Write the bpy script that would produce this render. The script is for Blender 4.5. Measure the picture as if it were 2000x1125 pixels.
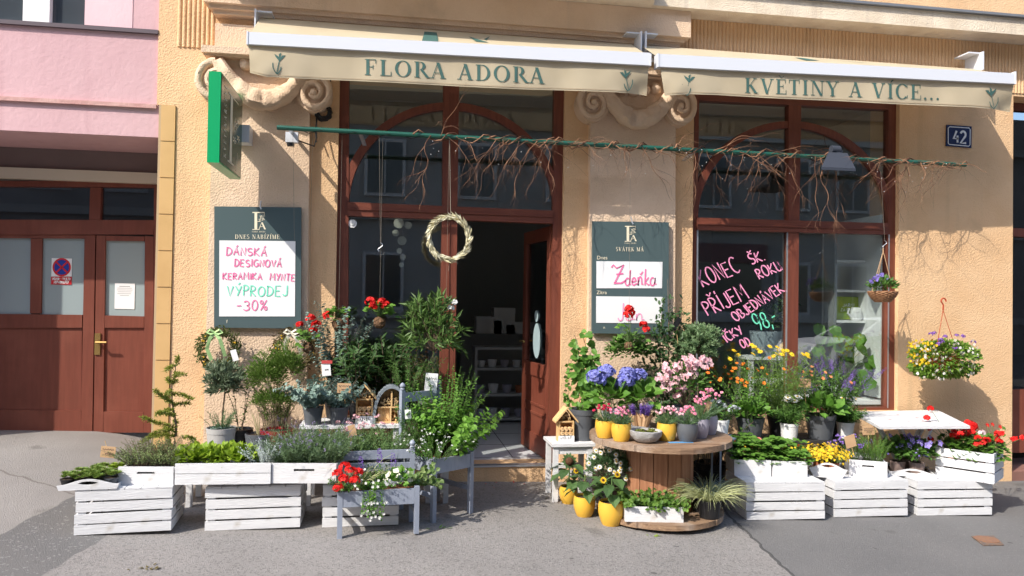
import bpy, math, random
from mathutils import Vector, Matrix, noise
R = math.radians
V = Vector
rng = random.Random(11)
sc = bpy.context.scene
for o in list(bpy.data.objects):
    bpy.data.objects.remove(o)
COL = sc.collection
# ------------------------------------------------------------------ camera
F, YAW, PITCH, ROLL = 1450.0, R(9.0), R(1.0), 0.0155
CAM = V((0, -6.36, 1.56))
FWD = V((math.sin(YAW)*math.cos(PITCH), math.cos(YAW)*math.cos(PITCH), math.sin(PITCH)))
R0 = V((math.cos(YAW), -math.sin(YAW), 0))
U0 = R0.cross(FWD)
CR = R0*math.cos(ROLL) + U0*math.sin(ROLL)
CU = U0*math.cos(ROLL) - R0*math.sin(ROLL)
cd = bpy.data.cameras.new('camera')
cd.sensor_width = 36; cd.lens = 36*F/2000; cd.clip_end = 500; cd.clip_start = .05
cam = bpy.data.objects.new('camera', cd); COL.objects.link(cam)
m4 = Matrix((CR, CU, -FWD)).transposed().to_4x4(); m4.translation = CAM
cam.matrix_world = m4
sc.camera = cam
# ------------------------------------------------------------------ light
SUN = V((.80, .60, -.92)).normalized()
EL = math.asin(-SUN.z)
w = bpy.data.worlds.new('World'); sc.world = w; w.use_nodes = True
nt = w.node_tree
sky = nt.nodes.new('ShaderNodeTexSky'); sky.sky_type = 'NISHITA'; sky.sun_disc = False
sky.sun_elevation = EL; sky.sun_rotation = math.atan2(-SUN.x, -SUN.y)
sky.air_density = 1.0; sky.dust_density = 1.5
nt.links.new(sky.outputs[0], nt.nodes['Background'].inputs[0])
nt.nodes['Background'].inputs[1].default_value = 0.15
ld = bpy.data.lights.new('sun', 'SUN'); ld.energy = 2.5; ld.angle = R(.5); ld.color = (1, .94, .84)
lo = bpy.data.objects.new('sun', ld); COL.objects.link(lo)
lo.rotation_euler = SUN.to_track_quat('-Z', 'Y').to_euler(); lo.location = (-6, -9, 9)
sc.view_settings.view_transform = 'Standard'; sc.view_settings.look = 'None'
sc.view_settings.exposure = 1.2; sc.view_settings.gamma = 1
sc.cycles.use_denoising = True
sc.cycles.max_bounces = 8; sc.cycles.transparent_max_bounces = 16
# ------------------------------------------------------------------ picture measurements -> world points
def ray(px, py):
    return CR*((px-1000)/F) + CU*((562.5-py)/F) + FWD
def at(px, py, Y):
    d = ray(px, py); return CAM + d*((Y-CAM.y)/d.y)
def atz(px, py, Z):
    d = ray(px, py); return CAM + d*((Z-CAM.z)/d.z)
def proj(p):
    d = V(p)-CAM; k = d.dot(FWD)
    return 1000+F*d.dot(CR)/k, 562.5-F*d.dot(CU)/k
def sm(t):
    t = max(0, min(1, t)); return t*t*(3-2*t)
def gz(x, y):
    return -.025*(min(x, 5)-1) - .008*max(0, x-5) + .02*max(-3, min(y, .6)) + .24*sm((-1.35-x)/1.3)*sm((y+1.9)/2.4)
def gnd(px, py):
    d = ray(px, py); z = 0
    for i in range(40):
        p = CAM + d*((z-CAM.z)/d.z); z = .5*z + .5*gz(p.x, p.y)
    return V((p.x, p.y, gz(p.x, p.y)))
def onz(px, Y, z):
    py = 700
    for i in range(4):
        p = at(px, py, Y); py = proj((p.x, Y, z))[1]
    p = at(px, py, Y); return V((p.x, Y, z))
def mpp(p):
    return (V(p)-CAM).dot(FWD)/F          # metres per photo pixel at p
# ------------------------------------------------------------------ materials
MATS = {}
def M(name, col, rough=.7, col2=None, scale=6, lo=.35, hi=.65, bump=0, bscale=80, island=0, trans=0, metal=0,
      spec=.4, detail=4, stretch=None, dirt=None, dirt_scale=3, dirt_lo=.55, dirt_hi=.75, bdist=.01, streak=None, grit=0):
    if name in MATS: return MATS[name]
    m = bpy.data.materials.new(name); m.use_nodes = True; MATS[name] = m
    t = m.node_tree; N = t.nodes; Lk = t.links
    b = N['Principled BSDF']; out = N['Material Output']
    b.inputs['Roughness'].default_value = rough; b.inputs['Metallic'].default_value = metal
    b.inputs['Specular IOR Level'].default_value = spec
    c4 = lambda c: (c[0], c[1], c[2], 1)
    tc = N.new('ShaderNodeTexCoord'); src = tc.outputs['Object']
    if stretch:
        mp = N.new('ShaderNodeMapping'); mp.inputs['Scale'].default_value = stretch
        Lk.new(src, mp.inputs[0]); src2 = mp.outputs[0]
    else: src2 = src
    def mixn(fac, a, bb):
        x = N.new('ShaderNodeMix'); x.data_type = 'RGBA'
        for s, v in ((x.inputs[0], fac), (x.inputs[6], a), (x.inputs[7], bb)):
            if hasattr(v, 'links') or hasattr(v, 'is_linked'): Lk.new(v, s)
            else: s.default_value = v if not isinstance(v, tuple) else v
        return x.outputs[2]
    def noi(sc_, de, lo_, hi_, s=None):
        n = N.new('ShaderNodeTexNoise'); n.inputs['Scale'].default_value = sc_; n.inputs['Detail'].default_value = de
        Lk.new(s or src2, n.inputs['Vector'])
        mr = N.new('ShaderNodeMapRange'); mr.inputs[1].default_value = lo_; mr.inputs[2].default_value = hi_
        Lk.new(n.outputs[0], mr.inputs[0]); return mr.outputs[0]
    cur = None
    if col2:
        if island:
            g = N.new('ShaderNodeNewGeometry'); cur = mixn(g.outputs['Random Per Island'], c4(col), c4(col2))
        else:
            cur = mixn(noi(scale, detail, lo, hi), c4(col), c4(col2))
    if dirt:
        cur = mixn(noi(dirt_scale, 6, dirt_lo, dirt_hi, src), cur if cur else c4(col), c4(dirt))
    if streak:
        mp = N.new('ShaderNodeMapping'); mp.inputs['Scale'].default_value = (5, 5, .35); Lk.new(src, mp.inputs[0])
        f1 = noi(1.6, 5, .56, .80, mp.outputs[0]); cur = mixn(f1, cur if cur else c4(col), c4(streak))
    if cur: Lk.new(cur, b.inputs['Base Color'])
    else: b.inputs['Base Color'].default_value = c4(col)
    if bump:
        n = N.new('ShaderNodeTexNoise'); n.inputs['Scale'].default_value = bscale; n.inputs['Detail'].default_value = 5
        Lk.new(src2, n.inputs['Vector'])
        bp = N.new('ShaderNodeBump'); bp.inputs['Strength'].default_value = bump; bp.inputs['Distance'].default_value = bdist
        hgt = n.outputs[0]
        if grit:
            vo = N.new('ShaderNodeTexVoronoi'); vo.inputs['Scale'].default_value = grit; Lk.new(src2, vo.inputs['Vector'])
            ad = N.new('ShaderNodeMath'); ad.operation = 'MULTIPLY_ADD'; ad.inputs[1].default_value = .6; Lk.new(vo.outputs['Distance'], ad.inputs[0]); Lk.new(hgt, ad.inputs[2]); hgt = ad.outputs[0]
        Lk.new(hgt, bp.inputs['Height']); Lk.new(bp.outputs[0], b.inputs['Normal'])
    if trans:
        tr = N.new('ShaderNodeBsdfTranslucent')
        if cur: Lk.new(cur, tr.inputs[0])
        else: tr.inputs[0].default_value = c4(col)
        mx = N.new('ShaderNodeMixShader'); mx.inputs[0].default_value = trans
        Lk.new(b.outputs[0], mx.inputs[1]); Lk.new(tr.outputs[0], mx.inputs[2]); Lk.new(mx.outputs[0], out.inputs[0])
    return m
def leafm(name, c1, c2, trans=.35, rough=.5, spec=.35):
    return M(name, c1, rough, col2=c2, island=1, trans=trans, spec=spec)
def glassm(name, tint, k, rough=0.0):
    m = bpy.data.materials.new(name); m.use_nodes = True; t = m.node_tree; N = t.nodes
    N.remove(N['Principled BSDF'])
    a = N.new('ShaderNodeBsdfTransparent'); a.inputs[0].default_value = (*tint, 1)
    g = N.new('ShaderNodeBsdfGlossy'); g.inputs['Roughness'].default_value = rough
    lw = N.new('ShaderNodeLayerWeight'); lw.inputs[0].default_value = .5
    pw_ = N.new('ShaderNodeMath'); pw_.operation = 'POWER'; pw_.inputs[1].default_value = 5; t.links.new(lw.outputs['Facing'], pw_.inputs[0])
    fr = N.new('ShaderNodeMath'); fr.operation = 'MULTIPLY_ADD'; fr.inputs[1].default_value = 1-k; fr.inputs[2].default_value = k; t.links.new(pw_.outputs[0], fr.inputs[0])
    mx = N.new('ShaderNodeMixShader')
    t.links.new(fr.outputs[0], mx.inputs[0]); t.links.new(a.outputs[0], mx.inputs[1]); t.links.new(g.outputs[0], mx.inputs[2])
    t.links.new(mx.outputs[0], N['Material Output'].inputs[0]); return m
m_wall = M('stucco_yellow', (.74, .50, .295), .95, col2=(.69, .445, .25), scale=2.5, bump=.45, bscale=80, bdist=.012, grit=75, streak=(.60, .40, .235), dirt=(.48, .32, .19), dirt_scale=1.6, dirt_lo=.60, dirt_hi=.85, spec=.1)
m_pil = M('stucco_beige', (.73, .55, .40), .95, col2=(.66, .485, .34), scale=3, bump=.45, bscale=80, bdist=.012, grit=75, streak=(.62, .47, .345), dirt=(.45, .34, .25), dirt_scale=2.2, dirt_lo=.6, dirt_hi=.85, spec=.1)
m_band = M('stucco_pale', (.76, .66, .52), .95, col2=(.66, .55, .42), scale=5, bump=.45, bscale=80, bdist=.012, grit=75, spec=.1, streak=(.50, .42, .34))
m_pink = M('plaster_pink', (.63, .41, .43), .9, col2=(.58, .37, .39), scale=1.5, bump=.35, bscale=30, dirt=(.50, .30, .32), dirt_scale=1.1, dirt_lo=.52, dirt_hi=.85, spec=.1, streak=(.55, .34, .36))
m_pink2 = M('plaster_pale_pink', (.78, .55, .58), .9, col2=(.74, .50, .53), scale=2, bump=.2, bscale=40, spec=.1)
m_tile = M('tile_ochre', (.62, .39, .17), .4, col2=(.55, .34, .14), scale=4, spec=.5)
m_grout = M('grout', (.45, .33, .2), .9)
m_wood = M('wood_redbrown', (.185, .054, .032), .42, col2=(.14, .040, .024), scale=14, stretch=(3, 3, .25), bump=.12, bscale=50, spec=.45, dirt=(.24, .075, .045), dirt_scale=5, dirt_lo=.6, dirt_hi=.8)
m_woodh = M('wood_redbrown_rail', (.185, .054, .032), .42, col2=(.14, .040, .024), scale=14, stretch=(.25, 3, 3), bump=.12, bscale=50, spec=.45)
m_door = M('wood_oxblood', (.185, .050, .030), .5, col2=(.155, .042, .025), scale=10, stretch=(4, 4, .3), bump=.08, bscale=40, spec=.4, dirt=(.25, .080, .050), dirt_scale=2.2, dirt_lo=.45, dirt_hi=.75, streak=(.15, .035, .020))
m_white = M('white_painted_wood', (.69, .69, .70), .6, col2=(.62, .62, .635), scale=9, stretch=(.5, 4, 4), bump=.35, bscale=40, dirt=(.47, .44, .40), dirt_scale=8, dirt_lo=.61, dirt_hi=.80)
m_whitep = M('white_plain', (.80, .80, .80), .5)
m_alu = M('white_powder_coat', (.66, .68, .73), .35, spec=.5)
m_steel = M('galvanised', (.6, .62, .65), .4, metal=.8)
m_green = M('green_enamel', (.004, .33, .115), .3, spec=.5)
m_greend = M('green_sign_face', (.015, .085, .045), .18, spec=.6)
m_pipe = M('green_pipe', (.012, .095, .065), .35, spec=.5)
m_board = M('board_slate_green', (.075, .110, .115), .35, spec=.4)
m_cream = M('lettering_cream', (.80, .73, .55), .6)
m_lett = M('lettering_green', (.050, .120, .105), .8)
m_canvas = M('awning_canvas', (.57, .49, .35), .9, col2=(.53, .45, .315), scale=3, bump=.12, bscale=220, trans=.18, dirt=(.55, .46, .31), dirt_scale=2.5, dirt_lo=.6, dirt_hi=.85, spec=.1)
m_pinkink = M('marker_pink', (.90, .17, .38), .6)
m_pinkw = M('marker_pale_pink', (.92, .34, .55), .6)
m_mint = M('marker_mint', (.18, .78, .52), .6)
m_black = M('black_plastic', (.012, .012, .013), .5)
m_grey = M('grey_paint_chair', (.29, .32, .39), .5, col2=(.25, .28, .345), scale=12, stretch=(3, 3, .5), bump=.1, bscale=60, dirt=(.42, .45, .5), dirt_scale=9, dirt_lo=.70, dirt_hi=.74)
m_flood = M('floodlight_grey', (.045, .052, .07), .85, spec=.15)
m_kraft = M('kraft_paper', (.56, .36, .20), .9, col2=(.50, .31, .17), scale=8)
m_paper = M('white_paper', (.82, .82, .82), .8)
m_ink = M('dark_ink', (.05, .045, .05), .8)
m_red = M('sign_red', (.60, .02, .025), .5)
m_blue = M('sign_blue', (.015, .045, .33), .4)
m_navy = M('enamel_navy', (.02, .032, .095), .25)
m_enam = M('enamel_white', (.72, .74, .76), .3)
m_brass = M('brass', (.42, .27, .10), .4, metal=.9)
m_string = M('string', (.22, .19, .15), .8)
m_terr = M('terracotta_plastic', (.42, .075, .03), .5)
m_soil = M('soil', (.035, .022, .014), .95, col2=(.06, .04, .026), scale=60, bump=.6, bscale=90)
m_pine = M('pine_wood', (.74, .50, .25), .6, col2=(.64, .41, .18), scale=8, stretch=(6, 6, .5))
m_spool = M('weathered_planks', (.30, .19, .115), .8, col2=(.19, .115, .07), scale=10, stretch=(.4, 5, 5), bump=.4, bscale=30, dirt=(.40, .33, .27), dirt_scale=4, dirt_lo=.5, dirt_hi=.8)
m_spoolc = M('brown_stained_boards', (.40, .19, .10), .75, col2=(.29, .125, .062), scale=9, stretch=(5, 5, .35), bump=.4, bscale=30)
m_glass = glassm('window_glass', (.94, .97, .96), .13, .012)
m_glassd = glassm('entrance_glass', (.7, .72, .74), .07)
m_frost = M('frosted_glass', (.30, .36, .37), .35, spec=.6)
# ------------------------------------------------------------------ mesh builder
class MB:
    def __init__(s): s.v = []; s.f = []; s.m = []
    def add(s, vs, fs, mi=0):
        o = len(s.v); s.v += [tuple(p) for p in vs]
        s.f += [tuple(i+o for i in f) for f in fs]; s.m += [mi]*len(fs); return s
    def hexa(s, p, mi=0):      # 8 points: bottom 4 (ccw), top 4
        return s.add(p, [(3,2,1,0), (4,5,6,7), (0,1,5,4), (1,2,6,5), (2,3,7,6), (3,0,4,7)], mi)
    def box(s, a, b, mi=0, mat=None):
        x0, y0, z0 = a; x1, y1, z1 = b
        p = [V(q) for q in ((x0,y0,z0),(x1,y0,z0),(x1,y1,z0),(x0,y1,z0),(x0,y0,z1),(x1,y0,z1),(x1,y1,z1),(x0,y1,z1))]
        if mat: p = [mat @ q for q in p]
        return s.hexa(p, mi)
    def bar(s, a, b, wx, wy, up=V((0,0,1)), mi=0):   # square bar from a to b
        a, b = V(a), V(b); d = (b-a).normalized(); x = d.cross(up)
        if x.length < .01: x = d.cross(V((0,1,0)))
        x.normalize(); y = x.cross(d).normalized(); x = x*wx/2; y = y*wy/2
        return s.hexa([a-x-y, a+x-y, a+x+y, a-x+y, b-x-y, b+x-y, b+x+y, b-x+y], mi)
    def prism(s, pts, y0, y1, mi=0):                   # polygon of (x,z) extruded along y
        n = len(pts); vs = [(p[0], y0, p[-1]) for p in pts]+[(p[0], y1, p[-1]) for p in pts]
        fs = [tuple(range(n)), tuple(range(2*n-1, n-1, -1))]+[(i, i+n, (i+1) % n+n, (i+1) % n) for i in range(n)]
        return s.add(vs, fs, mi)
    def quadpx(s, c, y0, y1, mi=0):                    # prism whose front outline is given in photo pixels on the plane y0
        return s.prism([at(px, py, y0) for px, py in c], y0, y1, mi)
    def tube(s, pts, r, n=6, mi=0, cap=True):
        pts = [V(p) for p in pts]; k = len(pts)
        if not hasattr(r, '__len__'): r = [r]*k
        vs = []; prev = None
        for i, p in enumerate(pts):
            d = (pts[min(i+1, k-1)]-pts[max(i-1, 0)])
            d = d.normalized() if d.length > 1e-9 else V((0,0,1))
            if prev is None:
                x = d.cross(V((0,0,1)))
                if x.length < .05: x = d.cross(V((0,1,0)))
            else: x = prev - d*prev.dot(d)
            x.normalize(); prev = x; y = d.cross(x)
            vs += [p+(x*math.cos(2*math.pi*j/n)+y*math.sin(2*math.pi*j/n))*r[i] for j in range(n)]
        fs = [(i*n+j, i*n+(j+1) % n, (i+1)*n+(j+1) % n, (i+1)*n+j) for i in range(k-1) for j in range(n)]
        if cap: fs += [tuple(range(n-1, -1, -1)), tuple(range((k-1)*n, k*n))]
        return s.add(vs, fs, mi)
    def lathe(s, prof, c, n=20, mi=0, sq=None):
        c = V(c); vs = []; k = len(prof)
        for r, z in prof:
            for j in range(n):
                a = 2*math.pi*j/n; vs.append(c+V((r*math.cos(a), r*math.sin(a)*(sq or 1), z)))
        fs = [(i*n+j, i*n+(j+1) % n, (i+1)*n+(j+1) % n, (i+1)*n+j) for i in range(k-1) for j in range(n)]
        fs += [tuple(range(n-1, -1, -1)), tuple(range((k-1)*n, k*n))]
        return s.add(vs, fs, mi)
    def ball(s, c, r, n=10, mi=0, jit=0, sq=1):
        prof = []
        for i in range(1, n//2+2):
            a = math.pi*i/(n//2+2); prof.append((r*math.sin(a), -r*math.cos(a)*sq))
        o = len(s.v); s.lathe(prof, c, n, mi)
        if jit:
            for i in range(o, len(s.v)): s.v[i] = tuple(V(s.v[i])+rv()*jit)
        return s
    def ribbon(s, pts, wd, n, mi=0):                   # flat stroke on a plane with normal n
        pts = [V(p) for p in pts]; k = len(pts); vs = []
        for i, p in enumerate(pts):
            d = pts[min(i+1, k-1)]-pts[max(i-1, 0)]
            if d.length < 1e-9: d = V((1,0,0))
            x = d.normalized().cross(n)*wd/2; vs += [p-x, p+x]
        return s.add(vs, [(2*i, 2*i+1, 2*i+3, 2*i+2) for i in range(k-1)], mi)
    def leaf(s, p, d, n, L, W, mi=0, broad=False, curl=.15):
        d = d.normalized(); x = d.cross(n)
        if x.length < .02: x = d.cross(V((.3,.5,.8)))
        x.normalize(); n = x.cross(d)
        if broad:
            vs = [p, p+d*L*.25-x*W*.42+n*W*.10, p+d*L*.62-x*W*.46+n*(W*.08-curl*L*.25), p+d*L-n*curl*L,
                  p+d*L*.62+x*W*.46+n*(W*.08-curl*L*.25), p+d*L*.25+x*W*.42+n*W*.10, p+d*L*.45-n*W*.04]
            return s.add(vs, [(0,6,1), (1,6,2), (2,6,3), (3,6,4), (4,6,5), (5,6,0)], mi)
        vs = [p, p+d*L*.45-x*W*.5+n*W*.15, p+d*L-n*curl*L, p+d*L*.45+x*W*.5+n*W*.15]
        return s.add(vs, [(0,2,1), (0,3,2)], mi)
    def build(s, name, mats, parent=None, origin=None, smooth=False, local=False):
        me = bpy.data.meshes.new(name)
        off = V((0,0,0))
        if not local:
            if origin is not None: off = V(origin)
            q = parent
            while q is not None: off = off+q.location; q = q.parent
        me.from_pydata([(a-off.x, b-off.y, c-off.z) for a, b, c in s.v], [], s.f)
        if not isinstance(mats, (list, tuple)): mats = [mats]
        for x in mats: me.materials.append(x)
        if len(mats) > 1: me.polygons.foreach_set('material_index', s.m)
        if smooth: me.polygons.foreach_set('use_smooth', [True]*len(me.polygons))
        me.update()
        o = bpy.data.objects.new(name, me); COL.objects.link(o)
        if parent is not None: o.parent = parent
        if origin is not None: o.location = origin
        return o
def rv():
    while True:
        q = V((rng.uniform(-1,1), rng.uniform(-1,1), rng.uniform(-1,1)))
        if .05 < q.length < 1: return q.normalized()
def smooth_by(o, ang=40):
    me = o.data; me.polygons.foreach_set('use_smooth', [True]*len(me.polygons))
    me.set_sharp_from_angle(angle=R(ang))
    return o
def tag(o, label=None, cat=None, group=None, kind=None):
    if label: o['label'] = label
    if cat: o['category'] = cat
    if group: o['group'] = group
    if kind: o['kind'] = kind
    return o
def thing(name, label, cat, loc=(0,0,0), group=None, rz=0):
    o = bpy.data.objects.new(name, None); COL.objects.link(o); o.location = loc; o.rotation_euler.z = rz
    o.empty_display_size = .1
    return tag(o, label, cat, group)
YN = V((0,-1,0))
# ------------------------------------------------------------------ lettering: a drawn roman capital face and a hand-written stroke face
TK, TN = .17, .045
def ring(cx, cy, rx, ry, a0=0, a1=360, n=22, tk=TK, tn=TN):
    q = []
    for i in range(n):
        p = []
        for a in (a0+(a1-a0)*i/n, a0+(a1-a0)*(i+1)/n):
            c, s_ = math.cos(R(a)), math.sin(R(a)); p.append(((cx+rx*c, cy+ry*s_), (cx+(rx-tk)*c, cy+(ry-tn)*s_)))
        q.append([p[0][0], p[1][0], p[1][1], p[0][1]])
    return q
def rc(x0, y0, x1, y1): return [(x0,y0),(x1,y0),(x1,y1),(x0,y1)]
def sl(x0, y0, x1, y1, w): return [(x0-w/2,y0),(x0+w/2,y0),(x1+w/2,y1),(x1-w/2,y1)]
def srf(x, y, w=.17): return rc(x-w, y, x+w, y+TN)
def stem(x): return [rc(x-TK/2, 0, x+TK/2, 1), srf(x, 0), srf(x, 1-TN)]
def glyph(c):
    base = {'Ě':'E','Í':'I','Á':'A','Ř':'R'}.get(c, c)
    if base == 'I': g, w_ = stem(.2), .4
    elif base in 'FE':
        g = stem(.18)+[rc(.18,1-TN,.66,1), rc(.62,.74,.66,1), rc(.2,.5,.5,.5+TN), rc(.465,.38,.5,.65)]; w_ = .72
        if base == 'E': g += [rc(.18,0,.70,TN), rc(.66,0,.70,.28)]
    elif base == 'L': g, w_ = stem(.18)+[rc(.18,0,.66,TN), rc(.62,0,.66,.28)], .70
    elif base == 'T': g, w_ = [rc(.27,0,.27+TK,1), srf(.355,0), rc(0,1-TN,.71,1), rc(0,.74,.04,1), rc(.67,.74,.71,1)], .74
    elif base == 'O': g, w_ = ring(.46,.5,.46,.52), .94
    elif base == 'C': g, w_ = ring(.44,.5,.44,.52,42,318)+[rc(.74,.72,.78,.98), rc(.76,.06,.80,.26)], .84
    elif base == 'D': g, w_ = stem(.18)+ring(.36,.5,.48,.5,-90,90), .88
    elif base in 'RPB':
        g = stem(.18)+ring(.36,.745,.29,.255,-90,90); w_ = .78
        if base == 'R': g += [sl(.80,0,.42,.5,.19), rc(.70,0,.93,TN)]
        if base == 'B': g += ring(.36,.255,.34,.255,-90,90)
    elif base == 'A': g, w_ = [sl(.10,0,.42,1,.05), sl(.72,0,.42,1,.18), rc(.2,.32,.6,.32+TN), srf(.10,0,.13), srf(.72,0,.17)], .86
    elif base == 'V': g, w_ = [sl(.42,0,.13,1,.18), sl(.42,0,.74,1,.05), srf(.13,1-TN,.16), srf(.74,1-TN,.13)], .86
    elif base == 'K': g, w_ = stem(.18)+[sl(.24,.40,.68,1,.05), sl(.74,0,.36,.55,.19), srf(.68,1-TN,.12), srf(.74,0,.16)], .90
    elif base == 'N': g, w_ = [rc(.12,0,.165,1), sl(.72,0,.17,1,.18), rc(.74,0,.785,1), srf(.14,0,.13), srf(.12,1-TN,.13), srf(.76,1-TN,.13)], .92
    elif base == 'M': g, w_ = [rc(.12,0,.165,1), sl(.5,0,.19,1,.17), sl(.5,0,.84,1,.05), rc(.80,0,.97,1), srf(.14,0,.13), srf(.885,0,.16), srf(.885,1-TN,.14), srf(.12,1-TN,.13)], 1.08
    elif base == 'Y': g, w_ = [rc(.30,0,.30+TK,.45), srf(.385,0), sl(.385,.42,.10,1,.18), sl(.385,.42,.70,1,.05), srf(.10,1-TN,.15), srf(.70,1-TN,.12)], .80
    elif base == 'Z': g, w_ = [rc(.03,1-TN,.62,1), rc(.03,0,.66,TN), sl(.12,0,.55,1,.19), rc(.03,.76,.07,1), rc(.62,0,.66,.24)], .72
    elif base == 'S': g, w_ = ring(.32,.745,.27,.275,30,260,14,.12,.06)+ring(.32,.265,.29,.285,-150,80,14,.13,.06), .66
    elif base == '.': g, w_ = ring(.1,.08,.085,.085,0,360,10,.085,.085), .26
    elif base == '-': g, w_ = [rc(.05,.4,.4,.5)], .45
    else: g, w_ = [], .38
    if c in 'ÍÁ': x = .22 if c == 'Í' else .44; g.append([(x-.03,1.08),(x+.05,1.08),(x+.22,1.26),(x+.10,1.26)])
    if c in 'ĚŘ': x = .38; g += [[(x-.02,1.07),(x+.02,1.07),(x-.13,1.25),(x-.20,1.25)], [(x-.02,1.07),(x+.02,1.07),(x+.20,1.25),(x+.16,1.25)]]
    return g, w_
def serif(mb, text, p0, p1, h, pos, track=.12, mi=0, words=None):
    """letters laid between p0 and p1 (baseline), cap height h, all in the units that pos() maps to the world"""
    tot = sum(glyph(c)[1]+track for c in text)-track
    x = 0
    if words is not None: mb = MB(); words.append(mb)
    for c in text:
        g, w_ = glyph(c)
        if c == ' ' and words is not None: mb = MB(); words.append(mb)
        for poly in g:
            vs = []
            for gx, gy in poly:
                k = (x+gx)/tot
                vs.append(pos(p0[0]+(p1[0]-p0[0])*k, p0[1]+(p1[1]-p0[1])*k-gy*h))
            mb.add(vs, [tuple(range(len(vs)))], mi)
        x += w_+track
def arc(cx, cy, rx, ry, a0, a1, n=9): return [(cx+rx*math.cos(R(a0+(a1-a0)*i/n)), cy+ry*math.sin(R(a0+(a1-a0)*i/n))) for i in range(n+1)]
HAND = {
 'A': [[(0,0),(.3,1),(.6,0)],[(.1,.4),(.5,.4)]], 'B': [[(0,0),(0,1)],[(0,1)]+arc(.1,.75,.35,.25,90,-90)+[(0,.5)]+arc(.1,.25,.42,.25,90,-90)+[(0,0)]],
 'C': [arc(.35,.5,.35,.5,50,310)], 'D': [[(.02,0),(.02,1)],[(-.05,1)]+arc(.08,.5,.5,.5,90,-90)+[(-.05,0)]],
 'E': [[(.5,1),(0,1),(0,0),(.52,0)],[(0,.52),(.42,.52)]], 'G': [arc(.35,.5,.35,.5,50,330)+[(.66,.45),(.4,.45)]], 'I': [[(.08,0),(.08,1)]],
 'J': [[(.4,1),(.4,.2)]+arc(.2,.2,.2,.2,0,-170)], 'K': [[(0,0),(0,1)],[(.5,1),(0,.45),(.55,0)]], 'M': [[(0,0),(.05,1),(.35,.35),(.65,1),(.72,0)]],
 'N': [[(0,0),(0,1),(.5,0),(.5,1)]], 'O': [arc(.33,.5,.33,.5,80,440,14)], 'P': [[(0,0),(0,1)]+arc(.08,.74,.38,.26,90,-90)+[(0,.48)]],
 'R': [[(0,0),(0,1)]+arc(.08,.75,.36,.25,90,-90)+[(0,.5),(.5,0)]], 'S': [arc(.28,.75,.26,.25,40,250)+arc(.28,.25,.28,.25,70,-130)],
 'T': [[(.28,0),(.28,1)],[(0,1),(.58,1)]], 'U': [[(0,1),(0,.3)]+arc(.25,.3,.25,.3,180,360)+[(.5,1),(.52,0)]], 'V': [[(0,1),(.28,0),(.58,1)]],
 'Y': [[(0,1),(.28,.5)],[(.58,1),(.2,0)]], 'Z': [[(.05,.95),(.55,1),(.0,0),(.6,.02)]],
 '0': [arc(.25,.5,.25,.5,90,450,14)], '3': [arc(.22,.74,.24,.26,150,-80)+arc(.22,.26,.28,.26,80,-150)], '8': [arc(.27,.74,.22,.26,-90,270,12)+arc(.27,.24,.27,.26,90,-270,12)],
 '9': [arc(.27,.7,.25,.3,20,380,12)+[(.50,.3),(.36,0)]], '1': [[(.05,.75),(.25,1),(.25,0)]], '4': [[(.3,1),(.0,.35),(.5,.35)],[(.38,.6),(.38,0)]],
 '2': [arc(.25,.72,.25,.28,160,-30)+[(0,0),(.55,0)]], '%': [arc(.12,.8,.12,.18,0,360,10), [(.58,1),(.05,0)], arc(.5,.2,.12,.18,0,360,10)],
 '-': [[(0,.5),(.4,.52)]], '.': [[(.05,0),(.09,.06)]], ',': [[(.1,.1),(.02,-.2)]], '!': [[(.05,1),(.05,.3)],[(.05,.06),(.05,0)]], ' ': [],
 'z': [[(-.05,.92),(.05,1.06),(.2,.86),(.55,1.02),(.1,.04),(.05,.0),(.4,-.02),(.62,.1)],[(.18,.5),(.52,.52)]],
 'd': [arc(.2,.22,.2,.22,60,330,9)+[(.42,.9),(.38,.1),(.52,.05)]], 'e': [[(0,.2),(.34,.26)]+arc(.2,.24,.17,.22,10,310,10)+[(.5,.12)]],
 'n': [[(0,.42),(.04,0),(.06,.25)]+arc(.2,.28,.14,.16,150,0,5)+[(.36,.05),(.5,.06)]], 'k': [[(.08,.0),(.1,.95)],[(.4,.46),(.1,.2),(.42,.0),(.5,.06)]],
 'a': [arc(.2,.2,.2,.22,60,330,9)+[(.42,.4),(.4,.06),(.56,.08)]], 'o': [arc(.2,.22,.2,.22,90,450,10)+[(.5,.4)]],
}
def hand(mb, text, p0, p1, h, pos, wd, mi=0, acc=(), slant=.05, track=.24, jit=.03, n=YN):
    """hand-written line from p0 to p1; acc lists (letter index, 'c'|'a') accents"""
    H = HAND; wds = []
    for c in text:
        g = H.get(c, []); wds.append(max([q[0] for s_ in g for q in s_]+[.3 if c == ' ' else .12]))
    tot = sum(wds)+track*(len(text)-1); x = 0
    ang = math.atan2(p1[1]-p0[1], p1[0]-p0[0]); L = math.hypot(p1[0]-p0[0], p1[1]-p0[1])
    def mp(gx, gy):
        a = L*gx/tot+slant*gy*h; b = gy*h
        return pos(p0[0]+a*math.cos(ang)+b*math.sin(ang), p0[1]+a*math.sin(ang)-b*math.cos(ang))
    for i, c in enumerate(text):
        dy = rng.uniform(-jit, jit); ks = rng.uniform(.92, 1.08)
        for st in H.get(c, []): mb.ribbon([mp(x+gx, gy*ks+dy) for gx, gy in st], wd, n, mi)
        for j, kind in acc:
            if j == i:
                if kind == 'a': mb.ribbon([mp(x+wds[i]*.45, 1.1), mp(x+wds[i]*.75, 1.3)], wd, n, mi)
                if kind == 'b': mb.ribbon([mp(x+wds[i]*.3, .62), mp(x+wds[i]*.5, .55), mp(x+wds[i]*.8, .72)], wd, n, mi)
                if kind == 'c': mb.ribbon([mp(x+wds[i]*.15, 1.3), mp(x+wds[i]*.5, 1.12), mp(x+wds[i]*.95, 1.32)], wd, n, mi)
        x += wds[i]+track
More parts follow.
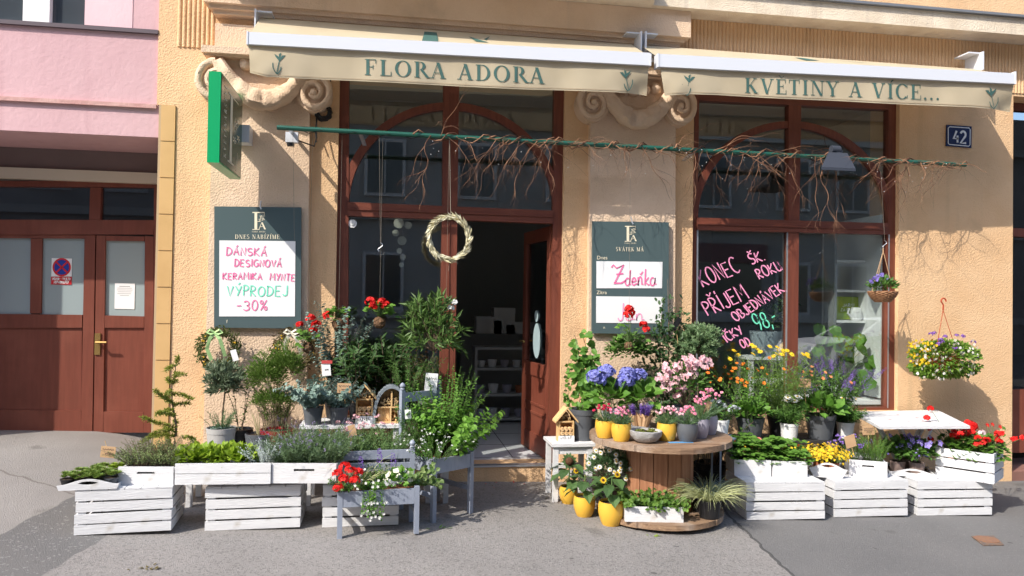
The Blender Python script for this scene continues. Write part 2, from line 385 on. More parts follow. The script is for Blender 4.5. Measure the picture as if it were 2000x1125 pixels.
def pxpos(Y): return lambda x, y: at(x, y, Y)
# ================================================================== ground
XL = at(304, 300, 0).x; XT = at(337, 520, 0).x; W1L = at(657.5, 450, 0).x; W1R = at(1100, 450, 0).x
W2L = at(1353, 450, 0).x; W2R = at(1755.5, 450, 0).x; XR = at(1978, 500, 0).x
def line_of(a, b):
    p, q = gnd(*a), gnd(*b); d = (q-p); n = V((-d.y, d.x, 0)).normalized(); return n.x, n.y, -(n.x*p.x+n.y*p.y)
def ground_material():
    m = bpy.data.materials.new('asphalt'); m.use_nodes = True; t = m.node_tree; N = t.nodes; Lk = t.links; b = N['Principled BSDF']
    ge = N.new('ShaderNodeNewGeometry'); sp = N.new('ShaderNodeSeparateXYZ'); Lk.new(ge.outputs['Position'], sp.inputs[0])
    def ma(op, a, bb=0.0, c=0.0):
        x = N.new('ShaderNodeMath'); x.operation = op
        for i, v in enumerate((a, bb, c)):
            if isinstance(v, (int, float)): x.inputs[i].default_value = v
            else: Lk.new(v, x.inputs[i])
        return x.outputs[0]
    def noi(s, de=4, lo=.3, hi=.7):
        n = N.new('ShaderNodeTexNoise'); n.inputs['Scale'].default_value = s; n.inputs['Detail'].default_value = de; Lk.new(ge.outputs['Position'], n.inputs['Vector'])
        r_ = N.new('ShaderNodeMapRange'); r_.inputs[1].default_value = lo; r_.inputs[2].default_value = hi; Lk.new(n.outputs[0], r_.inputs[0]); return r_.outputs[0]
    def mix(f, a, bb, mode='MIX'):
        x = N.new('ShaderNodeMix'); x.data_type = 'RGBA'; x.blend_type = mode
        for s_, v in ((x.inputs[0], f), (x.inputs[6], a), (x.inputs[7], bb)):
            if isinstance(v, tuple): s_.default_value = (*v, 1)
            elif isinstance(v, (int, float)): s_.default_value = v
            else: Lk.new(v, s_)
        return x.outputs[2]
    wob = ma('MULTIPLY', ma('SUBTRACT', noi(5, 6, 0, 1), .5), .10)
    def dist(l): return ma('ADD', ma('ADD', ma('MULTIPLY', sp.outputs[0], l[0]), ma('MULTIPLY', sp.outputs[1], l[1])), ma('ADD', wob, l[2]))
    def step(d, wdt=.006): 
        r_ = N.new('ShaderNodeMapRange'); r_.inputs[1].default_value = -wdt; r_.inputs[2].default_value = wdt; Lk.new(d, r_.inputs[0]); return r_.outputs[0]
    vo = N.new('ShaderNodeTexVoronoi'); vo.inputs['Scale'].default_value = 85; Lk.new(ge.outputs['Position'], vo.inputs['Vector'])
    sepc = N.new('ShaderNodeSeparateColor'); Lk.new(vo.outputs['Color'], sepc.inputs[0])
    chip = ma('GREATER_THAN', sepc.outputs[0], .93); chipd = ma('LESS_THAN', sepc.outputs[1], .2)
    big = noi(1.3, 5)
    a1 = mix(big, (.30, .28, .265), (.245, .23, .218)); a1 = mix(ma('MULTIPLY', chip, .28), a1, (.44, .41, .38)); a1 = mix(ma('MULTIPLY', chipd, .4), a1, (.11, .105, .10))
    a2 = mix(big, (.165, .160, .158), (.205, .198, .192)); a2 = mix(ma('MULTIPLY', chip, .25), a2, (.30, .29, .28)); a2 = mix(ma('MULTIPLY', noi(160, 2), .35), a2, (.10, .10, .10))
    a3 = mix(noi(2.2, 6), (.315, .295, .278), (.26, .243, .23)); a3 = mix(ma('MULTIPLY', noi(120, 2), .25), a3, (.2, .19, .18))
    a4 = mix(big, (.135, .132, .13), (.16, .155, .15)); a4 = mix(ma('MULTIPLY', chip, .5), a4, (.34, .33, .32))
    dr = dist(line_of((1455, 1036), (1545, 1122)))       # right-hand newer asphalt
    da = dist(line_of((0, 1044), (142, 971)))            # edge of the pale ramp
    db = dist(line_of((95, 1117), (210, 1046)))          # edge of the dark patch
    c = mix(step(dr), a1, a2)
    c = mix(ma('MULTIPLY', step(db), .9), c, a4)
    c = mix(step(da), c, a3)
    seam = ma('LESS_THAN', ma('ABSOLUTE', dr), .012)
    c = mix(ma('MULTIPLY', seam, .75), c, (.05, .05, .05))
    seam2 = ma('LESS_THAN', ma('ABSOLUTE', dist(line_of((0, 919), (112, 953)))), .008)
    seam2 = ma('MULTIPLY', seam2, ma('GREATER_THAN', da, .02)); c = mix(ma('MULTIPLY', seam2, .5), c, (.10, .08, .07))
    stain = noi(2.7, 3, .66, .72); c = mix(ma('MULTIPLY', stain, .35), c, (.07, .065, .06))
    gum = noi(9, 1, .76, .78); c = mix(ma('MULTIPLY', gum, .6), c, (.05, .048, .045))
    Lk.new(c, b.inputs['Base Color']); b.inputs['Roughness'].default_value = .9; b.inputs['Specular IOR Level'].default_value = .25
    bp = N.new('ShaderNodeBump'); bp.inputs['Strength'].default_value = .7; bp.inputs['Distance'].default_value = .006
    Lk.new(ma('ADD', noi(180, 3), ma('MULTIPLY', sepc.outputs[0], .5)), bp.inputs['Height']); Lk.new(bp.outputs[0], b.inputs['Normal'])
    return m
gm = MB(); xs = [-60, -30, -15, -9]+[-7+i*.2 for i in range(76)]+[10, 15, 30, 60]; ys = [-60, -30, -17, -12, -9]+[-7+i*.2 for i in range(43)]
nx = len(xs); gm.v = [(x, y, gz(x, y)) for y in ys for x in xs]
gm.f = [(j*nx+i, j*nx+i+1, (j+1)*nx+i+1, (j+1)*nx+i) for j in range(len(ys)-1) for i in range(nx-1)]; gm.m = [0]*len(gm.f)
tag(gm.build('pavement', ground_material(), smooth=True), kind='structure')
# ================================================================== the shop building
B = thing('shop_building', 'yellow stuccoed corner building with two arched brown shop windows and beige pilasters', 'building', (2, 0, 0))
ZT1, ZT2 = at(880, 148, 0).z, at(1550, 178, 0).z
ZS = at(1550, 804, 0).z; ZF = .14; ZTILE = at(320, 205, 0).z; TOP = 6.2; ZDR = at(1985, 188, 0).z
wl = MB()
wl.prism([(XL, ZTILE), (W1L, ZTILE), (W1L, TOP), (XL, TOP)], 0, .9)
wl.prism([(XT, -.5), (W1L, -.5), (W1L, ZTILE), (XT, ZTILE)], 0, .9)
wl.prism([(W1R, -.5), (W2L, -.5), (W2L, TOP), (W1R, TOP)], 0, .24)
wl.prism([(W2R, -.5), (XR, -.5), (XR, TOP), (W2R, TOP)], 0, .44)
wl.prism([(W1L, ZT1), (W1R, ZT1), (W1R, TOP), (W1L, TOP)], 0, .45)
wl.prism([(W2L, ZT2), (W2R, ZT2), (W2R, TOP), (W2L, TOP)], 0, .45)
wl.prism([(W2L, -.5), (W2R, -.5), (W2R, ZS), (W2L, ZS)], 0, .45)
wl.prism([(W1L, -.5), (at(870, 850, 0).x, -.5), (at(870, 850, 0).x, .58), (W1L, .58)], 0, .45)
wl.prism([(XR, ZDR), (XR+1.3, ZDR), (XR+1.3, TOP), (XR, TOP)], 0, .45)
wl.prism([(XR+1.3, -.5), (XR+9, -.5), (XR+9, TOP), (XR+1.3, TOP)], 0, .45)
wl.build('wall', m_wall, B)
st = MB(); st.prism([(at(870, 850, 0).x, -.5), (W1R, -.5), (W1R, ZF-.012), (at(870, 850, 0).x, ZF-.012)], 0, .3); st.build('doorstep', m_wall, B)
st = MB(); st.box((at(872, 900, 0).x, -.012, ZF-.011), (W1R-.03, .06, ZF+.004)); st.build('threshold_strip', m_steel, B)
# tiles
tl = MB(); xa, xb = at(309, 500, 0).x, XT-.003
for i in range(10):
    z1 = at(320, 205+71.2*i, 0).z; z0 = at(320, 205+71.2*(i+1), 0).z; tl.box((xa, -.012, z0+.004), (xb, .3, z1-.004))
tl.build('wall_tiles', m_tile, B)
gr = MB(); gr.box((xa-.02, -.004, -.3), (xb-.001, .89, ZTILE-.002)); gr.build('tile_bed', m_grout, B)
# pilasters, capitals
def pilaster(x0t, x1t, x0b, x1b, yt, yb):
    p = MB(); a, b_, c, d = at(x0t, yt, -.07), at(x1t, yt, -.07), at(x1b, yb, -.07), at(x0b, yb, -.07)
    p.prism([(d.x, -.4), (c.x, -.4), (b_.x, a.z), (a.x, a.z)], -.07, -.001); p.build('pilaster', m_pil, B)
pilaster(417, 606, 396, 600, 130, 850); pilaster(1154, 1320, 1148, 1319, 170, 850)
def spiral(mb, cx, cy, r, Y, turns=1.6, dirn=1, start=90):
    pts, rad = [], []
    for i in range(54):
        t = i/53; a = R(start)+dirn*t*turns*2*math.pi; q = r*(1-.84*t)
        c = at(cx, cy, Y); k = mpp(c); pts.append(c+V((q*k*math.cos(a), .012-.02*t, q*k*math.sin(a)*1.12))); rad.append((.030*(1-.35*t))*r/34)
    mb.tube(pts, rad, 8); mb.ball(at(cx, cy, Y-.005), .03, 10)
    for i in range(len(mb.v)): mb.v[i] = tuple(V(mb.v[i])+rv()*.0028)
def capital(vx, swag, aba, blk):
    for (cx, cy, r, dn) in vx:
        q = MB(); spiral(q, cx, cy, r, -.17, 1.7, dn, 90)
        c = at(cx, cy, -.15); k = mpp(c)*r
        n = 26; q.prism([(c.x+k*1.02*math.cos(2*math.pi*i/n), c.z+k*1.14*math.sin(2*math.pi*i/n)) for i in range(n)], -.15, -.001)
        smooth_by(q.build('volute', m_pil, B), 50)
    g = MB(); pts = []; rad = []
    for i in range(25):
        t = i/24; x = swag[0][0]*(1-t)**2+2*t*(1-t)*swag[1][0]+t*t*swag[2][0]; y = swag[0][1]*(1-t)**2+2*t*(1-t)*swag[1][1]+t*t*swag[2][1]
        pts.append(at(x, y, -.15)); rad.append(.050+.035*math.sin(math.pi*t))
    g.tube(pts, rad, 12)
    for i in range(len(g.v)): g.v[i] = tuple(V(g.v[i])+V((0,-1,0))*.045*(noise.noise(V(g.v[i])*16))+rv()*.007)
    for i in range(4): g.ball(at(swag[1][0]-30+i*22, swag[0][1]+14-abs(i-1.5)*4, -.10), .055, 8, jit=.006)
    smooth_by(g.build('swag', m_pil, B), 60)
    for (x0, y0, x1, y1, Y) in aba:
        q = MB(); a, b_ = at(x0, y0, Y), at(x1, y1, Y); q.box((a.x, Y, b_.z), (b_.x, -.001, a.z)); q.build('abacus', m_pil, B)
    q = MB(); a, b_ = at(blk[0], blk[1], -.075), at(blk[2], blk[3], -.075); q.box((a.x, -.075, b_.z), (b_.x, -.002, a.z)); q.build('capital_block', m_pil, B)
capital([(420, 158, 36, 1), (613, 180, 33, -1)], [(425, 118), (510, 262), (600, 140)], [(393, 87, 632, 116, -.20), (398, 103, 626, 122, -.16)], (420, 45, 606, 186))
capital([(1160, 200, 32, 1), (1330, 208, 32, -1)], [(1175, 165), (1245, 300), (1318, 172)], [(1130, 122, 1352, 150, -.20), (1136, 140, 1346, 156, -.16)], (1150, 90, 1322, 228))
# entablature steps
def bx(x0, x1, z0, z1, Y, name, m, y1=-.003):
    q = MB(); q.box((x0, Y, z0), (x1, y1, z1)); return q.build(name, m, B)
zA, zB, zC, zD = at(900, 61, -.10).z, at(900, 51, -.13).z, at(900, 40, -.17).z, at(900, 17, -.2).z
xr_ = at(1328, 88, -.1).x
bx(at(416, 33, -.1).x, xr_, zA, zB, -.10, 'cornice', m_pil); bx(at(408, 18, -.13).x, xr_+.03, zB, zC, -.135, 'cornice', m_pil)
bx(at(398, 2, -.17).x, xr_+.07, zC, 4.137, -.175, 'cornice', m_pil)
ZB = 4.14
q = MB(); xb0 = at(1232, 2, -.57).x; xb1 = at(1276, 17, -.24).x
out = [(-1.45, -.002), (-1.45, -.57), (xb0-.25, -.57)]+[(xb0-.25+(xb1-xb0+.25)*math.sin(R(a)), -.24-.33*math.cos(R(a))) for a in range(15, 91, 15)]+[(XR+8, -.24), (XR+8, -.002)]
def slab(mb, o, z0, z1):
    n = len(o); mb.add([(x, y, z0) for x, y in o]+[(x, y, z1) for x, y in o], [tuple(range(n)), tuple(range(2*n-1, n-1, -1))]+[(i, (i+1) % n, (i+1) % n+n, i+n) for i in range(n)])
slab(q, out, ZB, ZB+.155); q.build('balcony_slab', m_band, B)
q = MB(); slab(q, [(x, y-.035 if y < -.01 else y) for x, y in out], ZB+.157, ZB+.18); q.build('metal_flashing', M('lead_flashing', (.22, .23, .25), .5, metal=.3), B)
def fluted(x0, x1, z0, z1, pitch, y):
    q = MB(); n = max(2, round((x1-x0)/pitch)); pitch = (x1-x0)/n
    for i in range(n):
        c = x0+pitch*(i+.5); r_ = pitch*.46
        vs = []; 
        for z in (z0, z1):
            for j in range(7): a = math.pi*j/6; vs.append((c-r_*math.cos(a), y-r_*math.sin(a)*1.0, z))
        q.add(vs, [(j, j+1, j+8, j+7) for j in range(6)]+[tuple(range(6, -1, -1))])
    return q
smooth_by(fluted(at(346, 60, 0).x, at(420, 60, 0).x, at(380, 93, 0).z, 5.2, .036, .004).build('fluted_frieze', m_wall, B), 60)
smooth_by(fluted(xr_+.08, XR+1.2, at(1965, 181, 0).z, ZB-.001, .036, .004).build('fluted_frieze', m_wall, B), 60)
# ------------------------------------------------------------------ window 1 and entrance
YF = .05
def frame(parts, name='window_frame', m=None, Y=YF, d=.08, par=None):
    first = None
    for c in parts:
        q = MB(); q.quadpx(c, Y, Y+d); o = q.build(name, m or m_wood, par or B); first = first or o
    return first
def arch(cx, cy, xl, xr, ytop, thick, Y, d, par):
    c = at(cx, cy, Y); a = (at(xr, cy, Y).x-at(xl, cy, Y).x)/2; cxw = (at(xr, cy, Y).x+at(xl, cy, Y).x)/2; b_ = at(cx, ytop, Y).z-c.z
    q = MB(); n = 40; pi_, po = [], []
    for i in range(n+1):
        t = math.pi*i/n; pi_.append((cxw-a*math.cos(t), c.z+b_*math.sin(t))); po.append((cxw-(a+thick)*math.cos(t), c.z+(b_+thick)*math.sin(t)))
    for i in range(n):
        q.add([(pi_[i][0], Y, pi_[i][1]), (po[i][0], Y, po[i][1]), (po[i+1][0], Y, po[i+1][1]), (pi_[i+1][0], Y, pi_[i+1][1]),
               (pi_[i][0], Y+d, pi_[i][1]), (po[i][0], Y+d, po[i][1]), (po[i+1][0], Y+d, po[i+1][1]), (pi_[i+1][0], Y+d, pi_[i+1][1])],
              [(0,3,2,1), (1,2,6,5), (0,4,7,3)])
    q.build('arch_bar', m_wood, par)
def pane(c, Y, par, m=None):
    q = MB(); q.quadpx(c, Y, Y+.006); return q.build('pane', m or m_glass, par)
w1 = frame([[(654, 830), (660, 120), (682, 120), (679, 830)], [(1071, 913), (1080, 436), (1084, 120), (1108, 120), (1096, 913)]])
t1 = frame([[(680, 421.4), (680, 394.4), (1081, 411.3), (1081, 436.6)]], 'transom', m_woodh, YF-.018, .09)
q = MB(); q.quadpx([(682, 409), (682, 406.2), (1080, 421.5), (1080, 424)], YF-.03, YF-.0185); q.build('transom_bead', m_woodh, t1)
frame([[(863.5, 403.2), (866.5, 120), (897.5, 120), (893.5, 404.5)]], 'mullion', None, YF-.004, .075)
frame([[(856, 908), (863, 429.5), (893.5, 430.5), (886, 908)]], 'door_post', None, YF-.004, .085)
q = MB(); q.quadpx([(872, 905), (877, 432), (879, 432), (874, 905)], YF-.012, YF-.0045); q.build('post_bead', m_wood, B)
frame([[(679, 818), (679, 802), (857, 803), (857, 819)]], 'window_sill', m_woodh, YF-.03, .1)
arch(880, 404, 681.5, 1081, 214.5, .068, YF+.006, .045, w1)
pane([(676, 400), (676, 120), (1086, 120), (1084, 415)], YF+.04, w1); pane([(678, 806), (680, 418), (864, 425), (860, 806)], YF+.04, w1)
# window 2
w2 = frame([[(1347, 808), (1358, 150), (1366, 150), (1359, 808)], [(1731, 800), (1735, 458), (1736, 150), (1760, 150), (1756, 500), (1752, 800)]])
frame([[(1364, 196), (1364, 150), (1737, 168), (1737, 214)]], 'head_rail', m_woodh, YF-.002); frame([[(1350, 806), (1351, 796.5), (1732, 796), (1751, 801.5)]], 'bottom_rail', m_woodh, YF-.0025)
t2 = frame([[(1361, 448.8), (1361, 424.7), (1735, 435.8), (1735, 457.9)]], 'transom', m_woodh, YF-.018, .09)
q = MB(); q.quadpx([(1362, 438.5), (1362, 436), (1734, 446.5), (1734, 449)], YF-.03, YF-.0185); q.build('transom_bead', m_woodh, t2)
frame([[(1540, 430), (1541, 205), (1565, 206), (1561.5, 430.5)], [(1536.5, 797), (1539.5, 453.5), (1560.5, 454), (1557.5, 797)]], 'mullion', None, YF-.004, .075)
arch(1550, 431, 1363.5, 1735, 250, .066, YF+.006, .045, w2)
pane([(1358, 430), (1362, 190), (1738, 208), (1738, 440)], YF+.04, w2); pane([(1356, 800), (1360, 444), (1545, 449), (1542, 800)], YF+.04, w2); pane([(1553, 800), (1556, 449), (1737, 455), (1734, 800)], YF+.04, w2)
for c in ([(1358.5, 797), (1361, 449), (1364, 449), (1361.5, 797)], [(1733, 797), (1735.5, 458), (1738, 458), (1735, 797)], [(1535.5, 797), (1538, 454), (1540, 454), (1537, 797)]):
    gk = MB(); gk.quadpx(c, YF-.003, YF+.02); gk.build('glazing_bead', m_steel, w2)
# entrance leaf, open inwards
hp = at(1073.5, 905, .13); ep = atz(1022, 867, ZF+.01); hz = V((hp.x, .13, 0)); ez = V((ep.x, ep.y, 0)); LW = (ez-hz).length
LZ = at(1078, 438, .1).z-.012
uu = (ez-hz).normalized(); vv = V((-uu.y, uu.x, 0))    # u along the leaf
MD = Matrix(((uu.x, vv.x, 0, hz.x), (uu.y, vv.y, 0, hz.y), (0, 0, 1, 0), (0, 0, 0, 1)))
ld_ = MB(); z0, z1 = ZF+.012, LZ; sw = .085
for a, b_ in (((0, -.025, z0), (sw, .025, z1)), ((LW-sw, -.025, z0), (LW, .025, z1)), ((sw, -.025, z1-.12), (LW-sw, .025, z1)), ((sw, -.025, .86), (LW-sw, .025, .98)), ((sw, -.025, z0), (LW-sw, .025, z0+.17)), ((sw, -.012, z0+.17), (LW-sw, .012, .86))):
    ld_.box(a, b_, 0, MD)
for zz in (.50, .585): ld_.box((sw, -.022, zz), (LW-sw, .022, zz+.022), 0, MD)
dl = ld_.build('entrance_door', m_door, B)
q = MB(); q.box((sw-.005, -.004, .975), (LW-sw+.005, .004, z1-.115), 0, MD); q.build('pane', m_glassd, dl)
q = MB()
for s in (-1, 1): q.tube([MD @ V((LW-.06, s*.03, 1.17)), MD @ V((LW-.06, s*.07, 1.17)), MD @ V((LW-.19, s*.07, 1.17))], .009, 8)
q.build('handle', m_brass, dl)
q = MB(); oc = MD @ V((LW*.55, 0, 1.24)); n = 28
for (cu, cz, ru, rz_) in ((LW*.50, 1.19, .105, .165), (LW*.52, 1.42, .05, .055)):
    for s in (-.0085, .0085):
        q.add([MD @ V((cu+ru*math.cos(2*math.pi*i/n), s, cz+rz_*math.sin(2*math.pi*i/n))) for i in range(n)], [tuple(range(n))])
q.build('oval_sticker', M('sticker_blue_grey', (.36, .47, .50), .5), dl)
# right neighbouring doorway
q = MB(); q.box((XR+.002, .2, -.4), (XR+.05, .3, ZDR)); q.box((XR+1.2, .2, -.4), (XR+1.298, .3, ZDR)); q.box((XR+.05, .2, ZDR-.07), (XR+1.2, .3, ZDR-.003))
za, zb = at(1990, 446, .2).z, at(1990, 462, .2).z; q.box((XR+.05, .19, zb), (XR+1.2, .3, za)); q.box((XR+.05, .21, .12), (XR+.14, .29, zb)); q.box((XR+.14, .21, .12), (XR+1.2, .29, .75))
sd = q.build('side_door', m_door, B)
q = MB(); q.box((XR+.14, .24, .75), (XR+1.2, .246, zb)); q.box((XR+.05, .24, za), (XR+1.2, .246, ZDR-.07)); q.build('pane', m_glassd, sd)
q = MB(); q.box((XR+.003, .8, -.3), (XR+1.29, .85, ZDR)); q.build('hall_backing', M('hall_shade', (.06, .055, .05), .9), B)  # dark backing added behind the side door panes, coloured as an unlit hall
q = MB(); q.box((XR+.004, .01, -.3), (XR+1.29, .6, -.02)); q.build('side_step', M('red_tile_step', (.26, .13, .10), .7, col2=(.2, .10, .08), scale=5), B)
# the room behind the glass
rx0, rx1, ry1 = W1L-.6, W2R+.04, 5.4
q = MB(); q.box((rx0, .302, ZF-.1), (rx1+.6, ry1, ZF)); fl = q.build('room_floor', M('floor_tile_grey', (.62, .63, .65), .35, col2=(.56, .57, .59), scale=2), B)
q = MB()
for i in range(9): q.box((rx0, .32+.6*i, ZF+.001), (rx1+.5, .326+.6*i, ZF+.003))
for i in range(14): q.box((rx0+.37+.6*i, .32, ZF+.0012), (rx0+.377+.6*i, 5.3, ZF+.0032))
q.build('floor_joints', M('joint_dark', (.10, .10, .11), .8), B)
m_room = M('room_plaster', (.36, .36, .34), .9)
q = MB(); q.box((rx0-.1, .72, ZF), (rx0, ry1, 4)); q.box((rx1+.5, .46, ZF), (rx1+.6, ry1, 4)); q.box((rx0-.1, ry1, ZF), (rx1+.6, ry1+.1, 4)); q.box((rx0-.1, .453, 3.75), (rx1+.6, ry1+.1, 3.85)); q.build('room_wall', m_room, B)
q = MB(); q.box((W2R-.075, .15, .68), (W2R-.03, 1.15, 2.45)); q.box((W2R-.9, .15, .62), (W2R-.03, 1.2, .66)); q.build('display_panel', m_whitep, B)
q = MB(); q.box((W2L+.05, .245, .52), (W2R-.92, 1.3, .57)); q.build('display_shelf', M('display_grey', (.25, .26, .26), .7), B)
# ================================================================== pink neighbour
PY, DY = .02, .76
P = thing('pink_building', 'pink plastered building with a deep double-door entrance beside the yellow shop', 'building', (-3.5, 0, 0))
xp = XL+.06; zs = at(150, 261, PY).z; zsill = at(80, 50, PY).z; zled = at(150, 202, PY).z; jx = -3.95
q = MB(); q.prism([(-14, zs), (xp, zs), (xp, zsill), (-14, zsill)], PY, PY+.14); xw = at(166, 20, PY).x; xw0 = at(-60, 20, PY).x
q.prism([(xw+.36, zsill), (xp, zsill), (xp, 7), (xw+.36, 7)], PY, PY+.14); q.prism([(-14, zsill), (xw0, zsill), (xw0, 7), (-14, 7)], PY, PY+.14); q.prism([(-14, -.3), (jx, -.3), (jx, zs-.001), (-14, zs-.001)], PY, DY)
q.prism([(jx-.2, zs+.001), (xp, zs+.001), (xp, zs+.3), (jx-.2, zs+.3)], PY+.141, DY+.3)
q.build('wall', m_pink, P)
q = MB(); q.prism([(xw, zsill), (xw+.359, zsill), (xw+.359, 7), (xw, 7)], PY-.004, PY+.14); q.build('window_surround', m_pink2, P)
q = MB(); q.box((-14, PY-.03, zsill-.012), (XL-.002, PY-.001, zsill+.02)); q.build('sill_flashing', M('dark_flashing', (.10, .075, .09), .6), P)
q = MB(); q.box((-14, PY-.028, zled-.012), (XL-.004, PY-.001, zled+.02)); q.build('ledge', M('worn_plaster', (.50, .27, .25), .95, col2=(.62, .40, .36), scale=7, bump=.5, bscale=40), P)
q = MB(); q.box((xw0, PY+.05, zsill+.01), (xw0+.05, PY+.12, 7)); a, b_ = at(45, 30, PY+.04).x, at(97, 30, PY+.04).x; q.box((a, PY+.035, zsill+.02), (b_, PY+.12, 7)); q.box((xw0+.05, PY+.05, zsill+.005), (xw-.005, PY+.12, zsill+.045))
wf = q.build('window', m_whitep, P)
q = MB(); q.box((xw0, PY+.09, zsill), (xw, PY+.096, 7)); q.build('pane', M('dark_window_pane', (.05, .06, .07), .05, spec=.8), wf)
# lintel panel, pale moulding, the double door
def D(c, d0=DY, d1=DY+.06, name='door_frame', m=None, par=P, mb=None):
    q = mb or MB(); q.quadpx(c, d0, d1); return q.build(name, m or m_door, par) if mb is None else None
q = MB(); zl0, zl1 = at(150, 353, DY-.05).z, at(150, 332, DY-.05).z; zt = at(150, 270, DY).z
q.box((jx, DY-.01, zl1), (XL+.05, DY+.3, zs)); q.build('lintel_panel', M('plaster_greybrown', (.20, .15, .145), .9, col2=(.17, .13, .125), scale=3), P)
q = MB(); q.box((jx, DY-.06, zl0), (XL+.05, DY+.2, zl1-.001)); q.build('moulding', M('moulding_pale', (.62, .56, .46), .8), P)
q = MB()
for c in ([(-260, 362), (-260, 352), (300, 354), (300, 366)], [(-260, 458), (-260, 428), (300, 430), (300, 458)], [(174, 429), (176, 366), (197, 366), (196, 429)], [(300.5, 845), (300.5, 354), (318, 354), (318, 845)]): D(c, mb=q)
df = q.build('door_frame', m_door, P)
q = MB(); q.quadpx([(-260, 432), (-260, 358), (304, 362), (304, 434)], DY+.04, DY+.05); q.build('pane', m_glassd, df)
q = MB(); q.box((jx, DY+.9, 0), (XL+.05, DY+.95, zs)); q.build('hall_backing', M('hall_shade', (.06, .055, .05), .9), P)  # added dark backing: hides the sky behind the panes, colour stands for shade
def leafdoor(rails, panels, glass):
    q = MB()
    for c in rails: D(c, DY+.012, DY+.06, mb=q)
    for c in panels: D(c, DY+.03, DY+.055, mb=q)
    o = q.build('door_leaf', m_door, P); q = MB()
    for c in glass: q.quadpx(c, DY+.035, DY+.04)
    q.build('pane', m_frost, o); return o
l1 = leafdoor([[(-120, 845), (-120, 460), (-90, 460), (-90, 845)], [(58.5, 612), (60, 466), (82, 466), (80, 612)], [(158, 845), (165, 459), (186, 459), (180, 845)], [(-90, 464), (-90, 457), (165, 459), (165, 466)], [(-90, 640), (-90, 612), (160, 615), (160, 640)], [(-90, 845), (-90, 800), (158, 802), (158, 845)]],
         [[(-90, 801), (-90, 639), (160, 640), (159, 803)]], [[(-92, 614), (-92, 462), (60, 462), (60, 614)], [(78, 616), (81, 463), (166, 464), (162, 616)]])
l2 = leafdoor([[(182.5, 845), (188.5, 459.5), (206, 460), (201, 845)], [(280, 845), (283, 461), (300, 462), (299, 845)], [(206.5, 470), (206.5, 460), (282, 462), (282, 471)], [(204.5, 640), (204.5, 616), (281, 618), (280.8, 640)], [(202, 845), (202, 804), (279.8, 805), (279.8, 845)]],
         [[(201, 805), (201, 639), (282, 640), (281, 806)]], [[(202, 618), (204, 468), (284, 470), (282, 619)]])
q = MB(); q.quadpx([(184, 693), (185, 651), (196, 651), (195, 693)], DY-.0, DY+.011)
kb = at(191, 668, DY); q.tube([kb+V((0,.0,0)), kb+V((0,-.05,0))], .011, 8); q.tube([kb+V((0,-.05,0)), kb+V((.09,-.05,0))], .010, 8); q.build('handle', m_brass, l2)
# ================================================================== across the street (seen in the glass)
O = thing('opposite_building', 'grey apartment building across the street, reflected in the shop glass', 'building', (3, -20, 0))
q = MB(); q.box((-30, -24, -1), (40, -20, 15)); q.build('wall', M('plaster_grey', (.25, .24, .23), .9, col2=(.19, .185, .175), scale=.5), O)
for z in (.9, 4.35, 7.75, 11.1, 14.4): q = MB(); q.box((-30, -20.0, z), (40, -19.75, z+.28)); q.build('belt_course', M('belt_pale', (.32, .31, .29), .9), O)
q = MB(); q.box((2, -19.99, 3.15), (14, -19.80, 3.85)); q.build('shop_fascia', M('fascia_red', (.10, .035, .04), .6), O)
q = MB(); q.box((2.2, -19.99, 1.3), (13.8, -19.88, 3.1)); q.build('shop_glass', M('far_pane', (.03, .035, .04), .1), O)
wq = MB(); wq.box((-.12, -.08, -.12), (1.32, 0, 1.92)); wg = MB(); wg.box((0, .005, 0), (.57, .01, 1.8)); wg.box((.63, .005, 0), (1.2, .01, 1.8))
w0 = wq.build('window', M('far_frame', (.38, .37, .36), .7), O, local=True); p0_ = wg.build('pane', M('far_pane', (.03, .035, .04), .1), w0, local=True)
for i in range(22):
    for k in range(4):
        a, b_ = (w0, p0_) if i == k == 0 else (w0.copy(), p0_.copy())
        if a is not w0: COL.objects.link(a); COL.objects.link(b_); a.parent = O; b_.parent = a
        a.location = (-31+3*i+.25*(i % 3), .1, (1.3 if k == 0 else 1.9)+3.4*k)
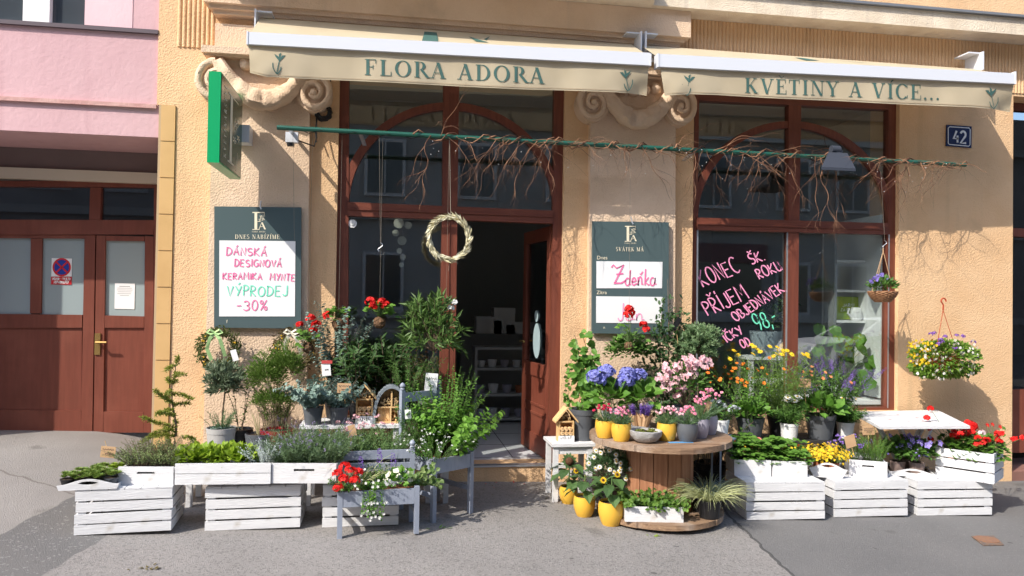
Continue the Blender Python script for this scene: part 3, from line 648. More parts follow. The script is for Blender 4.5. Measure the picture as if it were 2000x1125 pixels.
def car(loc, rz, paint, label):
    c = thing('parked_car', label, 'car', loc, 'cars parked along the kerb', rz); c.scale = (1.08, 1.05, 1.08)
    prof = [(-2.1,.32),(-2.12,.62),(-1.95,.86),(-1.15,.93),(-.45,1.36),(.55,1.42),(1.35,1.30),(1.95,.95),(2.08,.70),(2.05,.32)]
    q = MB(); n = len(prof); ws = [(.80,.78) if z < .7 else ((.86,.8) if z < 1 else (.62,.6)) for x, z in prof]
    vs = [(x, -(w_[0]), z) for (x, z), w_ in zip(prof, ws)]+[(x, w_[0], z) for (x, z), w_ in zip(prof, ws)]
    q.add(vs, [(i, i+1, i+1+n, i+n) for i in range(n-1)]+[(n-1, 0, n, 2*n-1)]+[tuple(range(n-1, -1, -1)), tuple(range(n, 2*n))]); b_ = smooth_by(q.build('body', paint, c, local=True), 30)
    md = bpy.data.materials.get('dark_window_pane')
    q = MB()
    for s in (-1, 1):
        q.add([(-1.02, s*.80, .98), (.2, s*.80, .98), (.2, s*.655, 1.33), (-.42, s*.655, 1.30)], [(0,1,2,3)]); q.add([(.28, s*.80, .98), (1.55, s*.79, 1.0), (1.22, s*.665, 1.26), (.28, s*.655, 1.33)], [(0,1,2,3)])
    q.add([(-1.10,-.72,.97),(-1.10,.72,.97),(-.48,.56,1.355),(-.48,-.56,1.355)], [(0,1,2,3)]); q.build('windows', md, c, local=True)
    for x in (-1.32, 1.3):
        for s in (-1, 1):
            q = MB(); q.tube([(x, s*.70, .31), (x, s*.87, .31)], .31, 20); t_ = q.build('wheel', m_black, c, local=True); q = MB(); q.tube([(x, s*.871, .31), (x, s*.885, .31)], .2, 14); q.build('rim', m_steel, t_, local=True)
    for s in (-1, 1): q = MB(); q.ball((-1.98, s*.62, .70), .13, 10); q.build('headlight', m_alu, c, local=True)
m_silver = M('car_paint_silver', (.80, .80, .82), .3)
car((11.3, -9.2, gz(11, -9)), R(4), m_silver, 'silver hatchback reflected in the right shop window')
car((-2.9, -9.3, gz(-2, -9)), R(-2), m_silver, 'silver hatchback reflected in the left shop window')
# ================================================================== awnings
def lerp(a, b, t): return a+(b-a)*t
def awning(label, xl, xr, tl_, tr_, bl_, br_, low, wallz, text, tx, th, tulips, motif, brk):
    """px measures: bar ends at xl/xr, bar top & bottom heights, low = valance bottom polyline, text baseline"""
    YB = -.65
    A = thing('awning', label, 'awning', ((at(xl, 90, YB).x+at(xr, 120, YB).x)/2, -.02, 3.75), 'canvas awnings over the shop front')
    pb = [at(xl, tl_, YB), at(xr, tr_, YB), at(xr, br_, YB), at(xl, bl_, YB)]
    q = MB()
    q.prism([pb[3], pb[2], pb[1], pb[0]], YB, YB+.075)
    q.build('front_bar', m_alu, A)
    for s, k in ((0, 3), (1, 2)):
        e = MB(); x = pb[k].x; e.box((x-.012 if s == 0 else x+.0005, YB-.004, pb[k].z-.004), (x-.0005 if s == 0 else x+.012, YB+.08, pb[k].z+(pb[0].z-pb[3].z)+.004)); e.build('end_cap', m_alu, A)
    # sloping canvas from the wall roller to the bar, slack in the middle
    q = MB(); nu, nv = 24, 8
    for j in range(nv+1):
        v = j/nv
        for i in range(nu+1):
            u = i/nu; a = V((lerp(pb[0].x, pb[1].x, u), YB+.05, lerp(pb[0].z, pb[1].z, u)-.005)); b_ = V((a.x, -.17, wallz))
            p = a.lerp(b_, v); p.z -= .03*math.sin(math.pi*v)*math.sin(math.pi*u); q.v.append(tuple(p))
    q.f = [(j*(nu+1)+i, j*(nu+1)+i+1, (j+1)*(nu+1)+i+1, (j+1)*(nu+1)+i) for j in range(nv) for i in range(nu)]; q.m = [0]*len(q.f)
    cv = q.build('canvas', m_canvas, A, smooth=True)
    q = MB()
    def can(px, py, dz=.004):   # point on the canvas seen at a picture position
        d = ray(px, py); best = None
        for k in range(60):
            Y = YB+.05+k*.0065; p = at(px, py, Y); v = (Y-YB-.05)/(-.17-YB-.05); u = (p.x-pb[0].x)/(pb[1].x-pb[0].x)
            zc = lerp(lerp(pb[0].z, pb[1].z, u)-.005, wallz, v)-.03*math.sin(math.pi*v)*math.sin(math.pi*max(0, min(1, u)))
            if best is None or abs(p.z-zc) < best[0]: best = (abs(p.z-zc), V((p.x, Y-.002, zc+dz)))
        return best[1]
    for poly in motif: q.add([can(*p) for p in poly], [tuple(range(len(poly)))])
    q.build('canvas_print', m_lett, cv)
    q = MB(); q.tube([(pb[0].x+.08, -.15, wallz-.05), (pb[1].x-.10, -.15, wallz-.05)], .038, 12); q.build('roller', m_alu, A)
    # valance
    def lowy(x):
        for (x0, y0), (x1, y1) in zip(low, low[1:]):
            if x <= x1: return lerp(y0, y1, (x-x0)/(x1-x0))
        return low[-1][1]
    def vY(u, v):     # ripples near the ends, flaps curl forward
        e = min(u, 1-u); k = sm(1-e/.13)
        return YB+.03+(-.035*k*math.sin(v*2.6+u*9))*v-.012*v*math.sin(u*37)*k-.010*k*math.sin(u*70+v*5)*v-.011*math.sin(u*23)*v-.004*math.sin(u*61+1)*v
    q = MB(); nu, nv = 90, 8
    for j in range(nv+1):
        v = j/nv
        for i in range(nu+1):
            u = i/nu; x0, x1 = low[0][0], low[-1][0]
            xt = lerp(xl+2, xr-2, u); xb_ = lerp(x0, x1, u); yt = lerp(bl_, br_, u)-2; yb = lowy(xb_)
            q.v.append(tuple(at(lerp(xt, xb_, v), lerp(yt, yb, v), vY(u, v))))
    q.f = [(j*(nu+1)+i, (j+1)*(nu+1)+i, (j+1)*(nu+1)+i+1, j*(nu+1)+i+1) for j in range(nv) for i in range(nu)]; q.m = [0]*len(q.f)
    va = q.build('valance', m_canvas, A, smooth=True)
    def vp(px, py):
        u = (px-xl)/(xr-xl); yt = lerp(bl_, br_, u); v = max(0, min(1, (py-yt)/(lowy(px)-yt)))
        return at(px, py, vY(u, v)-.004)
    ww = []; serif(None, text, tx[0], tx[1], th, vp, track=.16, words=ww)
    for q in ww: q.build('lettering', m_lett, va)
    q = MB()
    for (x, y, s) in tulips:
        for poly in ([(1,-8),(-7,-17),(-10,-24),(3,-16)], [(3,-12),(2,-22),(8,-27),(7,-14)], [(5,-11),(11,-20),(20,-20),(10,-10)], [(1,-7),(3,-16),(9,-13),(7,-6)]):
            q.add([vp(x+s*(a-4)*.74, y+b_*.80) for a, b_ in poly], [tuple(range(len(poly)))])
        for line, wd in (([(4,-8),(1,2),(-1,12),(-4,24)], .006), ([(-14,-2),(-14,8),(-10,17),(-4,25)], .007), ([(8,8),(6,16),(2,22),(-3,26)], .008)):
            q.ribbon([vp(x+s*(a-4)*.74, y+b_*.80) for a, b_ in line], wd, YN)
    q.build('flower_print', m_lett, va)
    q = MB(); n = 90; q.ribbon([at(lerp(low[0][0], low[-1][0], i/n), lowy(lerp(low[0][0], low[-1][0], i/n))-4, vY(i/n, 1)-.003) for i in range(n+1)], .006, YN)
    q.build('hem', M('hem_brown', (.42, .33, .22), .9), va)  # thin brown line just above the valance's lower edge
    for bx_, by_, s in brk:
        q = MB(); c = at(bx_, by_, -.20); q.box((c.x-.006, -.28, c.z-.13), (c.x+.006, -.06, c.z+.04)); q.box((min(c.x, c.x+s*.12), -.24, c.z+.03), (max(c.x, c.x+s*.12), -.06, c.z+.042))
        q.build('wall_bracket', m_alu, A)
        q = MB()
        for k in range(2): q.tube([(c.x+s*.06, -.10-.07*k, c.z+.0425), (c.x+s*.06, -.10-.07*k, c.z+.052)], .012, 6)
        q.tube([V((c.x+s*.06, -.2, c.z-.18)), V((c.x+s*.35, -.42, c.z-.26)), V((c.x+s*.75, -.56, c.z-.32))], .018, 6)
        q.build('folding_arm', m_alu, A)
    return A
awning('cream canvas awning lettered FLORA ADORA over the shop entrance', 484.5, 1269, 62, 103, 86, 127.5, [(488,142),(520,150),(640,156),(760,161),(900,169),(1020,174.5),(1130,177.5),(1200,180),(1232,182.5),(1263,187)],
       3.81, 'FLORA ADORA', ((712, 146), (1063, 163.5)), 31, [(546,124,1), (1222,157,-1)], [[(829,62),(853,62),(856,82),(824,81)], [(915,72),(925,75),(955,84),(930,82)], [(945,78),(957,69),(950,80)]], [(502, 34, 1), (1247, 76, -1)])
awning('cream canvas awning lettered KVETINY A VICE over the right shop window', 1287, 1982, 105, 143, 130, 163.5, [(1298,187),(1320,185.5),(1350,184),(1400,185.5),(1500,191.5),(1640,197.5),(1760,204),(1850,207.5),(1900,209.5),(1940,213),(1972,219)],
       3.81, 'KVĚTINY A VÍCE...', ((1455, 181), (1836, 196)), 29, [(1346,166,1), (1936,192,-1)], [[(1532,100),(1554,101),(1570,110),(1600,119),(1575,119),(1552,112)], [(1628,110),(1630,110),(1700,124),(1680,123)], [(1640,106),(1652,116),(1648,116)]], [(1256, 76, 1), (1908, 114, -1)])
# ================================================================== green hanging sign
S = thing('projecting_sign', 'bright green box sign projecting from the left pilaster', 'sign', (-1.27, -.2, 2.85))
sx1 = at(431, 230, -.95).x; sx0 = sx1-.085; sz1 = at(431, 140, -.95).z; sz0 = at(430, 318, -.95).z; sy0, sy1 = -.95, -.215
q = MB(); q.box((sx0, sy0, sz0), (sx1-.004, sy1, sz1)); q.build('box', m_green, S)
q = MB(); q.box((sx1-.0035, sy0+.012, sz0+.012), (sx1, sy1-.012, sz1-.012)); sf = q.build('face', m_greend, S)
q = MB(); XN = V((1,0,0)); fx = sx1+.002
def sp(u, v): return V((fx, lerp(sy0, sy1, u), lerp(sz1, sz0, v)))
q.add([sp(.40,.14), sp(.50,.14), sp(.50,.90), sp(.40,.90)], [(0,1,2,3)]); q.add([sp(.32,.895), sp(.60,.895), sp(.60,.915), sp(.32,.915)], [(0,1,2,3)]); q.add([sp(.32,.12), sp(.78,.12), sp(.78,.138), sp(.32,.138)], [(0,1,2,3)])
for cu, cv_ in ((.66,.42), (.80,.54), (.62,.60), (.76,.36)):
    for k in range(5):
        a = 2*math.pi*k/5; q.add([sp(cu, cv_), sp(cu+.07*math.cos(a-.3), cv_+.035*math.sin(a-.3)), sp(cu+.09*math.cos(a), cv_+.045*math.sin(a)), sp(cu+.07*math.cos(a+.3), cv_+.035*math.sin(a+.3))], [(0,1,2,3)])
q.ribbon([sp(.72,.95), sp(.76,.72)], .008, XN); q.ribbon([sp(.58,.44), sp(.66,.32)], .006, XN)
q.build('emblem', m_cream, sf)
q = MB(); serif(q, 'KVĚTINÁŘSTVÍ', (.90, 0), (.10, 0), .10, lambda a, b_: sp(.18+b_+.06, a), track=.5); q.build('lettering', m_cream, sf)
bxz = at(486, 267, -.1).z
q = MB(); q.box((sx1-.06, -.10, bxz-.075), (sx1-.045, -.072, bxz+.075)); q.box((sx1-.065, -.214, bxz-.07), (sx1+.055, -.073, bxz+.07)); q.build('mount', m_alu, S)
# ================================================================== notice boards
def board(label, c, Y, name='notice_board'):
    p = [at(x, y, Y) for x, y in c]; o = thing(name, label, 'notice board', (p[0]+p[2])/2, 'slate green notice boards on the pilasters')
    q = MB(); q.prism(p, Y, Y+.025); return o, q.build('panel', m_board, o)
def emblem(par, x, y, Y, s):
    q = MB(); P_ = pxpos(Y)
    for poly in ([(-8,-16),(-2.5,-16),(-2.5,16),(-8,16)], [(-12,-18),(12,-18),(12,-16),(-12,-16)], [(-12,15.5),(2,15.5),(2,17),(-12,17)], [(11,-18),(12,-18),(12,-11),(11,-11)], [(-2,0),(4,0),(4,1.2),(-2,1.2)], [(0,16),(1.5,16),(7,2),(6,2)], [(11,16),(14.5,16),(8,2),(5,2)], [(3,10.2),(11,10.2),(11,11.2),(3,11.2)]):
        q.add([P_(x+a*s, y+b_*s) for a, b_ in poly], [tuple(range(len(poly)))])
    for (a, b_) in ((5,-9), (9,-4), (3,-3), (10,-11)):
        for k in range(4):
            t = k*math.pi/2+.5; q.add([P_(x+s*a, y+s*b_), P_(x+s*(a+2.6*math.cos(t-.35)), y+s*(b_+2.6*math.sin(t-.35))), P_(x+s*(a+3.2*math.cos(t)), y+s*(b_+3.2*math.sin(t))), P_(x+s*(a+2.6*math.cos(t+.35)), y+s*(b_+2.6*math.sin(t+.35)))], [(0,1,2,3)])
    serif(q, 'FLORA ADORA', (x-13*s, y+22*s), (x+13*s, y+22*s), 3*s, P_, track=.2)
    q.build('emblem', m_cream, par)
YB1 = -.115
b1, pn = board('slate green board with white panel offering Danish ceramics in pink marker', [(418,640),(587.5,641.5),(588.5,405),(418.5,403)], YB1)
q = MB(); q.quadpx([(428,618),(576,618),(577,471),(428.5,469.5)], YB1-.004, YB1-.0005); wp = q.build('writing_panel', m_whitep, b1)
emblem(b1, 505, 432, YB1-.003, 1.0)
q = MB(); serif(q, 'DNES NABÍZÍME', (459, 466.5), (546.5, 466.8), 8.5, pxpos(YB1-.003), track=.15); q.build('lettering', m_cream, b1)
q = MB(); Pp = pxpos(YB1-.0075)
for tx_, a, b_, h, acc in (('DANSKA', (442,498), (520,500), 15, ((1,'a'),(5,'a'))), ('DESIGNOVA', (458,520), (549,522), 14, ((8,'a'),)), ('KERAMIKA', (435,546), (511,546), 13, ()), ('MYNTE', (527,547), (575,549), 13, ())):
    q = MB(); hand(q, tx_, a, b_, h, Pp, .0085, 0, acc); q.build('pink_writing', m_pinkink, wp)
q = MB(); hand(q, '-30%', (462,607), (521,606), 19, Pp, .008); q.build('pink_writing', m_pinkink, wp)
q = MB(); hand(q, 'VYPRODEJ', (443,578), (560,578), 20, Pp, .0085, 0, ((1,'a'),)); q.build('mint_writing', m_mint, wp)
q = MB(); c = at(509, 404, YB1); q.tube([c+V((0,.015,.05)), c+V((0,-.02,.0)), c+V((.01,-.025,-.02))], .006, 6); q.build('hook', m_steel, b1)
YB2 = -.115
b2, pn2 = board('slate green name-day board with two white panels beside the entrance', [(1156,651),(1306,653),(1306.5,434),(1157,432)], YB2)
q = MB(); q.quadpx([(1165,563),(1293,563),(1294,511.5),(1165,510)], YB2-.004, YB2-.0005); p1_ = q.build('writing_panel', m_whitep, b2)
q = MB(); q.quadpx([(1164.5,630.5),(1293,631.5),(1294,580),(1164.5,578.5)], YB2-.004, YB2-.0005); p2_ = q.build('writing_panel', m_whitep, b2)
emblem(b2, 1231, 457, YB2-.003, .88)
q = MB(); serif(q, 'SVÁTEK MÁ', (1203, 490.5), (1257, 491), 8, pxpos(YB2-.003), track=.15)
def small(par, text, p, size, name, mat, Y):
    cu = bpy.data.curves.new('t', 'FONT'); cu.body = text; cu.size = 1; o = bpy.data.objects.new('t', cu); COL.objects.link(o)
    bpy.context.view_layer.update(); me = o.to_mesh(); q = MB(); P_ = pxpos(Y)
    q.v = [tuple(P_(p[0]+v.co.x*size, p[1]-v.co.y*size)) for v in me.vertices]; q.f = [tuple(f.vertices) for f in me.polygons]; q.m = [0]*len(q.f)
    o.to_mesh_clear(); bpy.data.objects.remove(o); return q.build(name, mat, par)
q.build('lettering', m_cream, b2)
small(b2, 'Dnes', (1165.5, 506.5), 10, 'caption', m_cream, YB2-.003); small(b2, 'Zítra', (1165, 574.5), 10, 'caption', m_cream, YB2-.003)
small(b1, 'f', (442, 631), 9, 'caption', m_cream, YB1-.003); small(b2, 'n', (1178, 642), 8, 'caption', m_cream, YB2-.003)
q = MB(); Pp = pxpos(YB2-.0075); hand(q, 'z', (1197,554), (1222,552), 36, Pp, .013); hand(q, 'denka', (1221,557), (1282,556), 36, Pp, .012, 0, ((2,'b'),), track=.06); q.build('pink_writing', m_pinkink, p1_)
q = MB(); hand(q, 'J', (1207,627), (1216,627), 34, Pp, .011); hand(q, 'an', (1222,626), (1258,626), 30, Pp, .010, track=.06); q.build('pink_writing', m_pinkw, p2_)
q = MB(); c = at(1233, 434, YB2); q.tube([c+V((0,.015,.05)), c+V((0,-.02,.0)), c+V((.01,-.025,-.02))], .006, 6); q.build('hook', m_steel, b2)
# window writing (chalk pen on the glass)
q = MB(); Pp = pxpos(YF+.036)
for tx_, a, b_, h, acc in (('KONEC', (1374,560), (1447,531), 31, ()), ('SK.', (1467,516), (1495,508), 20, ((0,'c'),)), ('ROKU', (1484,545), (1528,527), 22, ()), ('PRIJEM', (1384,617), (1463,582), 31, ((1,'c'),(2,'a'))), ('OBJEDNAVEK', (1438,628), (1533,569), 20, ((6,'a'),)), ('ICKY', (1420,669), (1453,650), 19, ((1,'c'),)), ('OD', (1450,680), (1467,674), 17, ())):
    q = MB(); hand(q, tx_, a, b_, h, Pp, .0125, 0, acc, slant=-.12, track=.2); q.build('chalk_pen_writing', m_pinkw, w2)
q = MB(); hand(q, '98', (1480,646), (1505,638), 33, Pp, .0125, slant=-.12); hand(q, ',-', (1508,638), (1520,632), 33, Pp, .012); q.build('price_writing', m_mint, w2)
# ================================================================== house number, door notices
nb = thing('house_number_plate', 'dark blue enamel house number plate 42 on the right wall', 'sign', at(1873, 265, -.01))
q = MB(); q.quadpx([(1848.5,285),(1897.5,289),(1898,247),(1849.5,243.5)], -.015, -.001); q.build('plate', m_navy, nb)
q = MB(); Pp = pxpos(-.0175); cs = [(1855,247.5),(1893,250),(1895,253),(1894.5,283),(1892,285.5),(1854,282),(1852,279.5),(1852,250),(1855,247.5)]; q.ribbon([Pp(*c) for c in cs], .009, YN)
for g, x0 in (('4', 1862.5), ('2', 1876)):
    for st_ in HAND[g]: q.ribbon([Pp(x0+a*20, 278.5+x0*0-b_*23+(x0-1862)*.07) for a, b_ in st_], .021, YN)
q.build('numerals', m_enam, nb)
ns = thing('no_stopping_sign', 'round no-stopping sticker with red caption on the pink building door', 'sign', at(119, 530, DY))
Yn = DY+.033; P_ = pxpos(Yn-.004)
q = MB(); q.quadpx([(100,540),(140,540),(140.5,505),(101,504)], Yn-.003, Yn); q.build('card', m_paper, ns)
q = MB(); q.quadpx([(99.5,555.5),(139.5,556),(140,540.5),(100,540.3)], Yn-.003, Yn); q.build('caption_card', m_red, ns)
def disc(cx, cy, r, P_, n=28): return [P_(cx+r*math.cos(2*math.pi*i/n), cy+r*math.sin(2*math.pi*i/n)) for i in range(n)]
q = MB(); q.add(disc(120.5, 522, 18, P_), [tuple(range(28))]); q.build('red_disc', m_red, ns)
P_ = pxpos(Yn-.006); q = MB(); q.add(disc(120.5, 522, 14.5, P_), [tuple(range(28))]); q.build('blue_disc', m_blue, ns)
P_ = pxpos(Yn-.008); q = MB(); q.ribbon([P_(110,512), P_(131,532)], .014, YN); q.ribbon([P_(131,512), P_(110,532)], .014, YN); q.build('red_cross', m_red, ns)
q = MB(); hand(q, 'POZOR - VYJEZD', (103,547), (137,547), 4.5, P_, .0045); hand(q, 'NEPARKUJTE!', (105,553.5), (134,553.5), 4.5, P_, .0045); q.build('caption', m_paper, ns)
nt_ = thing('paper_notice', 'white typed paper notice taped to the right leaf of the red door', 'paper', at(243, 578, DY))
q = MB(); q.quadpx([(223.5,603),(262.5,604),(263.5,554),(224.5,553)], Yn-.003, Yn); q.build('sheet', m_paper, nt_)
q = MB(); P_ = pxpos(Yn-.0045)
for i, (a, b_) in enumerate(((233,254), (229,258), (228,259), (230,257), (229,256), (234,252))): q.ribbon([P_(a, 559+i*3.6), P_(b_, 559.3+i*3.6)], .0035 if i else .006, YN)
q.build('print', M('grey_print', (.35, .35, .36), .8), nt_)
# ================================================================== green pipe, lamp, twigs
YP = -.40
def pp(px):
    X = at(px, 249+(px-541)*.0543, YP).x; return pa.lerp(pb_, (X-pa.x)/(pb_.x-pa.x))
pa, pb_ = at(541, 249, -.43), at(1886, 322, -.34)
gp = thing('green_pipe', 'long green pipe running under the awnings across the shop front', 'pipe', (pa+pb_)/2)
q = MB(); q.tube([pa, pb_], .019, 10); q.build('pipe', m_pipe, gp)
for px, w_ in ((568, 265), (704, 268), (1360, 300), (1620, 312)):
    c = pp(px); q = MB(); q.bar((c.x, c.y+.02, c.z-.01), (c.x+.02, -.07, c.z-.03), .03, .012); q.build('arm', m_steel, gp)
jb = thing('junction_box', 'small white junction box with a black transformer under the pipe', 'box', at(568, 268, -.3))
q = MB(); c = at(570, 268, -.3); q.box((c.x-.045, -.33, c.z-.045), (c.x+.05, -.27, c.z+.035)); q.build('case', m_alu, jb)
q = MB(); q.box((c.x-.03, -.35, c.z-.075), (c.x+.02, -.30, c.z-.05)); q.tube([c+V((.05,.03,-.02)), c+V((.16,.12,-.04)), c+V((.17,.2,.05)), c+V((.16,.24,.25))], .006, 5); q.build('cable', m_black, jb)
cc = at(632, 221, -.04); q = MB()
for k in range(5):
    r_ = .066-.006*k; n = 28; q.tube([(cc.x+rng.uniform(-.006,.006)+r_*math.cos(2*math.pi*i/n), -.045-.012*k+.006*math.sin(i*.7+k), cc.z+rng.uniform(-.003,.003)+r_*math.sin(2*math.pi*i/n)) for i in range(n+1)], .008, 6)
q.tube([cc+V((-.05,0,-.03)), cc+V((-.065,.0,-.15)), cc+V((-.05,-.03,-.25))], .006, 5); q.tube([cc+V((.03,0,.06)), cc+V((.05,0,.16)), cc+V((.05,0,.28))], .006, 5)
tag(q.build('cable_coil', m_black, origin=cc), 'coil of black cable hung on the strip beside the left capital', 'cable')
fl_ = thing('floodlight', 'grey wedge-shaped floodlight hooked on the green pipe', 'lamp', at(1638, 312, -.5))
q = MB(); Yf = -.60
top = [at(1618, 297, -.47), at(1655, 299, -.47), at(1655, 299, -.38), at(1618, 297, -.38)]; bot = [at(1604.5, 326, -.58), at(1671, 329, -.58), at(1671, 329, -.36), at(1604.5, 326, -.36)]
q.hexa(bot+top); b2_ = [p+V((0,0,-.022)) for p in bot]; q.hexa([p+V((0,0,-.001)) for p in b2_]+[p+V((0,0,-.001)) for p in bot]); q.build('housing', m_flood, fl_)
q = MB(); c = at(1627, 292, -.42); q.tube([c+V((-.02,0,0)), c+V((.06,0,0))], .034, 14); q.bar(c+V((.03,0,0)), at(1640, 300, -.42), .05, .05); q.build('hinge', m_flood, fl_)
# corkscrew willow twigs wound along the pipe
m_twig = M('willow_bark', (.10, .045, .026), .7, col2=(.33, .17, .095), scale=9, lo=.42, hi=.58)
def twig(mb, p, d, L, r, depth, droop=.9):
    n = max(5, int(L/.035)); pts = [V(p)]; rad = [r]; d = V(d).normalized(); ph = rng.uniform(0, 6); kids = []
    ax = rv()
    for i in range(n):
        t = i/n; d = (d+V((0,0,-.055*droop))+ax.cross(d)*.38*math.sin(ph+i*.85)+rv()*.10).normalized()
        pts.append(pts[-1]+d*(L/n)); rad.append(r*(1-.8*(i+1)/n))
        if depth > 0 and rng.random() < .30: kids.append((pts[-1].copy(), (d+rv()*.9+V((0,0,-.35))).normalized(), L*rng.uniform(.3, .65)*(1-.4*t), rad[-1]*.75))
    mb.tube(pts, rad, 4, cap=False)
    for k in kids: twig(mb, k[0], k[1], k[2], k[3], depth-1, droop)
specs = [(835,1010,11,.62,'thin pale'), (985,1120,13,.62,'dense reddish'), (1110,1240,8,.34,'thick winding'), (1225,1345,10,.62,'long bright hanging'), (1345,1450,9,.6,'branching brown'), (1450,1620,17,.64,'dense hanging tangle of'), (1640,1765,11,.6,'reddish drooping'), (1750,1880,18,.55,'fanned tangled')]
for (x0, x1, n, L, ad) in specs:
    mid = pp((x0+x1)/2); q = MB()
    pts = []; rad = []                                  # main stem wound along the pipe
    m_ = 20
    for i in range(m_+1):
        c = pp(lerp(x0-30, x1+30, i/m_)); pts.append(c+V((0, -.035*math.cos(i*1.1), .035*math.sin(i*1.1)))+rv()*.012); rad.append(.007*(1-.6*i/m_))
    q.tube(pts, rad, 5)
    for k in range(n):
        c = pp(lerp(x0, x1, (k+rng.random())/n)); twig(q, c+V((0,-.02,0)), V((rng.uniform(-.9,.9), rng.uniform(-.3,.1), rng.uniform(-1.1,.25))), L*rng.uniform(.35,1.1), rng.uniform(.0018,.0042), 2)
    o = tag(q.build('willow_branch', m_twig, origin=mid, smooth=True), '%s willow twigs wound on the pipe %s' % (ad, {835:'above the glass left of the wreath',985:'above the open door',1110:'before the middle capital',1225:'above the name-day board',1345:'at the left edge of the right window',1450:'left of the floodlight',1640:'right of the floodlight',1750:'at the far right end of the pipe'}[x0]), 'branch', 'willow branches on the pipe')
q = MB()                                                # string of fairy lights along the pipe
pts = [pp(560+i*22)+V((0, -.022*math.cos(i*2.1), .02*math.sin(i*2.1)-.012)) for i in range(60)]; q.tube(pts, .0025, 4)
q2 = MB()
for i in range(70):
    c = pp(rng.uniform(840, 1880))+V((0, rng.uniform(-.06,.05), -abs(rng.gauss(0,.13)))); q2.ball(c, .0035, 5)
fg = tag(q.build('fairy_lights', m_black, origin=pts[0]), 'string of tiny white fairy lights along the green pipe', 'lights')
o = q2.build('bulb', m_paper, fg); o['kind'] = 'stuff'
# ================================================================== hanging strings, hook, wheat wreath
def hang(px, y0, y1, Y, label, hook=True, drop=None):
    a = pp(px)+V((0, 0, -.02)); e = at(px+2, y1, YP); o = thing('hanging_string', label, 'string', a)
    q = MB(); q.tube([a, e], .0011, 4); q.build('thread', m_string, o)
    if hook:
        q = MB(); pts = [e+V((.018*math.sin(t*.42), 0, -.07*t/14)) for t in range(0, 15)]; q.tube(pts, .0028, 5); q.build('s_hook', m_steel, o)
    return e
e1 = hang(741, 250, 474, YP, 'thin string with empty steel S hook before the left window')
hang(1726, 320, 470, YP, 'thin string with S hook carrying the wicker basket')
hang(573, 260, 470, YP, 'bare thread hanging from the left end of the pipe', False)
q = MB(); wc = at(877, 465, YP); wr = at(918, 465, YP).x-wc.x-.012
m_wheat = leafm('wheat_straw', (.58, .53, .32), (.78, .75, .58), .15)
for k in range(420):
    a = rng.uniform(0, 2*math.pi); ra = wr*rng.uniform(.90, 1.08); p = wc+V((ra*math.cos(a), rng.uniform(-.035,.025), ra*1.08*math.sin(a)))
    d = V((-math.sin(a), rng.uniform(-.35,.35), math.cos(a)*1.05))+V((math.cos(a), 0, math.sin(a)))*rng.uniform(-.4,.6); q.leaf(p, d, rv(), rng.uniform(.045,.078), .015, curl=.05)
wt = thing('wheat_wreath', 'pale wheat-ear wreath hanging by a twig before the door post', 'wreath', wc)
q.build('wheat_ears', m_wheat, wt)
q = MB(); n = 30; q.tube([wc+V((wr*math.cos(2*math.pi*i/n), 0, 1.08*wr*math.sin(2*math.pi*i/n))) for i in range(n+1)], .007, 6); q.build('ring', M('straw_core', (.50, .42, .22), .9), wt)
q = MB(); q.tube([pp(878), wc+V((.01,.0,wr*1.2)), wc+V((0,0,wr*1.05))], .003, 4); q.tube([wc+V((.01,0,-wr*1.05)), wc+V((0,.0,-wr*1.7))], .0015, 4); q.build('cord', m_string, wt)
# octagonal sensor and shell mobile behind the left pane
q = MB(); c = at(688.5, 437, YF+.03); n = 8; q.prism([(c.x+.037*math.cos(R(22.5+45*i)), c.z+.037*math.sin(R(22.5+45*i))) for i in range(8)], YF+.012, YF+.0385)
q.prism([(c.x+.016*math.cos(R(30*i)), c.z+.016*math.sin(R(30*i))) for i in range(12)], YF+.004, YF+.0115); tag(q.build('glass_sensor', m_whitep, origin=c), 'white octagonal alarm sensor stuck on the left window pane', 'sensor')
mo = thing('shell_mobile', 'capiz shell wind chime hanging inside the left window', 'wind chime', at(782, 425, .3))
q = MB(); a, b_ = at(785, 408, .3), at(785, 520, .3); q.tube([a, b_], .002, 4); q.build('thread', m_string, mo)
for (x, y, r_) in ((779,436,.046), (797,440,.034), (773,455,.03), (785,470,.04), (780,490,.025), (787,502,.028), (784,517,.022)):
    q = MB(); c = at(x, y, .3+rng.uniform(-.03,.03)); n = 14; q.prism([(c.x+r_*math.cos(2*math.pi*i/n), c.z+r_*math.sin(2*math.pi*i/n)*rng.uniform(.93,1.05)) for i in range(n)], c.y, c.y+.003); q.build('shell', M('capiz_shell', (.62, .62, .55), .3, trans=.3), mo)
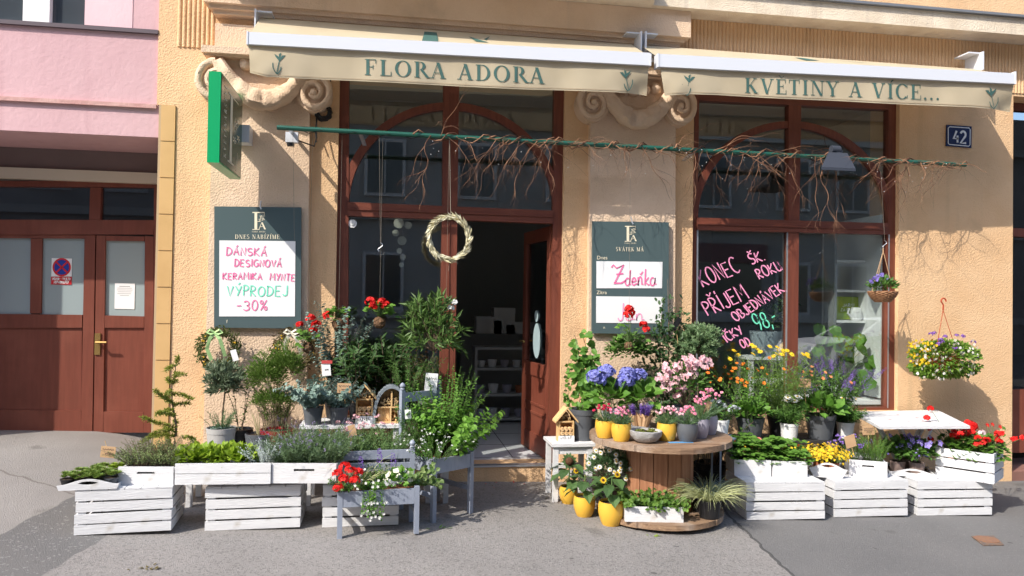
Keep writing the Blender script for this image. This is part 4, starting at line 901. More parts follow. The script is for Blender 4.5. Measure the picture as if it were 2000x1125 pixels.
# ================================================================== wooden furniture
def crate_from(bl, br, h, d, label, name='wooden_crate', lift=None, upside=True, nsl=4, group='white slatted wooden crates', base_z=None, tilt=0):
    if base_z is None: p0 = gnd(*bl); p1 = atz(br[0], br[1], p0.z)
    else: p0, p1 = atz(bl[0], bl[1], base_z), atz(br[0], br[1], base_z)
    z = max(p0.z, gz(p1.x, p1.y)) if base_z is None else base_z; w_ = math.hypot(p1.x-p0.x, p1.y-p0.y); a = math.atan2(p1.y-p0.y, p1.x-p0.x)
    o = thing(name, label, 'crate', (p0.x, p0.y, z), group, a); t = .011; gp_ = .0125
    sh = (h-gp_*(nsl-1))/nsl
    for nm, y0 in (('front_slats', 0), ('back_slats', d-t)):
        q = MB()
        for k in range(nsl):
            z0 = k*(sh+gp_); dx = rng.uniform(-.004, .004); e1, e2 = rng.uniform(-.003,.003), rng.uniform(-.003,.003); yy = y0+rng.uniform(-.002,.002); q.hexa([(dx, yy, z0+e1), (w_+dx, yy, z0+e2), (w_+dx, y0+t, z0+e2), (dx, y0+t, z0+e1), (dx, yy, z0+sh+e1), (w_+dx, yy, z0+sh+e2), (w_+dx, y0+t, z0+sh+e2), (dx, y0+t, z0+sh+e1)])
        q.build(nm, m_white, o, local=True)
    for s in (0, 1):
        q = MB(); x0 = .002 if s == 0 else w_-.002-t
        for k in range(nsl):
            z0 = k*(sh+gp_)+.001
            if k == (1 if upside else nsl-1):
                q.box((x0, t+.001, z0), (x0+t, d*.34, z0+sh)); q.box((x0, d*.66, z0), (x0+t, d-t-.001, z0+sh)); q.box((x0, d*.34, z0), (x0+t, d*.66, z0+sh*.3)); q.box((x0, d*.34, z0+sh*.85), (x0+t, d*.66, z0+sh))
            else: q.box((x0, t+.001, z0), (x0+t, d-t-.001, z0+sh))
        q.build('end_panel', m_white, o, local=True)
        for yy in (t+.0015, d-t-.0445):
            q = MB(); xx = x0+t+.001 if s == 0 else x0-.046; q.box((xx, yy, .004), (xx+.045, yy+.043, h-.004)); q.build('corner_post', m_white, o, local=True)
    q = MB(); n = 6; sw_ = (w_-.005*(n-1))/n; zz = h+.0005 if upside else -.0005
    for k in range(n): q.box((k*(sw_+.005), .001, zz), (k*(sw_+.005)+sw_, d-.001, zz+(.010 if upside else -.008)))
    q.build('top_slats' if upside else 'bottom_slats', m_white, o, local=True)
    o['h'] = h; o['w'] = w_; return o
def top(o): return o.location.z+o['h']+.0105
CR1 = crate_from((145,1046), (335,1036), .27, .40, 'white slatted crate at the far left under the succulent tray')
CR2 = crate_from((400,1036.5), (586,1030), .27, .40, 'white slatted crate under the box of lime-green leaves')
CR3 = crate_from((629,1030), (778,1025), .27, .38, 'white slatted crate behind the small grey chair planter')
RC1 = crate_from((1457,1015), (1610,1013), .27, .40, 'white slatted crate beside the spool table under the strawberries')
RC2 = crate_from((1630,1010.5), (1773,1007), .27, .40, 'white slatted crate in the middle under the yellow flower tray')
RC3 = crate_from((1792,1006.5), (1938,1004.5), .262, .40, 'white slatted crate at the far right under the tilted geranium crate')
def box_from(bl, br, z, h, d, label, slot=True, planks=1, name='planter_box', curve=0, group='white wooden planter boxes', splay=0):
    p0, p1 = atz(bl[0], bl[1], z), atz(br[0], br[1], z); w_ = math.hypot(p1.x-p0.x, p1.y-p0.y); a = math.atan2(p1.y-p0.y, p1.x-p0.x)
    o = thing(name, label, 'planter box' if name == 'planter_box' else 'tray', (p0.x, p0.y, z), group, a); t = .012
    def panel(y, nm, sl_):
        q = MB()
        if curve:    # arched rim with a hand hole
            n = 24; cx, cw, ch = w_/2, w_*.14, .011; zc = h+curve-.024
            outl = []
            for i in range(n+1):
                u = i/n; outl.append((u*w_, h+curve*math.sin(math.pi*u)**2))
            hole = lambda x: math.sqrt(max(0, 1-((x-cx)/cw)**2))*ch if abs(x-cx) < cw else 0
            for i in range(n):
                (xa_, za_), (xb__, zb_) = outl[i], outl[i+1]; ha, hb = hole(xa_), hole(xb__)
                sx = lambda x, zz: x+(splay*(zz/h)*(-1 if x < cx else 1) if splay else 0)*abs(x-cx)/cx
                for (l0, l1, r0_, r1_) in (((0, za_, 0, zb_),) if ha == hb == 0 else ((0, zc-ha, 0, zc-hb), (zc+ha, za_, zc+hb, zb_))):
                    q.add([(sx(xa_, l0), y, l0), (sx(xb__, r0_), y, r0_), (sx(xb__, r1_), y, r1_), (sx(xa_, l1), y, l1), (sx(xa_, l0), y+t, l0), (sx(xb__, r0_), y+t, r0_), (sx(xb__, r1_), y+t, r1_), (sx(xa_, l1), y+t, l1)],
                          [(0,1,2,3), (7,6,5,4), (2,6,7,3), (0,4,5,1)])
        elif sl_:
            a0, a1, z0, z1 = w_*.34, w_*.66, h*.60, h*.72
            q.box((0, y, 0), (w_, y+t, z0)); q.box((0, y, z1), (w_, y+t, h)); q.box((0, y, z0), (a0, y+t, z1)); q.box((a1, y, z0), (w_, y+t, z1))
        else:
            for k in range(planks): q.box((0, y+rng.uniform(-.001,.001), k*h/planks+(.004 if k else 0)), (w_, y+t, (k+1)*h/planks))
        q.build(nm, m_white, o, local=True)
    panel(0, 'front_panel', slot); panel(d-t, 'back_panel', False)
    for x in (0, w_-t):
        q = MB(); q.box((x, t+.0005, .001), (x+t, d-t-.0005, h*(.9 if not curve else .75))); q.build('end_panel', m_white, o, local=True)
    q = MB(); q.box((t+.001, t+.001, .002), (w_-t-.001, d-t-.001, .012)); q.build('floor_board', m_soil if curve else m_white, o, local=True)  # arched trays: soil colour paints shade into the floor behind the hand hole
    o['w'] = w_; o['d'] = d; return o
zL = max(top(CR1), top(CR2), top(CR3))+.001
zR = max(top(RC1), top(RC2), top(RC3))+.001
TR1 = box_from((114,959), (228,954.5), zL, .030, .34, 'white shallow tray with arched rim full of small succulents', name='serving_tray', curve=.035, group='white trays with arched rims', splay=.012)
BA = box_from((230,947), (338,947), zL, .115, .30, 'white box with hand slot holding thyme, left of the long slatted box')
BB = box_from((341,947), (528,945), zL, .135, .30, 'long white two-board box holding lime-green leaves', False, 2)
BC = box_from((530,944), (656,944), zL, .13, .34, 'white box with hand slot full of lavender')
BD = box_from((664,922), (790,920), zL, .06, .28, 'white box of herbs behind the small grey chair', False)
zr1, zr2, zr3 = top(RC1)+.001, top(RC2)+.001, top(RC3)+.001
BE = box_from((1434,929), (1506,931), zr1, .125, .28, 'white box of strawberry plants, nearer the spool table', False)
BF = box_from((1509,931), (1577,932), zr1, .12, .28, 'white box of strawberry plants with an orange bloom', False)
TR2 = box_from((1590,931), (1645,935), zr2, .07, .30, 'white splayed tray with hand hole full of yellow creeping flowers', name='serving_tray', curve=.045, group='white trays with arched rims', splay=.04)
BG = box_from((1658,928), (1733,934), zr2, .125, .34, 'white box with hand slot holding feathery dill')
TR3 = box_from((1738,928), (1830,935), zr3, .028, .34, 'white shallow tray with arched rim holding purple bellflowers', name='serving_tray', curve=.035, group='white trays with arched rims', splay=.012)
RC4 = crate_from((1826,926), (1941,944), .225, .34, 'white slatted crate of red geraniums tilted on top at the far right', base_z=top(RC3)+.001, upside=False, nsl=3)
# benches carrying the rear pots
def bench(x0, x1, Y0, Y1, z, label, name='plank_bench', m=None, cat='bench'):
    a, b_ = onz(x0, Y0, z), onz(x1, Y0, z); o = thing(name, label, cat, ((a.x+b_.x)/2, (Y0+Y1)/2, gz((a.x+b_.x)/2, Y0))); n = 3; dp = (Y1-Y0-.012)/n
    q = MB()
    for k in range(n): q.box((a.x, Y0+k*(dp+.006), z-.025), (b_.x, Y0+k*(dp+.006)+dp, z))
    q.build('seat', m or m_white, o)
    for x in (a.x+.05, b_.x-.09):
        for y in (Y0+.02, Y1-.06):
            q = MB(); q.box((x, y, gz(x, y)), (x+.04, y+.04, z-.0255)); q.build('leg', m or m_white, o)
    return o
SH = bench(584, 792, -.72, -.36, .62, 'white plank shelf carrying eucalyptus pots and insect hotels')
LB = bench(392, 590, -.62, -.22, .36, 'low white bench carrying the pots below the left board')
RB = bench(1425, 1665, -.62, -.24, .43, 'low dark bench carrying the tall flowering pots under the right window', m=M('bench_dark', (.035, .032, .03), .7))
# white folding table
tc_ = [atz(1718, 833, .60), atz(1895, 832, .60), atz(1830, 800, .60), atz(1664, 804, .60)]
tb = thing('folding_table', 'white slatted folding table with crossed legs by the right wall', 'table', (sum((p.x for p in tc_))/4, -.45, gz(4.4, -.4)))
q = MB(); n = 7
for k in range(n):
    t0, t1 = k/n, (k+.93)/n; c = [tc_[0].lerp(tc_[3], t0), tc_[1].lerp(tc_[2], t0), tc_[1].lerp(tc_[2], t1), tc_[0].lerp(tc_[3], t1)]
    q.hexa([p-V((0,0,.022)) for p in c]+c)
q.build('tabletop', m_white, tb)
for (u0, u1, v) in ((.12, .62, .52), (.72, .22, .56), (.45, .85, .88), (.95, .50, .84)):
    a = tc_[0].lerp(tc_[1], u0).lerp(tc_[3].lerp(tc_[2], u0), v); b_ = tc_[0].lerp(tc_[1], u1).lerp(tc_[3].lerp(tc_[2], u1), v)
    q = MB(); q.bar(a-V((0,0,.023)), (b_.x, b_.y, gz(b_.x, b_.y)), .045, .025); q.build('leg', m_white, tb)
q = MB()
for k in range(6):
    c = tc_[0].lerp(tc_[1], rng.random()).lerp(tc_[3].lerp(tc_[2], rng.random()), rng.uniform(.2, .8))+V((0,0,.003)); q.leaf(c, V((rng.uniform(-1,1), rng.uniform(-1,1), 0)), V((0,0,1)), .03, .02, curl=-.1)
tag(q.build('petal_litter', M('petal_red', (.70, .02, .03), .5), origin=tc_[0]), 'a few fallen red petals on the white folding table', 'petals', kind='stuff')
# white stool
def stool(label, x0, x1, Yf, d, z, gzf=gz, name='stool'):
    a, b_ = onz(x0, Yf, z), onz(x1, Yf, z); o = thing(name, label, 'stool', ((a.x+b_.x)/2, Yf+d/2, gzf(a.x, Yf)))
    q = MB(); q.box((a.x-.01, Yf-.01, z-.024), (b_.x+.01, Yf+d+.01, z)); q.build('seat', m_white, o)
    for x in (a.x+.008, b_.x-.048):
        for y in (Yf+.006, Yf+d-.046):
            q = MB(); q.box((x, y, gzf(x, y)), (x+.04, y+.04, z-.0245)); q.build('leg', m_white, o)
    for y in (Yf+.014, Yf+d-.038):
        q = MB(); q.box((a.x+.0485, y, z-.085), (b_.x-.0485, y+.022, z-.0245)); q.build('apron', m_white, o)
        q = MB(); q.box((a.x+.0485, y, z*.42), (b_.x-.0485, y+.022, z*.42+.04)); q.build('stretcher', m_white, o)
    return o
WS = stool('white wooden stool beside the doorway with insect house on it', 1080, 1160, -.62, .32, .44)
# grey chair planters
def chair_planter(label, O_, ang, w_, d, seat, back, post_h, leg_front=True):
    o = thing('chair_planter', label, 'chair planter', O_, 'grey painted chair planters', ang); g = m_grey; T = .032
    for x in (0, w_-T):
        q = MB(); q.box((x, 0, 0), (x+T, T, seat+.012)); q.build('leg', g, o, local=True)
        q = MB(); q.box((x, d-T, 0), (x+T, d, post_h)); q.lathe([(.008, post_h), (.017, post_h+.006), (.013, post_h+.016), (.020, post_h+.026), (.021, post_h+.036), (.012, post_h+.050), (.003, post_h+.055)], (x+T/2, d-T/2, 0), 10); q.build('back_post', g, o, local=True)
    for z0, z1 in back: q = MB(); q.box((T+.0005, d-T+.006, z0), (w_-T-.0005, d-.008, z1)); q.build('back_rail', g, o, local=True)
    for (a, b_) in (((T+.0005, .003, seat-.10), (w_-T-.0005, .021, seat)), ((T+.0005, d-.024, seat-.10), (w_-T-.0005, d-.007, seat)), ((.004, T+.0005, seat-.10), (.022, d-T-.0005, seat)), ((w_-.022, T+.0005, seat-.10), (w_-.004, d-T-.0005, seat))):
        q = MB(); q.box(a, b_); q.build('seat_side', g, o, local=True)
    for x in (.006, w_-.026): q = MB(); q.box((x, T+.0005, seat*.38), (x+.02, d-T-.0005, seat*.38+.03)); q.build('stretcher', g, o, local=True)
    q = MB(); q.box((.024, .024, seat-.04), (w_-.024, d-.026, seat-.018)); q.build('coir_bed', M('coir', (.20, .085, .035), .95, col2=(.13, .055, .025), scale=60, bump=.8, bscale=120), o, local=True)
    return o
g0, g1 = gnd(658, 1053), gnd(818, 1046); cw_ = math.hypot(g1.x-g0.x, g1.y-g0.y)
CH1 = chair_planter('small grey chair planted with red verbena and white begonias', (g0.x, g0.y, g0.z), math.atan2(g1.y-g0.y, g1.x-g0.x), cw_, .30, .30, [(.365, .415), (.445, .505)], .515)
h0, h1 = gnd(845, 1022), gnd(924, 1003); cw2 = math.hypot(h1.x-h0.x, h1.y-h0.y); an2 = math.atan2(h1.y-h0.y, h1.x-h0.x)
CH2 = chair_planter('taller grey chair turned sideways and planted with mint and herbs', (h0.x, h0.y, h0.z), an2, cw2, .42, .44, [(.66, .72), (.80, .87)], .89)
def loc2(o, x, y, z=0):
    c, s = math.cos(o.rotation_euler.z), math.sin(o.rotation_euler.z); return o.location+V((c*x-s*y, s*x+c*y, z))
# ================================================================== cable spool table
spz = .565; sc_ = V((0,0,0))
a, b_ = onz(1155, -.95, spz), onz(1418, -.95, spz); sr = (b_.x-a.x)/2
spc = V(((a.x+b_.x)/2, -.95, gz(1.6, -.95))); 
SPO = thing('cable_spool', 'wooden cable spool used as a round table for flowers', 'table', spc)
def disc_planks(z0, z1, r, nm, mi):
    q = MB(); n = 9; wd = 2*r/n
    for k in range(n):
        y0, y1 = -r+k*wd+.003, -r+(k+1)*wd-.003; m_ = 8; f_, b2 = [], []; jx = rng.uniform(-.012, .004)
        for i in range(m_+1):
            y = y0+(y1-y0)*i/m_; x = math.sqrt(max(.0004, r*r-y*y)); f_.append((x+jx, y)); b2.append((-x-jx, y))
        o_ = f_+b2[::-1]; dz = rng.uniform(-.0015, .0015)
        n2 = len(o_); q.add([(spc.x+x, spc.y+y, z0+dz) for x, y in o_]+[(spc.x+x, spc.y+y, z1+dz) for x, y in o_], [tuple(range(n2-1, -1, -1)), tuple(range(n2, 2*n2))]+[(i, (i+1) % n2, (i+1) % n2+n2, i+n2) for i in range(n2)])
    return q.build(nm, m_spool, SPO)
disc_planks(spz-.042, spz, sr, 'top_disc', 0); disc_planks(spc.z+.012, spc.z+.050, sr*.89, 'base_disc', 0)
q = MB(); n = 15; cr_ = sr*.47
for k in range(n):
    a0, a1 = 2*math.pi*(k+.03)/n, 2*math.pi*(k+.97)/n; P4 = []
    for rr_ in (cr_, cr_-.022): P4 += [(spc.x+rr_*math.cos(a0), spc.y+rr_*math.sin(a0)), (spc.x+rr_*math.cos(a1), spc.y+rr_*math.sin(a1))]
    pl = [P4[0], P4[1], P4[3], P4[2]]; q.hexa([(x, y, spc.z+.0505) for x, y in pl]+[(x, y, spz-.0425) for x, y in pl])
q.build('drum', m_spoolc, SPO)
# ================================================================== insect hotels
def insect_house(label, px, Y, z, w_, d, h, rh, rot=0, white=True):
    c = onz(px, Y, z); o = thing('insect_house', label, 'insect house', c, 'wooden insect houses', rot); t = .012; hw = w_/2
    q = MB(); q.box((-hw, 0, 0), (-hw+t, d, h)); q.box((hw-t, 0, 0), (hw, d, h)); q.box((-hw+t, 0, .0), (hw-t, d, t)); q.box((-hw+t, 0, h*.62), (hw-t, d, h*.62+.008)); q.box((-hw+t, 0, h-.01), (hw-t, d, h)); q.box((-hw+t, d-.006, t), (hw-t, d, h-.01))
    q.prism([(-hw, h+.0005), (hw, h+.0005), (0, h+rh)], d-.008, d); q.build('frame', m_pine, o, local=True)
    q = MB()
    for s in (-1, 1):
        e = V((s*(hw+.03), 0, h-.012)); r_ = V((0, 0, h+rh+.012)); q.hexa([(e.x, -.02, e.z), (r_.x, -.02, r_.z), (r_.x, d+.01, r_.z), (e.x, d+.01, e.z), (e.x, -.02, e.z+.014), (r_.x, -.02, r_.z+.016), (r_.x, d+.01, r_.z+.016), (e.x, d+.01, e.z+.014)])
    q.build('roof', m_pine, o, local=True)
    q = MB(); q.box((-hw-.002, -.006, 0), (hw+.002, -.0005, h*.30)); q.build('front_panel', m_whitep, o, local=True)
    q = MB()
    for k in range(6): q.box((-hw+.016+k*(w_-.03)/6, -.0085, .022+.006*(k % 2)), (-hw+.020+k*(w_-.03)/6, -.0065, .036+.006*(k % 3)))
    q.build('slots', m_ink, o, local=True)
    nlog = 3
    for row in range(2):
        for k in range(nlog):
            r_ = (w_-2*t)/nlog/2-.001; x = -hw+t+r_+.001+k*(2*r_+.001); zz = h*.32+r_+row*(2*r_+.003)
            if zz+r_ > h-.01: continue
            q = MB(); q.tube([(x, -.004, zz), (x, d-.01, zz)], r_, 12); lg = q.build('log', M('cut_log', (.80, .55, .30), .7, col2=(.66, .40, .18), scale=30), o, local=True)
            q = MB(); q.tube([(x+.2*r_, -.0065, zz+.2*r_), (x+.2*r_, -.0045, zz+.2*r_)], r_*.22, 8); q.build('bore', m_ink, lg, local=True)
    q = MB()
    for k in range(14):
        x = rng.uniform(-hw*.6, hw*.6); zz = h+.008+rng.uniform(0, 1)*(rh*(1-abs(x)/hw)-.022); q.tube([(x, .01, zz), (x, d-.01, zz)], .0075, 7)
    q.build('cane_tubes', M('cane', (.58, .40, .20), .7), o, local=True); return o
insect_house('small pine insect house with gabled roof and white slotted front on the white shelf', 711, -.66, .6215, .125, .10, .185, .085)
insect_house('small pine insect house with gabled roof and white slotted front on the white stool', 1106, -.56, .4415, .125, .10, .165, .085)
c = onz(764, -.66, .6215); AH = thing('insect_house', 'wider arched insect house with grey shingle roof on the white shelf', 'insect house', c, 'wooden insect houses')
hw, hh = .118, .265; prof_ = [(-hw, 0)]+[(-hw*math.cos(t)*(1-.0*t), hh*math.sin(t)**.8) for t in [math.pi*i/20 for i in range(1, 20)]]+[(hw, 0)]
q = MB(); q.prism([(x, z) for x, z in prof_], .09, .098); 
for (a, b_) in (((-hw+.005, 0, 0), (hw-.005, .09, .012)), ((-hw*.95, .0, .115), (hw*.95, .09, .125)), ((-.006, 0, .125), (.006, .09, hh*.9)), ((-.012, 0, .012), (0, .09, .115))): q.box(a, b_)
q.build('frame', m_pine, AH, local=True)
q = MB()
for i in range(20):
    (xa_, za_), (xb__, zb_) = prof_[i], prof_[i+1]; k = .019; na = V((xa_/hw, za_/hh)).normalized(); nb_ = V((xb__/hw, zb_/hh)).normalized()
    q.hexa([(xa_, -.02, za_), (xb__, -.02, zb_), (xb__, .11, zb_), (xa_, .11, za_), (xa_+na.x*k*1.4, -.02, za_+na.y*k*1.4), (xb__+nb_.x*k, -.02, zb_+nb_.y*k), (xb__+nb_.x*k, .11, zb_+nb_.y*k), (xa_+na.x*k*1.4, .11, za_+na.y*k*1.4)])
q.build('shingle_roof', M('grey_shingle', (.15, .18, .20), .8, col2=(.24, .27, .30), scale=20), AH, local=True)
q = MB()
for k in range(60):
    x = rng.uniform(-hw*.75, hw*.75); z = rng.uniform(.135, .135+max(.01, (hh*.72-.135)*(1-(x/hw)**2))); q.tube([(x, .01, z), (x, .08, z)], .006, 6)
q.build('cane_tubes', MATS['cane'], AH, local=True)
q = MB()
for k in range(40): q.ball(V((rng.uniform(.008, hw*.78), rng.uniform(.02,.05), rng.uniform(.02, .105))), .010, 6)
q.build('pine_cones', m_pine, AH, local=True)
q = MB(); q.box((-hw*.85, .03, .013), (-.013, .04, .113)); q.build('back_board', m_pine, AH, local=True)
# ================================================================== plants: leaf, flower and pot builders
G = {}
def gm_(n, a, b_, tr=.3): G[n] = leafm('leaf_'+n, a, b_, tr)
gm_('fresh', (.075, .19, .022), (.17, .34, .055)); gm_('mid', (.055, .135, .022), (.115, .235, .045)); gm_('dark', (.024, .062, .018), (.055, .115, .032), .2)
gm_('blue', (.13, .21, .17), (.25, .34, .29), .2); gm_('silver', (.36, .43, .41), (.50, .55, .53), .15); gm_('lime', (.20, .32, .02), (.34, .46, .05)); gm_('olive', (.11, .16, .085), (.25, .31, .20), .2)
gm_('gold', (.20, .22, .02), (.36, .34, .06)); gm_('pale', (.40, .44, .18), (.58, .60, .34), .25); gm_('thyme', (.12, .17, .055), (.23, .30, .105), .2); gm_('lavender', (.12, .20, .09), (.22, .31, .17), .2); gm_('brown', (.10, .075, .03), (.17, .14, .05), .2)
def fm(n, a, b_): return leafm('petal_'+n, a, b_, .25, .6)
PR = fm('scarlet', (.62, .008, .010), (.85, .03, .02)); PW = fm('white', (.78, .78, .74), (.86, .86, .84)); PP = fm('pale_pink', (.80, .42, .48), (.88, .62, .64)); PH = fm('hot_pink', (.74, .13, .27), (.86, .46, .55))
PB = fm('blue', (.14, .15, .52), (.36, .38, .74)); PV = fm('violet', (.15, .07, .36), (.28, .17, .52)); PY_ = fm('yellow', (.82, .50, .01), (.86, .66, .04)); PO = fm('orange', (.78, .14, .01), (.85, .30, .03)); PC = fm('crimson', (.40, .008, .04), (.60, .02, .08)); PS = fm('lilac', (.42, .34, .55), (.62, .55, .72))
m_stem = M('green_stem', (.10, .17, .05), .7); m_bark = M('bark', (.13, .09, .06), .85, col2=(.22, .16, .11), scale=30); m_eye = M('flower_eye', (.75, .45, .02), .7); m_eyeb = M('flower_eye_brown', (.06, .025, .012), .9, col2=(.12, .05, .02), scale=90)
p_yel = M('pot_yellow', (.72, .42, .05), .35, spec=.5); p_gry = M('pot_grey', (.085, .092, .105), .5, col2=(.10, .108, .12), scale=20); p_lil = M('pot_lilac_grey', (.34, .32, .38), .5); p_blk = M('pot_black', (.018, .018, .02), .5); p_wht = M('pot_white', (.74, .74, .74), .4)
p_red = M('pot_red', (.28, .012, .018), .35, spec=.5); p_ter = M('pot_terracotta', (.42, .15, .07), .8); p_met = M('pot_zinc', (.42, .44, .47), .45, metal=.4); p_con = M('pot_concrete', (.42, .41, .40), .9, col2=(.30, .29, .28), scale=14, bump=.8, bscale=40); p_blu = M('saucer_blue', (.42, .50, .60), .5)
def pot(o, c, rt, rb, h, m, n=24, lip=True, round_=0):
    q = MB(); c = V(c)
    if round_: prof = [(rb, 0)]+[(rb+(rt-rb)*math.sin(t*math.pi/2)**.8+round_*math.sin(t*math.pi), h*t) for t in [k/8 for k in range(1, 8)]]+[(rt, h)]
    else: prof = [(rb, 0), (rb+(rt-rb)*.82, h*.82)]+([(rt*1.0, h*.83), (rt*1.03, h)] if lip else [(rt, h)])
    prof += [(prof[-1][0]-.008, h), (prof[-1][0]-.014, h*.86)]
    q.lathe(prof, c, n); p_ = smooth_by(q.build('pot', m, o), 35)
    q = MB(); q.lathe([(rt*.90, h*.80), (rt*.89, h*.90), (rt*.5, h*.93)], c, 16); q.build('soil', m_soil, o)
    return c+V((0, 0, h*.92))
def mound(mb, c, rx, ry, rz, n, L, W, broad=False, up=.5, shell=.5, low=-.25, mi=0, jit=.6):
    c = V(c)
    for i in range(n):
        d = rv()
        if d.z < low: d.z = -d.z*.6
        k = shell+(1-shell)*rng.random()**.6; p = c+V((d.x*rx, d.y*ry, d.z*rz))*k
        dd = (V((d.x, d.y, d.z*.8+up))+rv()*jit); f_ = rng.uniform(.7, 1.2); nn = (V((0,-.3,1))+rv()*.6)
        mb.leaf(p, dd, nn, L*f_, W*f_, mi, broad, rng.uniform(0, .35))
def stems(mb, c, r0, n, H, spread, per, L, W, ms=None, broad=False, droop=.3, up=.5, hv=.35, rs=.0018, tips=None, start=.15, mi=0):
    c = V(c)
    for i in range(n):
        a, q_ = rng.uniform(0, 2*math.pi), math.sqrt(rng.random()); b_ = c+V((math.cos(a), math.sin(a), 0))*r0*q_
        d = V((math.cos(a)*spread*q_, math.sin(a)*spread*q_, 1))+rv()*.12*(1 if spread > .05 else .3); d.normalize(); h = H*rng.uniform(1-hv, 1.05); k = 6; pts = [b_]
        for j in range(k):
            d = (d+V((d.x*.12, d.y*.12, -.10*droop*j/k))+rv()*.05).normalized(); pts.append(pts[-1]+d*h/k)
        if ms: ms.tube(pts, [rs*(1-.5*j/k) for j in range(k+1)], 4, cap=False)
        for j in range(per):
            t = start+(1-start)*(j+rng.random())/per; x = t*k; i0 = min(k-1, int(x)); p = pts[i0].lerp(pts[i0+1], x-i0); ax = (pts[i0+1]-pts[i0]).normalized()
            o_ = rv(); o_ = (o_-ax*o_.dot(ax)); o_.normalize(); f_ = rng.uniform(.75, 1.15)*(1-.25*t)
            mb.leaf(p, o_+ax*up, ax+rv()*.3, L*f_, W*f_, mi, broad, rng.uniform(0, .3))
        if tips is not None: tips.append((pts[-1], d.copy()))
def blades(mb, c, r0, n, H, W, spread, droop, mi=0, k=5):
    c = V(c)
    for i in range(n):
        a, q_ = rng.uniform(0, 2*math.pi), math.sqrt(rng.random()); p = c+V((math.cos(a), math.sin(a), 0))*r0*q_; s = spread*rng.uniform(.3, 1.1)
        d = V((math.cos(a)*s, math.sin(a)*s, 1)).normalized(); h = H*rng.uniform(.6, 1.1); x = d.cross(V((rng.uniform(-1,1), rng.uniform(-1,1), .2))).normalized(); vs = []
        for j in range(k+1):
            wd = W*.5*(1-(j/k)**2*.95); vs += [p-x*wd, p+x*wd]; d = (d+V((math.cos(a)*.10*droop, math.sin(a)*.10*droop, -.26*droop*(j+1)/k))).normalized(); p = p+d*h/k
        mb.add(vs, [(2*j, 2*j+1, 2*j+3, 2*j+2) for j in range(k)], mi)
def flower(mb, p, n, r, k=5, pw=.85, cup=.25, mi=0):
    n = n.normalized(); x = n.cross(V((.3,.2,.9)));
    if x.length < .05: x = n.cross(V((1,0,0)))
    x.normalize(); y = n.cross(x); a0 = rng.uniform(0, 6)
    for i in range(k):
        a = a0+2*math.pi*i/k; d = x*math.cos(a)+y*math.sin(a); mb.leaf(p, d+n*cup, n, r*rng.uniform(.9,1.1), r*pw, mi, r > .012, .12)
def cluster(mb, c, r, n, fr, k=4, low=-.3, pw=.9, mi=0, sq=.85):
    c = V(c)
    for i in range(n):
        d = rv()
        if d.z < low: d.z = -d.z
        flower(mb, c+V((d.x*r, d.y*r, d.z*r*sq))*rng.uniform(.8, 1.05), d+rv()*.35, fr*rng.uniform(.8,1.15), k, pw, .15, mi)
def daisy(mp, me_, p, n, r, k=12, eye=.3, pw=.32):
    flower(mp, p, n, r, k, pw, .08); me_.ball(p+n.normalized()*r*.06, r*eye, 8)
def spike(mb, p, d, H, r, n, pl=.008, mi=0):
    d = V(d).normalized()
    for i in range(n):
        t = (i+rng.random())/n; o_ = rv(); o_ = o_-d*o_.dot(d); o_.normalize(); mb.leaf(p+d*H*t+o_*r*(1-.55*t)*.5, o_+d*.6, d, pl*rng.uniform(.7,1.2)*(1-.35*t), pl*.75, mi)
def plant(name, label, c, group=None, cat='potted plant'): return thing(name, label, cat, c, group)
G['sun'] = None
def fin(o, **kw):
    for nm, (mb, m) in kw.items():
        if mb.v: mb.build(nm, m, o)
def tag_card(label, px, py, Y, w_, h_, stick=None, m=None, lines=2, tilt=0, name='price_tag', rot=0):
    c = at(px, py, Y); k = mpp(c); o = thing(name, label, 'price tag', c); ca, sa = math.cos(tilt), math.sin(tilt); W_, H_ = w_*k/2, h_*k/2; cr, sr_ = math.cos(rot), math.sin(rot)
    def pt(u, v, dy): x = u*ca-v*sa; return c+V((x*cr+dy*sr_, x*sr_*1.0+dy, u*sa+v*ca))
    q = MB(); q.hexa([pt(-W_,-H_,-.0), pt(W_,-H_,-.0), pt(W_,-H_,.002), pt(-W_,-H_,.002), pt(-W_,H_,-.0), pt(W_,H_,-.0), pt(W_,H_,.002), pt(-W_,H_,.002)]); q.build('card', m or m_kraft, o)
    if lines:
        q = MB()
        for i in range(lines):
            n = 12; z = H_*(.45-.75*i/max(1, lines-1) if lines > 1 else 0); x0, x1 = (-.8, .75) if i < lines-1 else (-.35, .5)
            q.ribbon([pt(W_*lerp(x0, x1, j/n), z+H_*.20*math.sin(j*2.4+i*2)*rng.uniform(.5, 1), -.0015) for j in range(n+1)], .0032, YN)
        q.build('handwriting', m_ink, o)
    if stick: e = at(px+stick[0], py+stick[1], Y+.004); q = MB(); q.tube([pt(0, -H_*.2, .004), e], .0022, 4); q.build('stick', m_pine, o)
    return o
